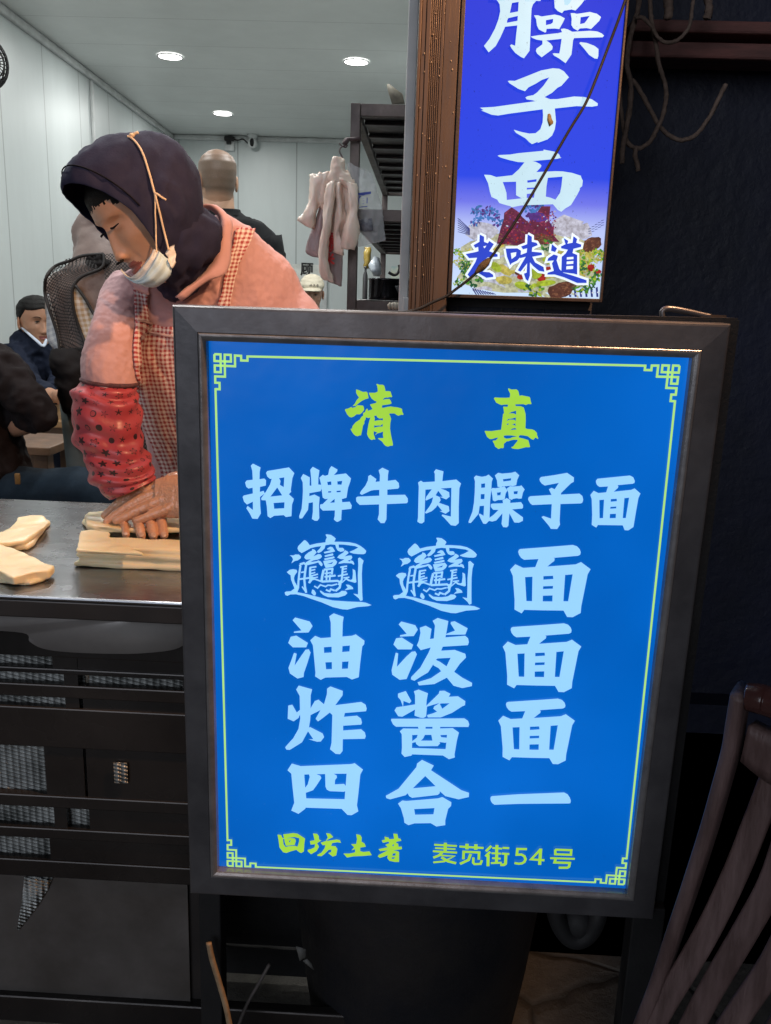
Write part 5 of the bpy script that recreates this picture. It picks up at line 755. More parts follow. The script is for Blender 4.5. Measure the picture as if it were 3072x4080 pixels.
for i, (z, n) in enumerate(((zt1, 9), (zt2, 9), (zt3, 9), (0.75, 6), (0.30, 6))):
    s_ = bmesh.new(); hb = 0.024
    box(s_, xl+pw_+.0005, YA+.001, z-hb, xr_-pw_-.0005, YA+.021, z-.0005, 0.0012); box(s_, xl+pw_+.0005, YR+.001, z-hb, xr_-pw_-.0005, YR+.021, z-.0005, 0.0012)
    box(s_, xl+.001, YA+.0225, z-hb, xl+pw_-.001, YR-.0005, z-.0005, 0.0012); box(s_, xr_-pw_+.001, YA+.0225, z-hb, xr_-.001, YR-.0005, z-.0005, 0.0012)
    obj('shelf_frame', s_, m_rack, rk, False)
    d_ = bmesh.new(); st_ = (YR-YA-.03)/n
    for k in range(n):
        y = YA+.024+st_*k
        box(d_, xl+pw_+.0005, y, z-.012, xr_-pw_-.0005, y+st_*.74, z-.004, 0.002); box(d_, xl+pw_+.0008, y+st_*.60, z-.020, xr_-pw_-.0008, y+st_*.735, z-.0125, 0.0015)
    obj('slatted_shelf', d_, m_slatd, rk, False)
bm = bmesh.new()
V = [bm.verts.new(P(1200+x*.4522, 300+y*.4522, 2.05)) for x, y in ((755, 95), (775, 85), (895, 175), (912, 255), (800, 255), (770, 160))]; bm.faces.new(V)
o = obj('folded_card', bm, mat('grubby folded card', (0.30, 0.28, 0.22), (0.16, 0.14, 0.11), 20, 0.7), None, False); mod(o, 'SOLIDIFY', thickness=0.012); fin(o); tag(o, 'grubby folded card leaning on top of the steel rack', 'card')
# pot and things on the lower shelf
m_pot = mat('dark glossy pot', (0.05, 0.05, 0.055), (0.03, 0.03, 0.035), 8, 0.16, 0.9, bump=0.05)
pt = thing('steel_pot', 'tall dark shiny steel pot standing on the lower rack shelf', 'pot', (P(1545, 1200, 2.25).x, 2.25, zt3))
pc = P(1550, 1150, 2.28); pr_ = (P(1625, 1150, 2.28).x-P(1464, 1150, 2.28).x)/2; ph = P(1550, 1104, 2.1).z-zt3
bm = bmesh.new(); n = 40
rings(bm, [[Vector((pc.x+r*math.cos(2*math.pi*k/n), 2.28+r*math.sin(2*math.pi*k/n), zt3+z)) for k in range(n)] for r, z in ((pr_*.97, .0005), (pr_, .006), (pr_, ph-.006), (pr_*1.03, ph-.004), (pr_*1.03, ph), (pr_*.96, ph), (pr_*.94, .01))]); obj('pot_body', bm, m_pot, pt)
bm = bmesh.new(); tube(bm, [P(1548, 1085, 2.26), P(1570, 1096, 2.26), P(1585, 1088, 2.26), P(1592, 1070, 2.26), P(1590, 1055, 2.26)], 0.0035, 8, 5)
tag(obj('ladle_hook', bm, m_black), 'black curved ladle handle sticking out of the dark pot', 'ladle')
bm = bmesh.new(); loft(bm, [(1573, 1140, 1625, 1130, 2.17, .008), (1585, 1165, 1630, 1165, 2.165, .010), (1600, 1198, 1640, 1200, 2.17, .012)], 16)
tag(obj('black_bag', bm, mat('black plastic', (0.03, 0.034, 0.045), scale=30, rough=0.3)), 'crumpled black plastic bag in front of the dark pot by the jamb', 'bag')
# kitchen things on a rear wall shelf seen through the rack
def bottle(name, x, y0, y1, w, Y, m, label, cat, cap=None):
    z0 = z_at(x, y1, Y); z1 = z_at(x, y0, Y); c = P(x, (y0+y1)/2, Y); r = w/2*Y/FPX
    bm = bmesh.new(); n = 20; h = z1-z0
    rings(bm, [[Vector((c.x+q*r*math.cos(2*math.pi*k/n), Y+q*r*math.sin(2*math.pi*k/n), z0+t*h)) for k in range(n)] for q, t in ((.9, 0), (1, .04), (1, .62), (.85, .74), (.42, .84), (.40, .93), (.46, .94), (.46, 1))])
    return tag(obj(name, bm, m), label, cat)
m_yb = mat('yellow packet', (0.55, 0.40, 0.08), (0.35, 0.24, 0.05), 16, 0.3)
sh_y = 3.42
bm = bmesh.new(); zs_ = zt3+.0006
loft(bm, [(1452, 985, 1475, 985, 2.9, .01), (1450, 1010, 1482, 1005, 2.9, .025), (1452, 1045, 1478, 1045, 2.9, .03), (1453, 1068, 1475, 1068, 2.9, .02)], 16)
o = obj('yellow_packet', bm, m_yb); wrinkle(o, .006, 40, 3); tag(o, 'yellow plastic packet hanging inside the steel rack', 'packet')
bm = bmesh.new(); loft(bm, [(1492, 1025, 1512, 1030, 2.7, .01), (1477, 1050, 1518, 1050, 2.7, .03), (1478, 1075, 1520, 1085, 2.7, .035), (1490, 1098, 1512, 1100, 2.7, .02)], 16)
o = obj('pale_bag', bm, mat('pale plastic', (0.55, 0.62, 0.68), scale=30, rough=0.25)); wrinkle(o, .006, 45, 6); tag(o, 'knotted pale plastic bag beside the rear post of the rack', 'bag')
bottle('sauce_bottle', 1455, 1060, 1192, 20, 2.6, mat('dark sauce bottle', (0.05, 0.055, 0.055), (0.10, 0.10, 0.10), 12, 0.2), 'slim dark sauce bottle on the lower rack shelf left of the pot', 'bottle')
# switch box, valve and lump by the jamb
bm = bmesh.new(); a = P(1607, 1185, 1.53); b = P(1634, 1238, 1.53); box(bm, a.x, 1.515, b.z-.02, b.x, 1.535, a.z, 0.0015)
tag(obj('switch_box', bm, m_trim, None, False), 'small pale switch box at the foot of the white door jamb', 'switch box')
bm = bmesh.new(); tube(bm, [P(1545, 1222, 1.6), P(1570, 1218, 1.6), P(1600, 1220, 1.6)], [.004, .006, .005], 10, 4)
for x in (1553, 1566, 1578): ball(bm, P(x, 1219, 1.6), .003, .0068, .0068, 12, 8)
tag(obj('hose_valve', bm, mat('grimy pale plastic', (0.42, 0.40, 0.34), (0.25, 0.22, 0.16), 40)), 'grimy pale hose valve lying just above the menu sign top edge', 'valve')
# ================= plastic bags =================
def bag_mat(name, c, c2, alpha=1.0, sss=0.35, rough=0.24):
    t = NT(name); t.l(t.ramp(t.noise(11, 5), [(0.35, c), (0.7, c2)]), t.b.inputs['Base Color']); t.set(Roughness=rough)
    t.b.inputs['Subsurface Weight'].default_value = sss; t.b.inputs['Subsurface Radius'].default_value = (0.02, 0.012, 0.01); t.b.inputs['Alpha'].default_value = alpha
    t.bump(t.noise(45, 5, mapscale=(1, 1, 0.3)), 0.55, 0.006); return t.m
def B3(x, y): return (1150+x*.3074, 550+y*.3074)
def bagloft(bm, rows, Y, d, sub=5):
    loft(bm, [(*B3(r[0], r[1]), *B3(r[2], r[3]), Y+(r[4] if len(r) > 4 else 0), d*(r[5] if len(r) > 5 else 1)) for r in rows], 26, sub)
m_cream = bag_mat('cream plastic', (0.84, 0.72, 0.63), (0.76, 0.62, 0.53)); m_mauve = bag_mat('mauve plastic', (0.42, 0.33, 0.33), (0.32, 0.25, 0.26))
Yb = 1.855
bm = bmesh.new()
bagloft(bm, [(560, 440, 760, 420, .012), (470, 560, 820, 560, .014), (450, 800, 850, 800, .014), (470, 1080, 860, 1080, .014), (520, 1250, 830, 1260, .014, .5)], Yb, .016)
bagloft(bm, [(330, 480, 620, 430, .006), (300, 620, 560, 640, .008), (340, 800, 520, 840, .010), (390, 900, 500, 930, .012, .5)], Yb, .014)
bagloft(bm, [(590, 270, 670, 262), (560, 330, 720, 320), (540, 420, 740, 400), (500, 500, 800, 480), (490, 560, 860, 590, 0, .8)], Yb, .016)
bagloft(bm, [(285, 490, 560, 430, 0, .5), (290, 540, 500, 520), (275, 700, 440, 720), (215, 900, 390, 940), (140, 1060, 335, 1190, 0, .7)], Yb+.004, .014)
bagloft(bm, [(500, 620, 610, 540), (470, 880, 570, 920, -.004), (440, 1200, 515, 1240, -.005), (400, 1500, 490, 1500, -.004), (415, 1720, 540, 1740, -.004), (430, 1810, 595, 1870, -.002, .5)], Yb-.012, .011)
bagloft(bm, [(650, 520, 870, 600), (740, 700, 893, 750), (755, 1000, 885, 1000), (715, 1240, 910, 1230), (690, 1430, 845, 1440, 0, .5)], Yb-.010, .016)
bagloft(bm, [(600, 540, 690, 600), (620, 850, 745, 980), (600, 1180, 680, 1200), (560, 1480, 722, 1510, 0, .5)], Yb-.004, .012)
o = obj('plastic_bag', bm, m_cream); wrinkle(o, .0055, 44, 4, (1, 1, .3), 4, True); wrinkle(o, .0028, 120, 9, (1, 1, .2), 3)
tag(o, 'creamy white plastic carrier bags bunched on the wire hook', 'plastic bag', 'plastic bags on the rack hook')
bm = bmesh.new()
bagloft(bm, [(430, 700, 520, 740), (380, 950, 520, 980), (290, 1250, 500, 1270), (215, 1450, 480, 1540), (230, 1500, 480, 1590, 0, .5)], Yb+.016, .012)
bagloft(bm, [(480, 1150, 700, 1170), (450, 1400, 705, 1450), (430, 1650, 700, 1700), (500, 1830, 692, 1880), (600, 1890, 690, 1925, 0, .5)], Yb+.018, .012)
om = obj('plastic_bag', bm, m_mauve); wrinkle(om, .004, 50, 7, (1, 1, .3), 4)
tag(om, 'mauve grey plastic bag with red print behind the cream bags', 'plastic bag', 'plastic bags on the rack hook')
bm = bmesh.new()
def bp(x, y, Y): return P(*B3(x, y), Y)
for s_, x, y, sz_ in (('果', 535, 1330, .03), ('业', 520, 1440, .026), ('米', 520, 1580, .024)):
    c = bp(x, y, Yb-.001); text_mesh(bm, s_, sz_, lambda u, v, d: Vector((c.x+u, c.y-d, c.z+v)), 0.002, 0.0012)
ob = obj('red_print', bm, mat('red print', (0.62, 0.03, 0.03), scale=60), om, False); ob.matrix_parent_inverse = Matrix.Identity(4)
m_clear = bag_mat('clear plastic', (0.62, 0.64, 0.68), (0.5, 0.52, 0.56), 0.42, 0.0, 0.12)
bm = bmesh.new()
grid_patch(bm, [bp(745, 320, 1.87), bp(800, 315, 1.868), bp(900, 375, 1.872), bp(1040, 425, 1.878), bp(1085, 470, 1.88)], [bp(880, 1410, 1.88), bp(965, 1400, 1.874), bp(1060, 1370, 1.87), bp(1160, 1350, 1.874), bp(1252, 1330, 1.88)], 24, 30, lambda u, v: Vector((0.010*math.sin(v*3.1)*(u-.3), -.012*math.sin(u*3.14)*math.sin(v*3.14), 0)))
oc = obj('plastic_bag', bm, m_clear); wrinkle(oc, .004, 40, 5, (1, 1, .5), 4); wrinkle(oc, .002, 110, 6)
tag(oc, 'clear plastic bag with blue print hanging against the rack post', 'plastic bag', 'plastic bags on the rack hook')
bm = bmesh.new(); c = bp(970, 810, 1.853); text_mesh(bm, '面', .030, lambda u, v, d: Vector((c.x+u, c.y-d, c.z+v+u*.15)), 0.0, 0.0014)
ob = obj('blue_print', bm, mat('blue print', (0.03, 0.06, 0.36), scale=60), oc, False); ob.matrix_parent_inverse = Matrix.Identity(4)
bm = bmesh.new(); a_ = [bp(x, y, 1.862) for x, y in ((880, 1060), (1075, 1040), (1095, 1200), (980, 1215), (890, 1170))]; bm.faces.new([bm.verts.new(p) for p in a_])
ob = obj('dark_print', bm, mat('dark ink print', (0.07, 0.075, 0.11), (0.22, 0.23, 0.27), 90), oc, False); ob.matrix_parent_inverse = Matrix.Identity(4); mod(ob, 'SOLIDIFY', thickness=.0005); fin(ob)
bm = bmesh.new(); tube(bm, [bp(655, 70, 1.88), bp(690, 100, 1.878), bp(740, 120, 1.878), bp(760, 90, 1.88)], .0016, 8, 5)
tube(bm, [bp(735, 95, 1.878), bp(680, 120, 1.876), bp(660, 170, 1.872), bp(690, 240, 1.868), bp(712, 300, 1.862)], .0016, 8, 5)
tube(bm, [bp(720, 60, 1.888), bp(750, 20, 1.886), bp(830, 15, 1.886), bp(905, 10, 1.888), bp(915, 35, 1.905)], .004, 8, 5); tube(bm, [bp(720, 75, 1.886), bp(745, 50, 1.882), bp(760, 25, 1.884)], .005, 8, 4)
tag(obj('wire_hook', bm, mat('dark twisted wire', (0.05, 0.03, 0.035), scale=80)), 'dark twisted wire hook tied round the rack post', 'hook')
# ================= back wall things =================
YW = YB+.0005
pst = thing('wall_notice', 'white paper notice with a black character on the back wall', 'notice', (P(1225, 1080, YW).x, YW, z_at(1225, 1080, YW)))
a = P(1165, 1052, YW); b = P(1276, 1190, YW)
bm = bmesh.new(); box(bm, a.x, YW-.004, b.z, b.x, YW-.001, a.z); obj('paper', bm, mat('white notice paper', (0.72, 0.74, 0.70), scale=10), pst, False)
c = P(1223, 1076, YW-.004); bm = bmesh.new(); text_mesh(bm, '顾', .125, lambda u, v, d: Vector((c.x+u, c.y-d, c.z+v)), 0.002, 0.004)
obj('black_lettering', bm, mat('black ink', (0.01, 0.01, 0.01), scale=50), pst, False)
bm = bmesh.new(); a = P(1284, 1100, YW); box(bm, a.x, YW-.03, 0.05, a.x+.05, YW-.002, a.z+.12, .004)
tag(obj('door_frame', bm, m_trim, None, False), 'pale upright door frame strip at the right of the back wall notice', 'door frame')
bm = bmesh.new(); a = P(1445, 1058, YW); b = P(1700, 1115, YW); box(bm, P(1560, 1060, YW).x, YW-.02, b.z, 0.045, YW-.004, a.z)
def pic_mat():
    t = NT('faded landscape print'); t.l(t.ramp(t.noise(5, 3), [(0.35, (0.55, 0.55, 0.36)), (0.5, (0.62, 0.66, 0.58)), (0.65, (0.20, 0.42, 0.48))]), t.b.inputs['Base Color']); return t.m
tag(obj('wall_picture', bm, pic_mat(), None, False), 'faded pale landscape print on the back wall seen through the rack', 'picture')
sc_ = thing('security_camera', 'small white security camera with black face under the ceiling edge', 'camera', P(1005, 560, YB-.1))
def r7(x, y): return (x*.7803, y*.7803)
Yc = YB-.11; s7 = .7803*Yc/FPX
c = P(*r7(1290, 730), Yc)
bm = bmesh.new(); tube(bm, [c+Vector((0, 0, 48*s7)), c+Vector((0, 0, 30*s7)), c+Vector((0, 0, 20*s7))], [24*s7, 24*s7, 17*s7], 18, 3); obj('mount', bm, m_trim, sc_)
bm = bmesh.new(); ball(bm, c, 23*s7, 23*s7, 25*s7, 20, 12); obj('camera_head', bm, m_trim, sc_)
bm = bmesh.new(); ball(bm, c+Vector((0, -14*s7, 0)), 12*s7, 12*s7, 19*s7, 16, 10); obj('lens_face', bm, m_blackm, sc_)
bx = thing('socket_box', 'white socket box with a black plug on the back wall near the ceiling', 'socket', P(915, 570, YB-.05))
c = P(*r7(1172, 742), YB-.03); bm = bmesh.new(); box(bm, c.x-23*s7, YB-.045, c.z-25*s7, c.x+23*s7, YB-.002, c.z+25*s7, .006); obj('box_body', bm, m_trim, bx, False)
c = P(*r7(1172, 710), YB-.06); bm = bmesh.new(); box(bm, c.x-24*s7, YB-.09, c.z-10*s7, c.x+24*s7, YB-.046, c.z+12*s7, .01); box(bm, c.x-14*s7, YB-.085, c.z-24*s7, c.x+8*s7, YB-.047, c.z-8*s7, .006); obj('plug', bm, m_blackm, bx, False)
bm = bmesh.new(); tube(bm, [P(*r7(1195, 712), YB-.06), P(*r7(1215, 716), YB-.06), P(*r7(1240, 710), YB-.06), P(*r7(1262, 728), YB-.07), P(*r7(1275, 735), YB-.08)], .006, 8, 4)
tag(obj('camera_cord', bm, m_blackm), 'thin black cord between the white socket box and the security camera', 'cord')
fan = thing('wall_fan', 'black wall fan cage cut by the left picture edge', 'fan', P(-60, 240, 3.2))
c = P(-66, 248, 3.2); rr = 92*3.2/FPX; dirx = Vector((0.75, -0.6, -.1)).normalized(); side = dirx.cross(Vector((0, 0, 1))).normalized(); upf = side.cross(dirx)
bm = bmesh.new()
for q, dd in ((1.0, 0), (0.82, .03), (0.6, .045), (0.36, .055), (0.98, -.02)):
    pts = [c+side*(rr*q*math.cos(2*math.pi*k/32))+upf*(rr*q*math.sin(2*math.pi*k/32))+dirx*dd for k in range(33)]; tube(bm, pts, 0.003 if q < 1 else .006, 6, 1, False)
for k in range(28):
    a = 2*math.pi*k/28; tube(bm, [c+(side*math.cos(a)+upf*math.sin(a))*(rr*q)+dirx*dd for q, dd in ((.1, .06), (.5, .052), (.8, .033), (1, 0))], .0018, 5, 2)
obj('cage', bm, m_blackm, fan)
bm = bmesh.new()
for k in range(3):
    a = 2*math.pi*k/3; e1 = side*math.cos(a)+upf*math.sin(a); e2 = -side*math.sin(a)+upf*math.cos(a)
    f = [bm.verts.new(c+e1*(rr*p)+e2*(rr*q)-dirx*(.01+.02*q)) for p, q in ((.1, -.06), (.5, -.28), (.85, -.2), (.85, .2), (.5, .22), (.1, .08))]; bm.faces.new(f)
ball(bm, c, rr*.16, rr*.16, rr*.16); tube(bm, [c, c-dirx*.10, Vector((wx(3.2), 3.25, c.z))], [.03, .035, .03], 12, 3); obj('fan_blades', bm, m_blackm, fan)
# ================= chair on the right =================
m_chair = mat('worn dark wood', (0.17, 0.11, 0.105), (0.085, 0.050, 0.046), 18, 0.5, bump=0.35, bscale=120, bdist=0.003, mapscale=(4, 4, 0.6))
m_chaird = mat('dark reddish varnish', (0.075, 0.026, 0.022), (0.05, 0.02, 0.018), 14, 0.25, coat=0.4)
chr_ = thing('wooden_chair', 'worn dark wooden chair with slatted reclined back at the right edge', 'chair', (0.42, 0.8, 0))
def C5(x, y, Y): return P(2372+x*.669, 2600+y*.669, Y)
def stile(path, Y0, Y1, w, d, off):
    bm = bmesh.new(); n = len(path); pts = catmull([C5(x, y, Y0+(Y1-Y0)*i/(n-1)) for i, (x, y) in enumerate(path)], 5)
    rs = []
    for i, p in enumerate(pts):
        t = (pts[min(i+1, len(pts)-1)]-pts[max(i-1, 0)]).normalized(); s = Vector((0.82, -0.55, 0)); s = (s-t*s.dot(t)).normalized(); b = t.cross(s)
        r = []
        for a, c_ in ((-1, -.7), (-.8, -1), (.8, -1), (1, -.7), (1, .7), (.8, 1), (-.8, 1), (-1, .7)): r.append(p+s*(a*w/2)+b*(c_*d/2))
        rs.append(r)
    rings(bm, rs); return bm
sp_ = [(872, 222), (842, 400), (815, 560), (750, 800), (675, 1060), (565, 1400), (470, 1680), (380, 1950), (290, 2180), (200, 2420)]
o = obj('stile', stile(sp_, .735, .765, .0135, .034, 0), [m_chair], chr_)
bm = bmesh.new(); tube(bm, [C5(905, 262, .728), C5(980, 275, .722), C5(1060, 300, .715), C5(1400, 420, .68), C5(1750, 560, .64)], [.0125, .0135, .0135, .0135, .0135], 14, 5); obj('top_rail', bm, m_chaird, chr_)
bm = bmesh.new(); q0 = [C5(935, 418, .735), C5(1050, 470, .722), C5(1400, 560, .69), C5(1700, 660, .65)]; q1 = [C5(878, 625, .74), C5(1046, 752, .725), C5(1380, 930, .69), C5(1650, 1060, .65)]
grid_patch(bm, q0, q1, 12, 4); o = obj('crest_board', bm, m_chair, chr_); mod(o, 'SOLIDIFY', thickness=.016, offset=0); fin(o)
for i, (pth, Y0, Y1) in enumerate(((((1075, 690), (1040, 800), (950, 1030), (850, 1280), (700, 1600), (560, 1850), (420, 2080), (300, 2300)), .728, .75), (((1220, 850), (1160, 1050), (1050, 1370), (910, 1630), (780, 1850), (660, 2060), (520, 2330)), .70, .73), (((1400, 900), (1330, 1200), (1200, 1550), (1060, 1840), (920, 2050), (780, 2260), (700, 2400)), .675, .71), (((1580, 1000), (1500, 1350), (1360, 1750), (1220, 2020), (1060, 2300)), .655, .69))):
    obj('slat', stile(pth, Y0, Y1, .0225, .012, 0), m_chair, chr_)
obj('stile', stile([(1760, 560), (1700, 900), (1640, 1200), (1500, 1700), (1350, 2100), (1200, 2420)], .64, .68, .0135, .034, 0), m_chair, chr_)
zc_ = 0.43; e = C5(200, 2420, .765); e2 = C5(1200, 2420, .68)
bm = bmesh.new(); F_ = Vector((0.62, -0.55, 0)).normalized()*.36; V = [Vector((e.x, e.y, zc_)), Vector((e2.x, e2.y, zc_)), Vector((e2.x, e2.y, zc_))+F_, Vector((e.x, e.y, zc_))+F_]
zz = min(e.z, e2.z, .43)-.01
for v in V: v.z = zz
slab(bm, [(v.x, v.y) for v in V], zz-.03, zz, .006); obj('seat', bm, m_chaird, chr_)
for v in V:
    bm = bmesh.new(); bar(bm, (v.x, v.y, 0), (v.x, v.y, zz-.031), .03, .03, (0, 1, 0), .003); obj('leg', bm, m_chaird, chr_, False)
# ================= people =================
from mathutils.bvhtree import BVHTree
def skin_mat(name, c, rough=0.45, oily=0.0):
    t = NT(name); n1 = t.noise(28, 5, 0.65); n2 = t.noise(9, 3)
    col = t.ramp(n1, [(0.3, tuple(v*0.86 for v in c)), (0.7, c)])
    col = t.mix(t.math('MULTIPLY', n2, 0.35), col, (c[0]*1.02, c[1]*0.80, c[2]*0.74))
    t.l(col, t.b.inputs['Base Color']); t.set(Roughness=rough)
    t.b.inputs['Subsurface Weight'].default_value = 0.18; t.b.inputs['Subsurface Radius'].default_value = (0.012, 0.005, 0.003); t.b.inputs['Subsurface Scale'].default_value = 0.4
    if oily: t.b.inputs['Coat Weight'].default_value = oily; t.b.inputs['Coat Roughness'].default_value = 0.12
    t.bump(t.noise(230, 4), 0.25, 0.0015); return t.m
m_skin = skin_mat('tan skin', (0.58, 0.345, 0.23)); m_hand = skin_mat('oily hand skin', (0.68, 0.40, 0.26), 0.36, 0.5); m_skin2 = skin_mat('light tan skin', (0.47, 0.26, 0.165))
m_lips = skin_mat('lip skin', (0.30, 0.10, 0.085)); m_hair = mat('black hair', (0.006, 0.006, 0.006), (0.010, 0.009, 0.009), 60, 0.6, spec=.15, bump=0.5, bscale=240, mapscale=(1, 1, 3))
m_buzz = mat('grey stubble hair', (0.13, 0.088, 0.060), (0.24, 0.160, 0.110), 9, 0.7, bump=0.5, bscale=500)
def frame(F, L):
    """right, forward, up columns from a facing direction and the direction of the left ear"""
    F = Vector(F).normalized(); Rr = -Vector(L); Rr = (Rr-F*Rr.dot(F)).normalized(); U = Rr.cross(F)
    return Matrix(((Rr.x, F.x, U.x), (Rr.y, F.y, U.y), (Rr.z, F.z, U.z)))
HZ = [-.128, -.120, -.112, -.102, -.088, -.070, -.05, -.03, 0, .03, .06, .085, .103, .113, .117]
HF = [.040, .058, .070, .078, .081, .080, .080, .080, .079, .084, .080, .062, .040, .020, .004]
HB = [.050, .050, .052, .056, .060, .070, .080, .090, .098, .102, .098, .080, .056, .030, .006]
HW = [.012, .024, .033, .041, .048, .055, .061, .066, .0705, .073, .0725, .062, .043, .024, .006]
def lerp_tab(z, xs, ys):
    if z <= xs[0]: return ys[0]
    for i in range(len(xs)-1):
        if z <= xs[i+1]:
            t = (z-xs[i])/(xs[i+1]-xs[i]); t2 = t*t*(3-2*t)*.5+t*.5; return ys[i]+(ys[i+1]-ys[i])*t2
    return ys[-1]
def gs(d, s): return math.exp(-(d/s)**2)
def feat(x, z, k=1.0, mouth_open=0.0):
    """how far the face stands out in front at (x,z)"""
    ax = abs(x); h = 0.0
    ridge = (0.0045+0.019*max(0, min(1, (0.006-z)/0.052))) if z > -.050 else 0.0235*max(0, 1-(-.050-z)/.011)
    if z < .014: h += ridge*k*gs(x, .0075+.006*max(0, min(1, -z/.05)))
    h += .009*k*gs(ax-.0125, .0065)*gs(z+.048, .0085)
    h -= .0125*gs(ax-.031, .015)*gs(z-.002, .0105); h += .0075*gs(ax-.031, .0105)*gs(z+.001, .0075)
    h += .0045*gs(ax-.028, .018)*gs(z-.019, .007)+.002*gs(x, .02)*gs(z-.016, .008)
    h += .0055*gs(ax-.043, .018)*gs(z+.030, .016)
    h += .0046*gs(x, .022)*gs(z+.0685, .0052)+.0050*gs(x, .020)*gs(z+.0805, .0058)-(.0042+mouth_open)*gs(x, .022)*gs(z+.0745, .0022)
    h -= .003*gs(x, .012)*gs(z+.090, .004); h += .0065*gs(x, .017)*gs(z+.104, .011)
    h -= .0028*gs(ax-.026+.2*(z+.06), .004)*gs(z+.062, .014)
    return h
def head_bm(bm, C, M, s=1.0, w=1.0, na=84, nz=76, k=1.0, lips=None, hair=None, hairmi=1, up=0.0):
    """head without hair; lips/hair: material slot functions of local (x,y,z)"""
    rs = []; zz = [-.128+.245*(i/nz) for i in range(nz+1)]
    for z in zz:
        f, b, ww = lerp_tab(z, HZ, HF)+up, lerp_tab(z, HZ, HB)+up, lerp_tab(z, HZ, HW)*w+up; r = []
        for j in range(na):
            u = j/na; t = 2*math.pi*(u+0.055*math.sin(4*math.pi*u)*-1)      # closer samples on the face
            st, ct = math.sin(t), math.cos(t); x = ww*math.copysign(abs(st)**.92, st); y = (f if ct > 0 else b)*math.copysign(abs(ct)**.92, ct)
            if ct > 0 and not up: y += feat(x, z, k)*min(1, ct*2.2)
            r.append((x, y, z))
        rs.append(r)
    rings(bm, [[C+M@(Vector(p)*s) for p in r] for r in rs])
    for sx in (-1, 1):
        if up: break
        for (yy, zz_, ry, rz, rx) in ((-.012, -.012, .016, .031, .007), (-.006, -.032, .009, .012, .006)):
            ball(bm, C+M@Vector((sx*(.0725*w+.003)*s, yy*s, zz_*s)), rx*s, ry*s, rz*s, 14, 10, M@Matrix.Rotation(sx*R(-22), 3, 'Z')@Matrix.Rotation(R(-10), 3, 'X'))
def local(M, C, s):
    Mi = M.inverted(); return lambda p: (Mi@(p-C))/s
def eyes(root, C, M, s, skin, closed=False, brow=True):
    for sx in (-1, 1):
        bm = bmesh.new(); yb = .0755; 
        pts = [(.0165, .0765, -.001), (.024, .0835, .0038 if not closed else .0005), (.033, .0832, .0040 if not closed else -.001), (.0425, .0740, .0005)]
        tube(bm, [C+M@(Vector((sx*x, y, z))*s) for x, y, z in pts], [.0007*s, .0017*s, .0019*s, .0009*s], 8, 4); obj('eyelashes', bm, m_hair, root)
        if not closed:
            bm = bmesh.new(); ball(bm, C+M@(Vector((sx*.030, .0765, .0004))*s), .0098*s, .0055*s, .0036*s, 12, 8, M); o = obj('eye', bm, m_eyew, root)
            bm = bmesh.new(); ball(bm, C+M@(Vector((sx*.030+.002, .0800, .0006))*s), .0040*s, .0028*s, .0037*s, 10, 6, M); obj('iris', bm, m_hair, o).matrix_parent_inverse = Matrix.Identity(4)
        if brow:
            bm = bmesh.new(); tube(bm, [C+M@(Vector((sx*x, y, z))*s) for x, y, z in ((.012, .0855, .0175), (.024, .0865, .0235), (.038, .0810, .0245), (.050, .0690, .0185))], [.0016*s, .0030*s, .0026*s, .0008*s], 8, 4, flat=.6); obj('eyebrow', bm, m_hair, root)
m_eyew = mat('eye white', (0.45, 0.42, 0.38), scale=60, rough=0.2)
def hair_shell(root, C, M, s, w, low, m, thick=.007, name='hair'):
    """cap of hair: low(t) gives the lower limit at angle t (0 front, pi back)"""
    bm = bmesh.new(); na, nz = 60, 18; rs = []
    for i in range(nz+1):
        r = []
        for j in range(na):
            t = 2*math.pi*j/na; z0 = low(t if t <= math.pi else 2*math.pi-t); z = z0+(.1175-z0)*(i/nz)**.85
            th = thick*min(1, .25+i/3.0); f, b, ww = lerp_tab(z, HZ, HF), lerp_tab(z, HZ, HB), lerp_tab(z, HZ, HW)*w
            st, ct = math.sin(t), math.cos(t); x = (ww+th)*math.copysign(abs(st)**.92, st); y = ((f if ct > 0 else b)+th)*math.copysign(abs(ct)**.92, ct)
            r.append(C+M@(Vector((x, y, z+th*i/nz))*s))
        rs.append(r)
    rings(bm, rs); o = obj(name, bm, m, root); wrinkle(o, .0016*s, 90, 3); return o
def wl_loft(bm, rows, rt, n=26, sub=4, pw=1.0):
    """world loft: rows (x,y,z,half width,half depth), rt = right direction"""
    rt = Vector(rt).normalized(); fw = Vector((0, 0, 1)).cross(rt)
    c = catmull([r[:3] for r in rows], sub); a = interp([r[3] for r in rows], sub); b = interp([r[4] for r in rows], sub)
    rings(bm, [ellring(p, rt*q, fw*d, n, pw) for p, q, d in zip(c, a, b)])
def bvh(o):
    me = o.data; mw = o.matrix_world
    return BVHTree.FromPolygons([v.co.copy() for v in me.vertices], [tuple(p.vertices) for p in me.polygons])
def drop(tree, px, py, off, fallY):
    """the point of a surface seen at a photograph pixel, lifted by off"""
    d = ray(px, py).normalized(); h = tree.ray_cast(Vector((0, 0, CH)), d)
    if h[0] is None: return P(px, py, fallY)
    n = h[1] if h[1].dot(d) < 0 else -h[1]
    return h[0]+n*off-d*off*.5
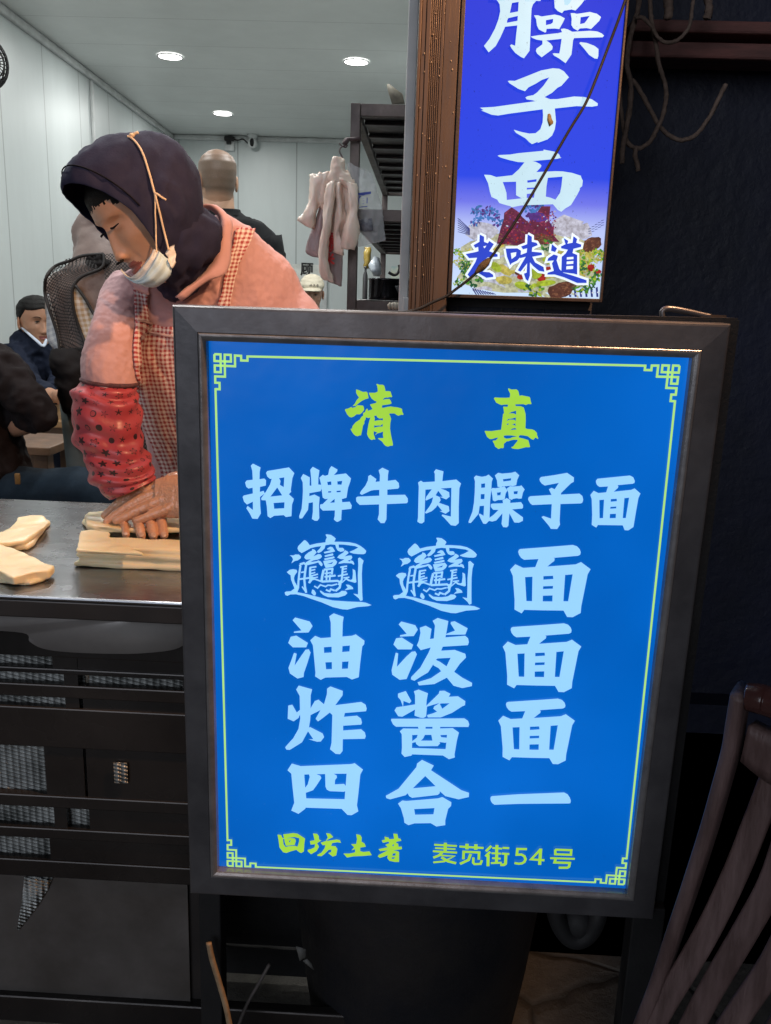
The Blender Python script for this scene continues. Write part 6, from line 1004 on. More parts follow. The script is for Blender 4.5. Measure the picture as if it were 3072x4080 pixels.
def drape(name, tree, L, Rr, nu, nv, off, fallY, mats, root, th=.0015, uvk=.00045, jit=None):
    """sheet of cloth laid on a body between a left and a right outline (pixels)"""
    Lc = catmull([(x, y, 0) for x, y in L], 8); Rc = catmull([(x, y, 0) for x, y in Rr], 8)
    def s(c, v):
        q = v*(len(c)-1); i = min(int(q), len(c)-2); return c[i].lerp(c[i+1], q-i)
    bm = bmesh.new(); lay = bm.loops.layers.uv.verify(); V = []; px = []
    for j in range(nv+1):
        a = s(Lc, j/nv); b = s(Rc, j/nv); row = []; pr = []
        for i in range(nu+1):
            q = a.lerp(b, i/nu); row.append(drop(tree, q.x, q.y, off, fallY)); pr.append((q.x, q.y))
        V.append(row); px.append(pr)
    for _ in range(2):        # take the sharp steps out of the laid sheet
        W = [[p.copy() for p in r] for r in V]
        for j in range(nv+1):
            for i in range(nu+1):
                nb = [V[jj][ii] for jj, ii in ((j-1, i), (j+1, i), (j, i-1), (j, i+1)) if 0 <= jj <= nv and 0 <= ii <= nu]
                m = sum(nb, Vector((0, 0, 0)))/len(nb); d = ray(*px[j][i]).normalized()
                W[j][i] = V[j][i]+d*((m-V[j][i]).dot(d)*.6)
        V = W
    vs = [[bm.verts.new(p) for p in r] for r in V]; lu = [0.0]
    wmax = [max(1, (Vector(px[j][-1])-Vector(px[j][0])).length) for j in range(nv+1)]; cv = [0.0]
    for j in range(nv): cv.append(cv[-1]+((Vector(px[j][nu//2])-Vector(px[j+1][nu//2])).length)*uvk)
    for j in range(nv):
        for i in range(nu):
            f = bm.faces.new((vs[j][i], vs[j][i+1], vs[j+1][i+1], vs[j+1][i]))
            for l, (a, b) in zip(f.loops, ((i, j), (i+1, j), (i+1, j+1), (i, j+1))): l[lay].uv = (a/nu*wmax[b]*uvk, cv[b])
    o = obj(name, bm, mats, root)
    if th: solid(o, th, 0)
    return o
def check_mat(name, ca, cb, size, rough=0.8, mix3=None):
    t = NT(name); s = t.new('SeparateXYZ'); t.l(t.coord('UV'), s.inputs[0])
    def st(v): return t.math('LESS_THAN', t.math('FRACT', t.math('DIVIDE', v, size)), 0.5)
    f = t.math('MULTIPLY', t.math('ADD', st(s.outputs[0]), st(s.outputs[1])), 0.5)
    n = t.noise(35, 4); col = t.mix(f, ca, cb)
    t.l(t.mix(t.math('MULTIPLY', n, .15), col, tuple(v*.6 for v in ca)), t.b.inputs['Base Color']); t.set(Roughness=rough); t.bump(t.noise(22, 4), .35, .004); return t.m
m_ging = check_mat('red gingham', (0.78, 0.70, 0.69), (0.33, 0.022, 0.028), 0.0076)
def cloth(name, c, scale=9, bump=.3): return mat(name, c, tuple(v*.80 for v in c), scale, 0.82, bump=bump, bscale=60, bdist=.003, sheen=.12 if max(c) > .2 else 0, spec=.5 if max(c) > .2 else .12)
m_pink = cloth('faded pink shirt cloth', (0.56, 0.335, 0.345)); m_hij = mat('dark plum scarf jersey', (0.014, 0.016, 0.044), (0.021, 0.023, 0.056), 30, .85, bump=.25, bscale=300, bdist=.002, spec=.25); m_hij2 = cloth('scarf lining', (0.008, 0.008, 0.012), 30)
def stubble_mat(name, skin, hairc):
    t = NT(name); at = t.new('Attribute', attribute_name='hair'); n = t.noise(420, 4, .7); n2 = t.noise(26, 4)
    f = t.math('MULTIPLY', at.outputs['Fac'], t.math('ADD', t.math('MULTIPLY', n, .9), .45)); sk = t.mix(t.math('MULTIPLY', n2, .5), skin, tuple(v*.82 for v in skin))
    t.l(t.mix(f, sk, hairc), t.b.inputs['Base Color']); t.set(Roughness=.5); t.b.inputs['Subsurface Weight'].default_value = .1; t.b.inputs['Subsurface Radius'].default_value = (.01, .004, .002); t.bump(n, .3, .002); return t.m
def hair_attr(o, fn):
    a = o.data.attributes.new('hair', 'FLOAT', 'POINT')
    for i, v in enumerate(o.data.vertices): a.data[i].value = max(0, min(1, fn(v.co)))
# ---------------------------------------------------------------- the cook
wom = thing('person', 'woman in dark headscarf and pink shirt pressing dough, face mask under her chin', 'person', (P(900, 1800, 1.72).x, 1.72, 0.03))
HC = P(567, 838, 1.42); HM = frame((-.600, -.610, -.517), (.598, -.780, .185)); HS = .85
bm = bmesh.new(); head_bm(bm, HC, HM, HS, 1.0, 100, 96, .80)
tube(bm, [HC+HM@Vector((0, -.02, -.05)), HC+HM@Vector((0, -.03, -.08)), P(720, 1010, 1.51), P(735, 1150, 1.58)], [.040, .038, .037, .045], 20, 4)
loc = local(HM, HC, HS)
# trunk, arms (under the clothes)
TR = [(640, 1170, 860, 1010, 1.56, .045), (560, 1200, 950, 1060, 1.59, .07), (520, 1290, 1050, 1150, 1.62, .08), (560, 1430, 1130, 1280, 1.65, .09), (610, 1620, 1150, 1480, 1.68, .09), (660, 1810, 1150, 1720, 1.71, .09), (690, 2060, 1150, 2010, 1.74, .10), (700, 2350, 1160, 2330, 1.76, .10)]
loft(bm, TR, 26, 4)
RA = [P(540, 1240, 1.57), P(500, 1260, 1.525), P(464, 1330, 1.487), P(440, 1450, 1.457), P(432, 1560, 1.44), P(432, 1700, 1.433), P(490, 1880, 1.412), P(523, 1935, 1.408)]
tube(bm, RA, [.030, .031, .030, .030, .031, .031, .0275, .0255], 20, 4)
LAp = [P(1100, 1200, 1.64), P(1190, 1400, 1.58), P(1190, 1700, 1.48), P(1000, 1900, 1.40), P(860, 1975, 1.385), P(770, 1985, 1.382)]
tube(bm, LAp, [.034, .034, .036, .032, .027, .026], 20, 4)
for sx, px in ((-1, 770), (1, 1080)):
    c = P(px, 2330, 1.75); tube(bm, [Vector((c.x, 1.75, c.z+.08)), Vector((c.x, 1.74, .48)), Vector((c.x, 1.76, .10))], [.085, .06, .042], 18, 4)
    ball(bm, (c.x, 1.70, .065), .04, .11, .035)
def q3(x, y): return (x*.5402, 1900+y*.5402)
def h3(x, y, Y): return P(*q3(x, y), Y)
# her right hand: fingers point at the viewer, flat on the board
yT = [PZ(*q3(x, y-8), TZ+.0095) for x, y in ((930, 440), (1042, 446), (1132, 444), (1208, 436))]
hand = bmesh.new(); mcp = [h3(905, 262, 1.405), h3(1000, 235, 1.40), h3(1090, 228, 1.40), h3(1180, 232, 1.402)]; pip = [h3(912, 335, 1.388), h3(1018, 325, 1.383), h3(1108, 322, 1.383), h3(1190, 318, 1.385)]
fr = [(.0095, .0080, .0068), (.0105, .0094, .0080), (.0108, .0098, .0083), (.0105, .0094, .0080)]
wr = h3(968, 48, 1.408)
for a, b, c, r in zip(mcp, pip, yT, fr):
    m1 = b.lerp(c, .55)+Vector((0, 0, .0015)); finger(hand, [wr.lerp(a, .75), a, b, m1, c], [r[0]*.92, r[0]*.92, r[1]*.95, r[1]*.84, r[2]*.94], 14)
rings(hand, [ellring(c, A, B, 20, .85) for c, A, B in ((wr+Vector((0, .004, .004)), Vector((.026, 0, 0)), Vector((0, .012, .017))), (wr.lerp((mcp[1]+mcp[2])/2, .4), Vector((.033, 0, 0)), Vector((0, .012, .014))), ((mcp[1]+mcp[2])/2, Vector((.042, 0, 0)), Vector((0, .011, .011))), ((mcp[1]+mcp[2])/2*.8+(pip[1]+pip[2])/2*.2, Vector((.038, 0, 0)), Vector((0, .008, .008))))])
finger(hand, [wr+Vector((.02, 0, 0)), h3(1130, 130, 1.41), h3(1240, 190, 1.405), h3(1300, 250, 1.40)], [.012, .0125, .0105, .009], 14)
# her left hand lies across it, fingers to the left of the picture
fing = [([(1260, 40), (1070, 92), (905, 178), (830, 235), (772, 282)], 1.412, 1.402, (.0112, .0106, .0098, .0088, .0075)), ([(1270, 80), (1105, 138), (938, 222), (850, 285), (790, 330)], 1.402, 1.388, (.0112, .0110, .0103, .0092, .0080)),
        ([(1290, 120), (1180, 178), (1018, 248), (930, 292), (858, 322)], 1.392, 1.376, (.0112, .0110, .0103, .0092, .0080)), ([(1310, 180), (1245, 232), (1135, 275), (1065, 303), (1005, 322)], 1.382, 1.368, (.0106, .0104, .0094, .0084, .0072))]
for pts, Ya, Yb_, r in fing: finger(hand, [h3(x, y, Ya+(Yb_-Ya)*i/4) for i, (x, y) in enumerate(pts)], [q*.88 for q in r], 14)
pal = [(h3(1150, 150, 1.398), .030, .013), (h3(1240, 145, 1.394), .036, .016), (h3(1330, 145, 1.390), .036, .018), (h3(1440, 150, 1.386), .031, .020), (P(790, 1985, 1.383), .027, .022)]
rings(hand, [ellring(c, Vector((.10, -.35, -.93)).normalized()*a, Vector((.1, -.9, .35)).normalized()*b, 20, .88) for c, a, b in pal])
finger(hand, [h3(1400, 60, 1.40), h3(1300, 10, 1.415), h3(1220, 40, 1.43)], [.013, .012, .0095], 14)
th = bpy.data.meshes.new('tmp'); hand.to_mesh(th); hand.free(); oh = bpy.data.objects.new('tmp', th); COL.objects.link(oh); remesh(oh, .0011, 4, .4); wrinkle(oh, .0006, 160, 3, (1, 1, 1), 3); wrinkle(oh, .0004, 420, 5)
bm.from_mesh(oh.data); me_ = oh.data; bpy.data.objects.remove(oh)
body = obj('body', bm, [m_skin, m_lips, m_hand, m_hair], wom)
def bodymi(p):
    q = loc(p)
    if abs(q.x) < .08 and -.13 < q.z < .12 and abs(q.y) < .12:
        if q.y > .03:
            jag = .010*noise.noise(Vector((q.x*90, 0, 1)))+.006*noise.noise(Vector((q.x*260, 3, 1)))
            if q.z > .042+jag-(.012 if abs(q.x) > .05 else 0): return 3
            if abs(q.x) < .0265*(1-abs(q.z+.0745)/.03) and -.0865 < q.z < -.0635: return 1
            return 0
        return 3 if q.z > .03 else 0
    if p.z < 0.95 and p.y < 1.43 and q.z < -.15: return 2
    return 0
face_mat(body, bodymi)
eyes(wom, HC, HM, HS, m_skin, closed=True, brow=False)
bm = bmesh.new()
for sx in (-1, 1): ball(bm, HC+HM@(Vector((sx*.0085, .0955, -.0545))*HS), .0036, .0048, .0022, 10, 6, HM)
obj('nostril', bm, m_hair, wom)
m_nail = mat('finger nail', (0.72, 0.48, 0.38), scale=60, rough=.25)
for c, b, r in zip(yT, pip, fr):
    d = (c-b).normalized(); n = (-FW+UP*1.3); n = (n-d*n.dot(d)).normalized(); s = d.cross(n)
    bm = bmesh.new(); ball(bm, c+d*r[2]*.45+n*r[2]*.72, r[2]*.62, r[2]*.80, r[2]*.28, 12, 8, Matrix((s, d, n)).transposed()); obj('nail', bm, m_nail, wom)
# headscarf
def ringH(y0, w, zt, zb, tilt, n=72, ear=0.0, zc=None):
    r = []; zm = (zt+zb)/2; h = (zt-zb)/2
    for j in range(n):
        t = 2*math.pi*j/n; c, s = math.cos(t), math.sin(t); z = zm+h*c; x = w*math.copysign(abs(s)**.9, s)*(1.0 if c > 0 else (1-.28*(-c)**2))
        y = y0+tilt*(max(0, c)**1.5)-.012*max(0, -c)
        r.append(Vector((x, y, z)))
    return r
HR = [(.046,.068,.084,-.108,.040),(.044,.070,.090,-.110,.040),(.038,.0725,.099,-.112,.036),(.026,.0755,.110,-.114,.028),(.006,.076,.115,-.114,.017),(-.02,.077,.115,-.106,.008),(-.045,.075,.104,-.085,.003),(-.066,.069,.096,-.058,0),(-.084,.059,.085,-.030,0),(-.097,.045,.072,-.010,0),(-.104,.029,.056,.010,0),(-.107,.014,.044,.024,0)]
bm = bmesh.new(); rs = []
for q in HR:
    rs.append([p for p in ringH(*q)])
rr_ = []
cols = list(zip(*rs))      # smooth along the head
for col in cols: rr_.append(catmull(col, 3))
rs2 = list(zip(*rr_))
def earbump(p):
    d = math.sqrt(((p.y+.012)/.020)**2+((p.z+.012)/.034)**2)
    return .011*math.exp(-(d-.75)**2/.06)*(1 if abs(p.x) > .05 else 0)+.004*math.exp(-d*d)*(1 if abs(p.x) > .05 else 0)
rings(bm, [[HC+HM@((p+Vector((math.copysign(earbump(p), p.x), 0, 0)))*1.0) for p in r] for r in rs2], True, False)
c_ = bm.verts.new(HC+HM@Vector((0, -.1085, .034))); bm.verts.ensure_lookup_table(); last = [v for v in bm.verts][-73:-1]
for j in range(72): bm.faces.new((last[j], last[(j+1) % 72], c_))
hij = obj('headscarf', bm, [m_hij, m_hij2], wom); wrinkle(hij, .0030, 20, 4, (1.6, 1.6, .5), 3, True); wrinkle(hij, .0012, 60, 7, (1, 1, .6), 2); mod(hij, 'SOLIDIFY', thickness=.0022, offset=-1); fin(hij)
# stitched seam of the scarf brim
bm = bmesh.new(); sm = [HC+HM@(rs2[7][j % 72]*1.022) for j in range(-17, 18)]
tube(bm, sm, .0011, 6, 1); obj('brim_seam', bm, m_hij2, hij).matrix_parent_inverse = Matrix.Identity(4)
# scarf round the neck
bm = bmesh.new()
loft(bm, [(610, 930, 775, 795, 1.455, .066, 0), (618, 1000, 812, 840, 1.462, .076), (630, 1062, 862, 888, 1.468, .082), (630, 1120, 884, 950, 1.472, .080), (642, 1158, 868, 1030, 1.474, .072), (672, 1180, 815, 1105, 1.475, .052), (702, 1194, 750, 1170, 1.475, .022)], 44, 5)
nk = obj('scarf_wrap', bm, m_hij, wom); wrinkle(nk, .010, 16, 6, (1.6, 1.6, .45), 3, True); wrinkle(nk, .003, 60, 2, (1, 1, .5), 3)
# shirt
bm = bmesh.new()
loft(bm, [(585, 1090, 900, 838, 1.545, .060), (490, 1105, 985, 905, 1.565, .085), (425, 1150, 1085, 985, 1.60, .105), (415, 1240, 1165, 1080, 1.625, .118), (470, 1380, 1222, 1215, 1.65, .122), (520, 1520, 1248, 1380, 1.67, .122), (570, 1700, 1240, 1600, 1.69, .122), (625, 1880, 1230, 1850, 1.71, .118), (650, 2050, 1220, 2030, 1.735, .115), (665, 2250, 1210, 2240, 1.75, .115)], 36, 5)
loft(bm, [(470, 1080, 640, 1160, 1.565, .06), (405, 1160, 590, 1250, 1.53, .062), (376, 1265, 560, 1320, 1.49, .058), (350, 1370, 545, 1405, 1.465, .052), (331, 1455, 541, 1480, 1.45, .048), (333, 1512, 538, 1540, 1.445, .044), (350, 1560, 520, 1580, 1.44, .038)], 26, 5)
tube(bm, [P(1060, 1170, 1.66), P(1165, 1290, 1.63), P(1205, 1440, 1.58), P(1195, 1600, 1.52)], [.050, .056, .054, .048], 24, 5)
sh_o = obj('shirt', bm, [m_pink], wom); remesh(sh_o, .0055, 8, .5); subdiv(sh_o, 1)
wrinkle(sh_o, .0065, 7.5, 5, (1.2, 1, .5), 2, True); wrinkle(sh_o, .0010, 26, 8, (1.3, 1, .5), 2, True); wrinkle(sh_o, .0012, 90, 2)
tsh = bvh(sh_o)
# collar
def sheet(name, A, B, YA_, YB_, m, root, th=.003, nu=26, nv=8, amp=.003):
    bm = bmesh.new(); grid_patch(bm, [P(x, y, YA_[0]+(YA_[1]-YA_[0])*i/(len(A)-1)) for i, (x, y) in enumerate(A)], [P(x, y, YB_[0]+(YB_[1]-YB_[0])*i/(len(B)-1)) for i, (x, y) in enumerate(B)], nu, nv, lambda u, v: Vector((0, -.012*math.sin(v*3.14), .004*math.sin(v*3.14))))
    o = obj(name, bm, m, root); wrinkle(o, amp, 30, 3); solid(o, th, 0); return o
sheet('collar', [(768, 838), (835, 838), (872, 870), (880, 930), (862, 1000), (822, 1070), (770, 1130), (700, 1186)], [(775, 826), (848, 815), (905, 852), (924, 905), (916, 1035), (893, 1094), (836, 1116), (722, 1200)], (1.52, 1.445), (1.53, 1.435), m_pink, wom)
sheet('collar', [(505, 1090), (540, 1112), (575, 1130), (606, 1150)], [(520, 1112), (545, 1150), (575, 1166), (598, 1172)], (1.46, 1.44), (1.455, 1.435), m_pink, wom)
# apron
drape('apron_strap', tsh, [(531, 1122), (530, 1200), (530, 1300)], [(590, 1130), (588, 1200), (586, 1300)], 8, 16, .005, 1.47, m_ging, wom)
drape('apron_strap', tsh, [(936, 912), (918, 985), (895, 1080), (866, 1222), (850, 1300)], [(1008, 918), (980, 985), (945, 1080), (910, 1222), (895, 1300)], 8, 22, .006, 1.47, m_ging, wom)
apr = drape('apron_bib', tsh, [(530, 1282), (524, 1389), (532, 1480), (541, 1530), (560, 1620), (585, 1710), (625, 1800), (650, 1870), (655, 1960)], [(960, 1330), (975, 1400), (985, 1480), (990, 1530), (995, 1620), (1000, 1710), (1005, 1800), (1010, 1870), (1010, 1960)], 40, 56, .0055, 1.55, m_ging, wom); wrinkle(apr, .0045, 20, 4, (2.0, 1, .4), 2)
bm = bmesh.new(); tube(bm, [drop(tsh, x, y, .010, 1.5) for x, y in ((530, 1284), (583, 1284), (600, 1308), (640, 1324), (700, 1332), (800, 1336))], .0022, 8, 5); obj('apron_hem', bm, mat('pale hem', (0.50, 0.36, 0.36), scale=60), wom)
# printed vinyl over-sleeve
def vinyl_mat():
    t = NT('printed red vinyl'); uv = t.coord('UV'); mp = t.new('Mapping'); mp.inputs['Scale'].default_value = (15, 12, 1); t.l(uv, mp.inputs[0])
    s = t.new('SeparateXYZ'); t.l(mp.outputs[0], s.inputs[0]); row = t.math('FLOOR', s.outputs[1]); ux = t.math('ADD', s.outputs[0], t.math('MULTIPLY', t.math('MODULO', row, 2), 0.5)); colx = t.math('FLOOR', ux)
    cb = t.new('CombineXYZ'); t.l(colx, cb.inputs[0]); t.l(row, cb.inputs[1]); wn_ = t.new('TexWhiteNoise', noise_dimensions='2D'); t.l(cb.outputs[0], wn_.inputs['Vector']); sep = t.new('SeparateColor'); t.l(wn_.outputs['Color'], sep.inputs[0])
    fx = t.math('SUBTRACT', t.math('FRACT', ux), t.math('ADD', 0.38, t.math('MULTIPLY', sep.outputs[0], .24))); fy = t.math('SUBTRACT', t.math('FRACT', s.outputs[1]), t.math('ADD', 0.38, t.math('MULTIPLY', sep.outputs[1], .24)))
    r = t.math('SQRT', t.math('ADD', t.math('MULTIPLY', fx, fx), t.math('MULTIPLY', fy, fy))); an = t.math('ADD', t.math('ARCTAN2', fy, fx), t.math('MULTIPLY', sep.outputs[2], 6.0))
    star = t.math('MULTIPLY', t.math('ADD', 0.55, t.math('MULTIPLY', t.math('ABSOLUTE', t.math('SINE', t.math('MULTIPLY', an, 2.5))), -0.40)), 0.52)
    flower = t.math('MULTIPLY', t.math('ADD', 0.62, t.math('MULTIPLY', t.math('SINE', t.math('MULTIPLY', an, 5)), 0.22)), 0.40)
    heart = t.math('MULTIPLY', t.math('ADD', 0.62, t.math('MULTIPLY', t.math('SINE', an), -0.32)), 0.34)
    k1 = t.math('LESS_THAN', sep.outputs[0], 0.33); k2 = t.math('GREATER_THAN', sep.outputs[0], 0.66)
    rad = t.math('ADD', t.math('MULTIPLY', k1, star), t.math('ADD', t.math('MULTIPLY', k2, heart), t.math('MULTIPLY', t.math('SUBTRACT', 1.0, t.math('ADD', k1, k2)), flower)))
    ins = t.math('LESS_THAN', r, rad); ring = t.math('GREATER_THAN', r, t.math('MULTIPLY', rad, 0.72)); hollow = t.math('GREATER_THAN', sep.outputs[1], 0.45)
    m_ = t.math('MULTIPLY', ins, t.math('SUBTRACT', 1.0, t.math('MULTIPLY', hollow, t.math('SUBTRACT', 0.75, t.math('MULTIPLY', ring, 0.75)))))
    base = t.ramp(t.noise(12, 4), [(0.3, (0.36, 0.042, 0.060)), (0.7, (0.46, 0.072, 0.090))]); t.l(t.mix(m_, base, (0.035, 0.012, 0.016)), t.b.inputs['Base Color'])
    t.set(Roughness=0.40); t.b.inputs['Coat Weight'].default_value = .10; t.bump(t.noise(60, 4), .35, .003); return t.m
def sleeve(rows, name):
    bm = bmesh.new(); lay = bm.loops.layers.uv.verify(); n, sub = 44, 10; cs = []; As = []; Bs = []
    for r in rows: a = P(r[0], r[1], r[4]); b = P(r[2], r[3], r[4]); cs.append((a+b)/2); As.append((b-a)/2); Bs.append(Vector((0, r[5], 0)))
    cs = catmull(cs, sub); As = catmull(As, sub); Bs = catmull(Bs, sub); m = len(cs)
    rings(bm, [ellring(c, A, B, n) for c, A, B in zip(cs, As, Bs)], True, False, 0, lambda i, j: (j/n, i/(m-1)))
    o = obj(name, bm, m_vin, wom)
    # rucked folds across the arm
    me = o.data; nr = [v.normal.copy() for v in me.vertices]
    for idx, v in enumerate(me.vertices):
        i, j = divmod(idx, n); t = i/(m-1); ph = 2*math.pi*j/n
        f = .0052*math.sin(19*t+1.3*math.sin(ph+1.0)+.6)*(.55+.45*math.sin(ph*1.0-.6))+.004*noise.noise(v.co*38)+.0028*math.sin(41*t+2.2*math.sin(ph*2))
        v.co += nr[idx]*f*min(1, 6*t)*min(1, 5*(1-t)+.35)
    solid(o, .0012, 0); return o
m_vin = vinyl_mat()
sl = sleeve([(337, 1513, 536, 1538, 1.445, .044), (305, 1550, 544, 1570, 1.44, .049), (290, 1600, 550, 1615, 1.437, .052), (298, 1690, 556, 1690, 1.433, .050), (318, 1770, 566, 1765, 1.428, .047), (340, 1840, 586, 1825, 1.42, .045), (365, 1900, 609, 1868, 1.414, .044), (400, 1950, 613, 1895, 1.410, .041), (440, 1990, 608, 1915, 1.408, .036)], 'over_sleeve')
bm = bmesh.new(); a_ = P(333, 1508, 1.445); b_ = P(540, 1534, 1.445); tube(bm, ellring((a_+b_)/2, (b_-a_)*.505, Vector((0, .046, 0)), 40)+[b_+(b_-a_)*.005], .0036, 8, 1, False)
ob = obj('elastic_band', bm, mat('dark frill', (0.06, 0.03, 0.04), (0.16, 0.06, 0.07), 220, .7, bump=.6), sl); ob.matrix_parent_inverse = Matrix.Identity(4)
sleeve([(1120, 1560, 1290, 1620, 1.53, .046), (1090, 1700, 1260, 1790, 1.49, .048), (980, 1800, 1090, 1960, 1.43, .045), (850, 1890, 900, 2060, 1.395, .036)], 'over_sleeve')
# face mask pulled under the chin
def K(x, y): return (200+x*.3902, 500+y*.3902)
m_mask = mat('white mask fabric', (0.72, 0.72, 0.70), (0.64, 0.66, 0.66), 24, .8, bump=.3, bscale=200); m_maskb = mat('pale blue mask fabric', (0.48, 0.68, 0.80), (0.62, 0.76, 0.84), 7, .7, bump=.35, bscale=30)
def Kp(x, y, Y): return P(*K(x, y), Y)
msk = thing('face_mask', 'white and pale blue face mask hanging under the chin of the woman', 'face mask', Kp(1000, 1500, 1.34))
bm = bmesh.new()
T = [Kp(722, 1468, 1.375), Kp(775, 1528, 1.366), Kp(835, 1545, 1.356), Kp(905, 1490, 1.348), Kp(965, 1410, 1.343), Kp(1020, 1330, 1.343), Kp(1058, 1262, 1.347)]
M2 = [Kp(730, 1482, 1.375), Kp(790, 1560, 1.364), Kp(880, 1585, 1.352), Kp(965, 1530, 1.342), Kp(1030, 1440, 1.338), Kp(1080, 1360, 1.338), Kp(1112, 1288, 1.345)]
B_ = [Kp(745, 1492, 1.376), Kp(850, 1585, 1.370), Kp(950, 1635, 1.366), Kp(1060, 1650, 1.362), Kp(1160, 1600, 1.358), Kp(1225, 1520, 1.355), Kp(1238, 1395, 1.356)]
grid_patch(bm, T, M2, 30, 6, lambda u, v: Vector((0, -.003*math.sin(v*6.28*1.0), 0)), 0)
grid_patch(bm, M2, B_, 30, 12, lambda u, v: Vector((0, -.010*math.sin(v*3.14)*math.sin(u*3.14)-.002*math.sin(v*16), 0)), 1)
o = obj('mask_cloth', bm, [m_mask, m_maskb], msk); wrinkle(o, .0012, 60, 2); solid(o, .0012, 0)
bm = bmesh.new(); grid_patch(bm, [Kp(1180, 1300, 1.36), Kp(1215, 1245, 1.362), Kp(1270, 1222, 1.366)], [Kp(1215, 1390, 1.35), Kp(1245, 1460, 1.352), Kp(1285, 1400, 1.36)], 12, 8, lambda u, v: Vector((0, -.004*math.sin(v*9), 0))); o = obj('mask_flap', bm, m_mask, msk); solid(o, .0012, 0)
thj = bvh(hij); tnk = bvh(nk)
def onS(x, y, off=.004): 
    d = ray(*K(x, y)).normalized(); O = Vector((0, 0, CH)); best = None
    for t in (thj, tnk):
        h = t.ray_cast(O, d)
        if h[0] is not None and (best is None or (h[0]-O).length < (best-O).length): best = h[0]
    return (best-d*off) if best is not None else Kp(x, y, 1.40)
m_str = mat('elastic string', (0.78, 0.62, 0.44), scale=50, rough=.7)
bm = bmesh.new(); tube(bm, [onS(x, y) for x, y in ((790, 112), (815, 118), (870, 165), (920, 235), (955, 310), (985, 400), (1015, 500), (1045, 610), (1066, 690))], .0017, 8, 5)
tube(bm, [onS(1066, 690), onS(1072, 780), onS(1072, 900), onS(1078, 1020), onS(1080, 1150, .006), Kp(1085, 1290, 1.327)], .0012, 8, 5); tube(bm, [onS(1070, 690), onS(1090, 780), onS(1120, 900), onS(1150, 1030), onS(1180, 1150, .006), Kp(1210, 1270, 1.352)], .0016, 8, 5)
tube(bm, [onS(1066, 690), onS(1100, 705), onS(1140, 735), onS(1182, 760)], .0017, 8, 4)
kn = onS(835, 120, .003); ball(bm, kn+Vector((0, 0, .003)), .0045, .0035, .0032); tube(bm, [kn, kn+Vector((.004, 0, .005)), kn+Vector((.010, 0, .007))], .0022, 8, 3)
obj('mask_string', bm, m_str, msk)
# ---------------------------------------------------------------- the others in the shop
def arm(bm, pts, r, n=16): tube(bm, pts, r, n, 5)
def fist(bm, c, s, side, fwd):
    """loosely closed hand: palm block and four bent fingers and a thumb"""
    side = Vector(side).normalized(); fwd = Vector(fwd).normalized(); up = side.cross(fwd)
    ball(bm, c, .036*s, .040*s, .024*s, 14, 8, Matrix((side, fwd, up)).transposed())
    for i in range(4):
        o = c+side*((i-1.5)*.0185*s)+fwd*(.030*s)+up*.010*s; k = (1, 1.08, 1.04, .88)[i]
        finger(bm, [o, o+fwd*.026*s*k+up*.002*s, o+fwd*.034*s*k-up*.020*s, o+fwd*.018*s*k-up*.034*s], [.0098*s, .0102*s, .0095*s, .0082*s], 10)
    o = c-side*.034*s; finger(bm, [o-fwd*.01*s, o+fwd*.022*s-side*.004*s-up*.006*s, o+fwd*.046*s+side*.012*s-up*.014*s], [.012*s, .0115*s, .009*s], 10)
# man seen from behind
Y = 3.85; s_ = 1.0
mc = P(866, 716, Y); p1 = thing('person', 'man with cropped hair in a black shirt standing with his back turned', 'person', (mc.x, Y, 0.03))
M1 = frame((-.45, .89, 0.0), (-.89, -.45, 0)); bm = bmesh.new(); head_bm(bm, mc, M1, 1.02, 1.04, 64, 48)
tube(bm, [mc+Vector((0, .02, -.06)), mc+Vector((.005, 0, -.13)), mc+Vector((.01, 0, -.20))], [.064, .068, .076], 18, 3)
H0 = mc.z+.12
rt1 = (.97, -.2, 0); bx_ = mc.x+.02
wl_loft(bm, [(bx_, Y, H0-.32, .10, .07), (bx_, Y, H0-.40, .17, .085), (bx_, Y, H0-.58, .165, .095), (bx_, Y, H0-.80, .14, .085), (bx_, Y, H0-.93, .15, .09)], rt1)
for q in (-.085, .085): tube(bm, [Vector((bx_+q, Y, H0-.88)), Vector((bx_+q, Y, .50)), Vector((bx_+q, Y, .10))], [.075, .055, .042], 14, 3); ball(bm, (bx_+q, Y+.05, .065), .045, .12, .035)
for q in (-1, 1): arm(bm, [Vector((bx_+q*.19, Y, H0-.36)), Vector((bx_+q*.23, Y+.02, H0-.62)), Vector((bx_+q*.20, Y+.16, H0-.80)), Vector((bx_+q*.12, Y+.30, H0-.78))], [.045, .04, .034, .028]); fist(bm, Vector((bx_+q*.10, Y+.34, H0-.78)), .95, (1, 0, 0), (0, 1, 0))
l1 = local(M1, mc, 1.02); o = obj('body', bm, [stubble_mat('cropped head skin', (0.48, 0.28, 0.18), (0.11, 0.078, 0.055))], p1)
def stub(p):
    q = l1(p); low = (.05 if q.y > .04 else -.062 if q.y < -.03 else .015)
    if abs(q.x) > .0765 or q.z < -.1: return 0
    side = max(0, min(1, (q.z-low)/.03+.4)); crown = 1-.20*max(0, min(1, (q.z-.062)/.03))
    return side*crown
hair_attr(o, stub)
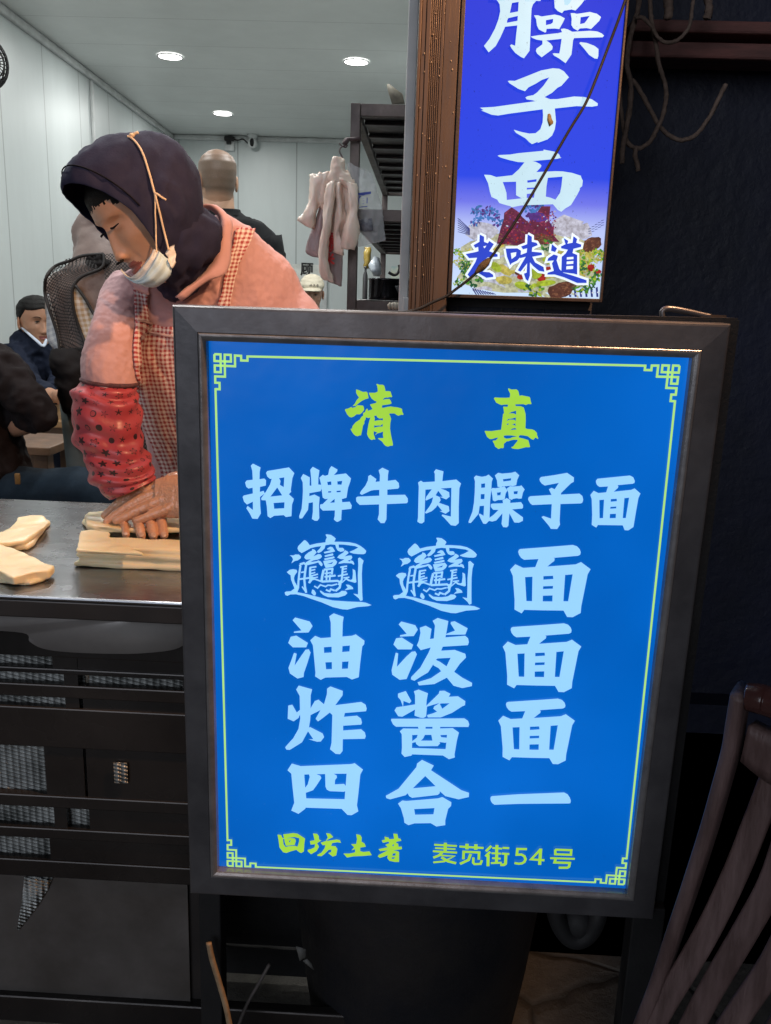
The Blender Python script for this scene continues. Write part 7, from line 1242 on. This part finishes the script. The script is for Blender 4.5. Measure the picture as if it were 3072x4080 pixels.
for sg in (0,):
    bm = bmesh.new(); loft(bm, [(792, 852, 952, 846, Y, .062), (765, 872, 985, 862, Y, .075), (735, 905, 1055, 895, Y, .09), (690, 955, 1108, 960, Y, .10), (668, 1020, 1138, 1030, Y, .11), (655, 1150, 1150, 1160, Y, .115), (665, 1400, 1120, 1410, Y, .11), (680, 1560, 1110, 1560, Y, .105)], 30, 5)
    for q in (-1, 1): arm(bm, [Vector((bx_+q*.19, Y, H0-.345)), Vector((bx_+q*.235, Y+.02, H0-.62)), Vector((bx_+q*.20, Y+.15, H0-.79))], [.062, .055, .045])
    o = obj('shirt', bm, cloth('black cotton', (0.018, 0.019, 0.021), 14), p1); wrinkle(o, .012, 9, 3, (1, 1, .5), 3, True)
bm = bmesh.new(); loft(bm, [(800, 838, 955, 836, Y-.004, .066), (794, 858, 962, 852, Y-.004, .070), (786, 872, 972, 864, Y-.004, .075)], 26, 3, False); o = obj('collar', bm, cloth('black collar', (0.014, 0.015, 0.017), 20), p1); solid(o, .004, 0)
bm = bmesh.new()
for q in (-.085, .085): tube(bm, [Vector((bx_+q, Y, H0-.84)), Vector((bx_+q, Y, .50)), Vector((bx_+q, Y, .09))], [.092, .070, .058], 16, 4)
wl_loft(bm, [(bx_, Y, H0-.78, .165, .115), (bx_, Y, H0-.92, .17, .115)], rt1); obj('trousers', bm, cloth('dark trousers', (0.03, 0.03, 0.035), 14), p1)
# person in the mesh vest, head hidden by the cook's scarf
Y = 2.62; p2 = thing('person', 'person with a black mesh vest over wet brown jacket behind the woman', 'person', (P(430, 1400, Y).x, Y, .03))
c2 = P(455, 775, Y-.02); M2_ = frame((.35, .92, -.2), (-.93, .35, 0)); bm = bmesh.new(); head_bm(bm, c2, M2_, .86, 1.0, 48, 40)
tube(bm, [c2+Vector((0, 0, -.05)), P(450, 930, Y), P(450, 1010, Y)], [.05, .052, .06], 16, 3)
loft(bm, [(340, 1000, 560, 1000, Y, .06), (270, 1090, 630, 1080, Y, .08), (260, 1250, 640, 1250, Y, .085), (300, 1500, 620, 1500, Y, .08), (300, 1650, 620, 1650, Y, .09)], 22, 4)
gx = P(455, 1700, Y).x; zt_ = P(455, 1640, Y).z
for q in (-.075, .075): tube(bm, [Vector((gx+q, Y, zt_)), Vector((gx+q, Y, .42)), Vector((gx+q, Y, .09))], [.07, .05, .04], 14, 3); ball(bm, (gx+q, Y+.05, .06), .04, .11, .032)
obj('body', bm, [m_skin2], p2); hair_shell(p2, c2, M2_, .86, 1.0, lambda t: .05-.04*t, m_hair, .008)
bm = bmesh.new(); loft(bm, [(352, 832, 440, 822, Y-.005, .035), (322, 866, 450, 850, Y-.01, .05), (298, 905, 465, 885, Y, .056), (298, 940, 480, 915, Y, .062), (303, 985, 560, 950, Y, .075), (276, 1045, 640, 1000, Y, .09), (205, 1098, 680, 1060, Y, .10), (184, 1135, 700, 1120, Y, .105), (190, 1180, 705, 1200, Y, .108), (196, 1260, 705, 1300, Y, .11), (200, 1345, 705, 1400, Y, .11), (222, 1400, 702, 1500, Y, .108), (250, 1480, 700, 1600, Y, .105), (262, 1620, 695, 1700, Y, .10), (270, 1760, 690, 1790, Y, .10)], 44, 6)
m_jack = mat('wet brown jacket', (0.25, 0.20, 0.18), (0.15, 0.115, 0.105), 7, .55, bump=.35, bscale=40); m_plaid = check_mat('cream and tan plaid', (0.62, 0.60, 0.55), (0.42, 0.30, 0.16), 0.017); m_plaidw = check_mat('white and grey plaid', (0.60, 0.62, 0.62), (0.36, 0.38, 0.42), 0.017)
jo = obj('jacket', bm, [m_jack], p2); wrinkle(jo, .010, 11, 4, (1, 1, .6), 3, True); tj = bvh(jo)
drape('plaid_panel', tj, [(300, 1140), (297, 1190), (304, 1250), (322, 1315), (345, 1380), (350, 1420)], [(312, 1142), (345, 1190), (378, 1240), (412, 1310), (425, 1380), (430, 1420)], 12, 20, .006, Y-.1, m_plaid, p2, .002, .00075)
drape('plaid_sleeve', tj, [(194, 1172), (194, 1250), (196, 1350), (222, 1385), (248, 1398)], [(200, 1172), (222, 1250), (240, 1330), (248, 1370), (252, 1396)], 10, 18, .005, Y-.1, m_plaidw, p2, .002, .00075)
def mesh_mat():
    t = NT('black net'); s = t.new('SeparateXYZ'); t.l(t.coord('UV'), s.inputs[0]); k = 2*math.pi/.0125
    a = t.math('MULTIPLY', t.math('ADD', s.outputs[0], s.outputs[1]), k); b = t.math('MULTIPLY', t.math('SUBTRACT', s.outputs[0], s.outputs[1]), k)
    h = t.math('MULTIPLY', t.math('SINE', a), t.math('SINE', b)); al = t.math('LESS_THAN', t.math('ABSOLUTE', h), .36)
    t.l(t.math('MAXIMUM', al, 0.0), t.b.inputs['Alpha']); t.set(Base_Color=(.012, .012, .013), Roughness=.7); return t.m
m_net = mesh_mat()
L_ = [(277, 1040), (232, 1078), (186, 1100), (192, 1160), (208, 1215), (228, 1285), (242, 1340), (252, 1395), (258, 1480), (262, 1560), (264, 1600)]; R_ = [(415, 1017), (418, 1048), (405, 1078), (335, 1104), (304, 1145), (298, 1185), (304, 1246), (325, 1315), (348, 1380), (356, 1480), (360, 1600)]
drape('net_vest', tj, L_, R_, 22, 44, .012, Y-.1, m_net, p2, .0)
drape('net_vest', tj, [(415, 1016), (420, 1080), (440, 1200), (470, 1350), (480, 1500), (490, 1650), (500, 1800)], [(690, 1010), (700, 1080), (702, 1200), (702, 1350), (700, 1500), (696, 1650), (690, 1800)], 20, 40, .012, Y-.1, m_net, p2, .0)
bm = bmesh.new()
for ln in (L_, R_, [(277, 1040), (340, 1028), (415, 1017)], [(312, 1140), (345, 1190), (378, 1240), (400, 1280)]): tube(bm, [drop(tj, x, y, .014, Y-.1) for x, y in ln], .0045, 8, 4)
obj('vest_binding', bm, m_blackm, p2)
bm = bmesh.new(); ball(bm, drop(tj, 392, 1050, .006, Y-.1), .034, .010, .018, 30, 20); o = obj('shoulder_pad', bm, cloth('black fleece', (.010, .010, .011), 60), p2); wrinkle(o, .012, 40, 2)
bm = bmesh.new(); lpx = drop(tj, 275, 1450, .0, Y-.1); loft(bm, [(215, 1395, 345, 1385, Y-.09, .03), (205, 1440, 360, 1440, Y-.10, .045), (225, 1500, 350, 1510, Y-.10, .05), (240, 1570, 350, 1590, Y-.09, .04), (262, 1640, 345, 1650, Y-.08, .03)], 26, 5); o = obj('bundled_cloth', bm, cloth('bundled black cloth', (0.014, 0.013, 0.014), 12), p2); wrinkle(o, .012, 18, 3, (1, 1, 1), 3, True)
bm = bmesh.new()
for q in (-.075, .075): tube(bm, [Vector((gx+q, Y, zt_+.03)), Vector((gx+q, Y, .42)), Vector((gx+q, Y, .09))], [.085, .064, .055], 16, 4)
obj('trousers', bm, cloth('grey trousers', (0.10, 0.12, 0.12), 14), p2)
# seated man in the suit
Y = 4.0; c3_ = P(146, 1278, Y); p3 = thing('person', 'seated man in navy suit with short black hair glancing at the camera', 'person', (c3_.x, Y+.15, .03))
M3 = frame((.72, -.69, -.04), (.69, .72, 0)); S3 = .93; bm = bmesh.new(); head_bm(bm, c3_, M3, S3, 1.12, 72, 60, .85)
tube(bm, [c3_+Vector((0, .01, -.06)), c3_+Vector((-.02, .01, -.13)), c3_+Vector((-.03, .02, -.18))], [.060, .060, .065], 16, 3)
tx = c3_.x-.02; zs3 = c3_.z-.19
wl_loft(bm, [(tx, Y+.02, zs3, .09, .06), (tx, Y+.03, zs3-.06, .15, .08), (tx, Y+.06, zs3-.25, .15, .10), (tx, Y+.10, zs3-.42, .15, .11)], (.72, .69, 0))
zh = max(.48, zs3-.46)
for q in (-.09, .09):
    a = Vector((tx+.69*q*1.0, Y+.12+.69*q, zh)); k_ = a+Vector((.28, -.28, .0)); tube(bm, [a, k_, Vector((k_.x, k_.y, .10))], [.075, .055, .042], 14, 3); ball(bm, (k_.x+.04, k_.y-.04, .06), .06, .08, .032)
hw = P(228, 1582, 3.62); arm(bm, [P(78, 1400, 3.95), P(120, 1540, 3.82), P(185, 1568, 3.70), hw], [.045, .04, .032, .026]); fist(bm, hw+Vector((.015, -.005, .0)), .98, (.2, -.6, .75), (.9, .1, -.35))
hw2 = P(150, 1540, 3.72); arm(bm, [P(200, 1390, 4.05), P(235, 1500, 3.95), P(205, 1560, 3.80)], [.042, .038, .028])
l3 = local(M3, c3_, S3); o = obj('body', bm, [m_skin2, m_lips], p3); face_mat(o, lambda p: 1 if (abs(l3(p).x) < .022 and -.085 < l3(p).z < -.065 and l3(p).y > .06) else 0)
eyes(p3, c3_, M3, S3, m_skin2); hair_shell(p3, c3_, M3, S3, 1.12, lambda t: (.064-.010*math.sin(t*2)) if t < 1.05 else max(-.045, .050-.075*(t-1.05)), m_hair, .006)
m_suit = cloth('navy suit wool', (0.012, 0.017, 0.034), 30, .25)
bm = bmesh.new(); loft(bm, [(86, 1312, 172, 1342, Y, .06), (62, 1330, 196, 1368, Y, .085), (34, 1370, 222, 1410, Y, .105), (20, 1430, 240, 1470, Y+.02, .115), (22, 1520, 262, 1560, Y+.05, .12), (40, 1640, 275, 1660, Y+.09, .125), (50, 1740, 280, 1760, Y+.1, .13)], 30, 5)
arm(bm, [P(62, 1392, 3.94), P(84, 1470, 3.87), P(120, 1545, 3.80), P(160, 1562, 3.745), P(200, 1575, 3.68)], [.066, .062, .058, .050, .044], 20); arm(bm, [P(205, 1400, 4.04), P(240, 1500, 3.94), P(230, 1540, 3.85), P(215, 1560, 3.78)], [.058, .052, .045, .04], 18)
o = obj('suit_jacket', bm, m_suit, p3); remesh(o, .009, 6, .5); wrinkle(o, .012, 14, 4, (1, 1, 1), 3, True)
bm = bmesh.new(); tube(bm, [P(88, 1306, 3.945), P(115, 1330, 3.905), P(145, 1356, 3.885), P(172, 1378, 3.885), P(186, 1352, 3.93)], [.006, .008, .009, .008, .006], 10, 4, flat=.45); obj('shirt_collar', bm, mat('pale blue shirt', (0.50, 0.57, 0.68), scale=40), p3)
bm = bmesh.new()
for q in (-.09, .09):
    a = Vector((tx+.69*q, Y+.12+.69*q, zh+.02)); k_ = a+Vector((.28, -.28, .0)); tube(bm, [a, k_, Vector((k_.x, k_.y, .09))], [.09, .068, .055], 16, 4)
obj('trousers', bm, m_suit, p3)
bs = thing('bench', 'dark wooden bench under the seated man against the shop side wall', 'bench', (tx, Y+.2, .03)); bm = bmesh.new(); box(bm, tx-.18, Y-.1, zh-.115, tx+.2, Y+.4, zh-.08, .004); obj('seat', bm, m_leg, bs, False)
for x in (tx-.15, tx+.15):
    bm = bmesh.new(); box(bm, x-.02, Y-.06, .03, x+.02, Y+.36, zh-.116); obj('leg', bm, m_leg, bs, False)
# dark clad diner at the left edge
Y = 2.45; p4 = thing('person', 'seated diner in dark jacket and jeans, cut by the left picture edge', 'person', (P(-60, 1900, Y).x, Y, .03))
c4 = P(-150, 1130, Y+.05); M4 = frame((.75, .62, -.2), (-.62, .75, 0)); bm = bmesh.new(); head_bm(bm, c4, M4, .95, 1.06, 48, 40); tube(bm, [c4+Vector((0, 0, -.05)), P(-140, 1330, Y+.05), P(-140, 1400, Y+.05)], [.055, .055, .07], 14, 3)
loft(bm, [(-260, 1420, -20, 1420, Y+.05, .08), (-290, 1550, 10, 1560, Y+.05, .10), (-280, 1750, 40, 1750, Y+.05, .11), (-260, 1930, 60, 1930, Y+.05, .11)], 22, 4)
arm(bm, [P(-10, 1460, Y-.02), P(80, 1570, Y-.05), P(165, 1650, Y-.05), P(90, 1690, Y-.02), P(10, 1720, Y+.1)], [.038, .036, .034, .03, .026]); fist(bm, P(-10, 1725, Y+.14), .95, (.6, .7, 0), (-.7, .7, 0))
kn_ = P(380, 1968, Y-.05); tube(bm, [P(0, 1960, Y), P(200, 1962, Y-.03), kn_, Vector((kn_.x+.03, kn_.y, .42)), Vector((kn_.x, kn_.y, .09))], [.06, .055, .05, .045, .036], 14, 4); ball(bm, (kn_.x+.05, kn_.y, .055), .10, .04, .03)
obj('body', bm, [m_skin2], p4); hair_shell(p4, c4, M4, .95, 1.06, lambda t: .06-.035*t, m_hair, .009)
bm = bmesh.new(); loft(bm, [(-240, 1370, -60, 1372, Y+.04, .075), (-290, 1420, -8, 1395, Y+.02, .11), (-310, 1540, 30, 1520, Y+.02, .13), (-300, 1750, 70, 1750, Y+.02, .14), (-280, 1880, 105, 1870, Y+.02, .145), (-270, 1985, 125, 1985, Y+.02, .15)], 30, 5)
arm(bm, [P(-40, 1435, Y-.02), P(30, 1500, Y-.04), P(95, 1580, Y-.06), P(163, 1645, Y-.06), P(150, 1665, Y-.05), P(80, 1650, Y+.02), P(20, 1650, Y+.12)], [.062, .060, .056, .044, .044, .046, .042], 20)
m_dj = cloth('dark brown black jacket', (0.014, 0.011, 0.012), 16); o = obj('jacket', bm, m_dj, p4); remesh(o, .008, 6, .5); wrinkle(o, .010, 15, 3, (1, 1, 1), 3, True)
bm = bmesh.new(); a = P(72, 1908, Y-.13); box(bm, a.x-.008, a.y-.004, a.z-.015, a.x+.006, a.y+.002, a.z+.015, .001); obj('leather_tag', bm, mat('orange tag', (0.30, 0.14, 0.03), scale=60), p4)
bm = bmesh.new(); tube(bm, [P(-60, 1965, Y), P(200, 1966, Y-.03), P(385, 1975, Y-.05), Vector((kn_.x+.03, kn_.y, .42)), Vector((kn_.x, kn_.y, .085))], [.082, .072, .066, .058, .05], 18, 5); o = obj('jeans', bm, cloth('dark blue jeans', (0.018, 0.030, 0.045), 40), p4); wrinkle(o, .007, 18, 5, (1, 1, 1), 3, True)
s4 = thing('wooden_stool', 'stool under the dark clad diner, mostly hidden by the counter', 'stool', (P(-80, 2000, Y).x, Y, .03)); zz4 = P(0, 2045, Y).z
bm = bmesh.new(); x4 = P(-80, 2000, Y).x; box(bm, x4-.16, Y-.14, zz4-.04, x4+.16, Y+.16, zz4-.005, .004); obj('seat', bm, m_leg, s4, False)
for dx in (-.13, .13):
    for dy in (-.11, .13):
        bm = bmesh.new(); box(bm, x4+dx-.02, Y+dy-.02, .03, x4+dx+.02, Y+dy+.02, zz4-.041); obj('leg', bm, m_leg, s4, False)
# man in the cap at the back
Y = 6.3; c5_ = P(1243, 1168, Y); p5 = thing('person', 'man in a cream baseball cap seated deep in the shop', 'person', (c5_.x, Y, .03)); M5 = frame((.12, -.98, -.15), (.98, .12, 0)); bm = bmesh.new(); head_bm(bm, c5_, M5, 1.0, 1.04, 64, 56)
tube(bm, [c5_+Vector((0, .01, -.06)), c5_+Vector((0, .02, -.14)), c5_+Vector((0, .02, -.19))], [.055, .055, .065], 14, 3); zs5 = c5_.z-.20
wl_loft(bm, [(c5_.x, Y+.02, zs5, .10, .07), (c5_.x, Y+.02, zs5-.06, .17, .09), (c5_.x, Y+.04, zs5-.30, .16, .10), (c5_.x, Y+.06, zs5-.50, .16, .11)], (1, 0, 0)); zq = max(.46, zs5-.5)
for q in (-1, 1):
    a = Vector((c5_.x+q*.09, Y+.05, zq)); k_ = a+Vector((0, -.40, 0)); tube(bm, [a, k_, Vector((k_.x, k_.y, .1))], [.075, .055, .042], 14, 3); arm(bm, [Vector((c5_.x+q*.18, Y+.02, zs5-.05)), Vector((c5_.x+q*.22, Y-.02, zs5-.28)), Vector((c5_.x+q*.12, Y-.25, zs5-.30))], [.045, .04, .03]); fist(bm, Vector((c5_.x+q*.10, Y-.28, zs5-.30)), .95, (1, 0, 0), (0, -1, 0))
l5 = local(M5, c5_, 1.0); o = obj('body', bm, [skin_mat('shaded skin', (0.36, 0.21, 0.14)), m_lips], p5); face_mat(o, lambda p: 1 if (abs(l5(p).x) < .022 and -.085 < l5(p).z < -.065 and l5(p).y > .06) else 0)
eyes(p5, c5_, M5, 1.0, m_skin2)
m_cap = mat('cream cap cotton', (0.62, 0.57, 0.45), (0.52, 0.47, 0.36), 30, .8, bump=.3, bscale=150); cap_ = hair_shell(p5, c5_, M5, 1.0, 1.04, lambda t: .034, m_cap, .012, 'cap')
bm = bmesh.new(); grid_patch(bm, [c5_+M5@Vector((.078*math.sin(t), .092*math.cos(t), .040)) for t in [(-1.15+2.3*i/8) for i in range(9)]], [c5_+M5@Vector((.070*math.sin(t), .150*math.cos(t)+.012, .028)) for t in [(-1.0+2.0*i/8) for i in range(9)]], 20, 6, lambda u, v: Vector((0, 0, .010*math.sin(u*3.14)))); ob = obj('cap_brim', bm, m_cap, cap_); ob.matrix_parent_inverse = Matrix.Identity(4); solid(ob, .004, 0)
cc = c5_+M5@Vector((-.012, .098, .066)); bm = bmesh.new(); text_mesh(bm, '·A·R·B', .026, lambda u, v, d: cc-M5@Vector((u, -d+.9*abs(u)*abs(u)*8, -v)), .004, .0006); ob = obj('cap_lettering', bm, mat('dark stitching', (0.10, 0.08, 0.07), scale=80), cap_, False); ob.matrix_parent_inverse = Matrix.Identity(4)
bm = bmesh.new(); wl_loft(bm, [(c5_.x, Y+.02, zs5+.01, .085, .075), (c5_.x, Y+.02, zs5-.05, .19, .105), (c5_.x, Y+.03, zs5-.30, .185, .115), (c5_.x, Y+.05, zs5-.52, .18, .125)], (1, 0, 0)); 
for q in (-1, 1): arm(bm, [Vector((c5_.x+q*.18, Y+.02, zs5-.05)), Vector((c5_.x+q*.225, Y-.02, zs5-.28)), Vector((c5_.x+q*.13, Y-.22, zs5-.30))], [.06, .053, .043])
o = obj('jacket', bm, m_dj, p5); bm = bmesh.new()
for q in (-1, 1):
    a = Vector((c5_.x+q*.09, Y+.05, zq+.01)); k_ = a+Vector((0, -.40, 0)); tube(bm, [a, k_, Vector((k_.x, k_.y, .09))], [.088, .068, .055], 14, 3)
obj('trousers', bm, m_suit, p5)
b5 = thing('wooden_stool', 'stool under the man in the cream cap at the back of the shop', 'stool', (c5_.x, Y, .03)); bm = bmesh.new(); box(bm, c5_.x-.17, Y-.12, zq-.12, c5_.x+.17, Y+.22, zq-.08, .004); obj('seat', bm, m_leg, b5, False)
for dx in (-.14, .14):
    for dy in (-.09, .19):
        bm = bmesh.new(); box(bm, c5_.x+dx-.02, Y+dy-.02, .03, c5_.x+dx+.02, Y+dy+.02, zq-.121); obj('leg', bm, m_leg, b5, False)
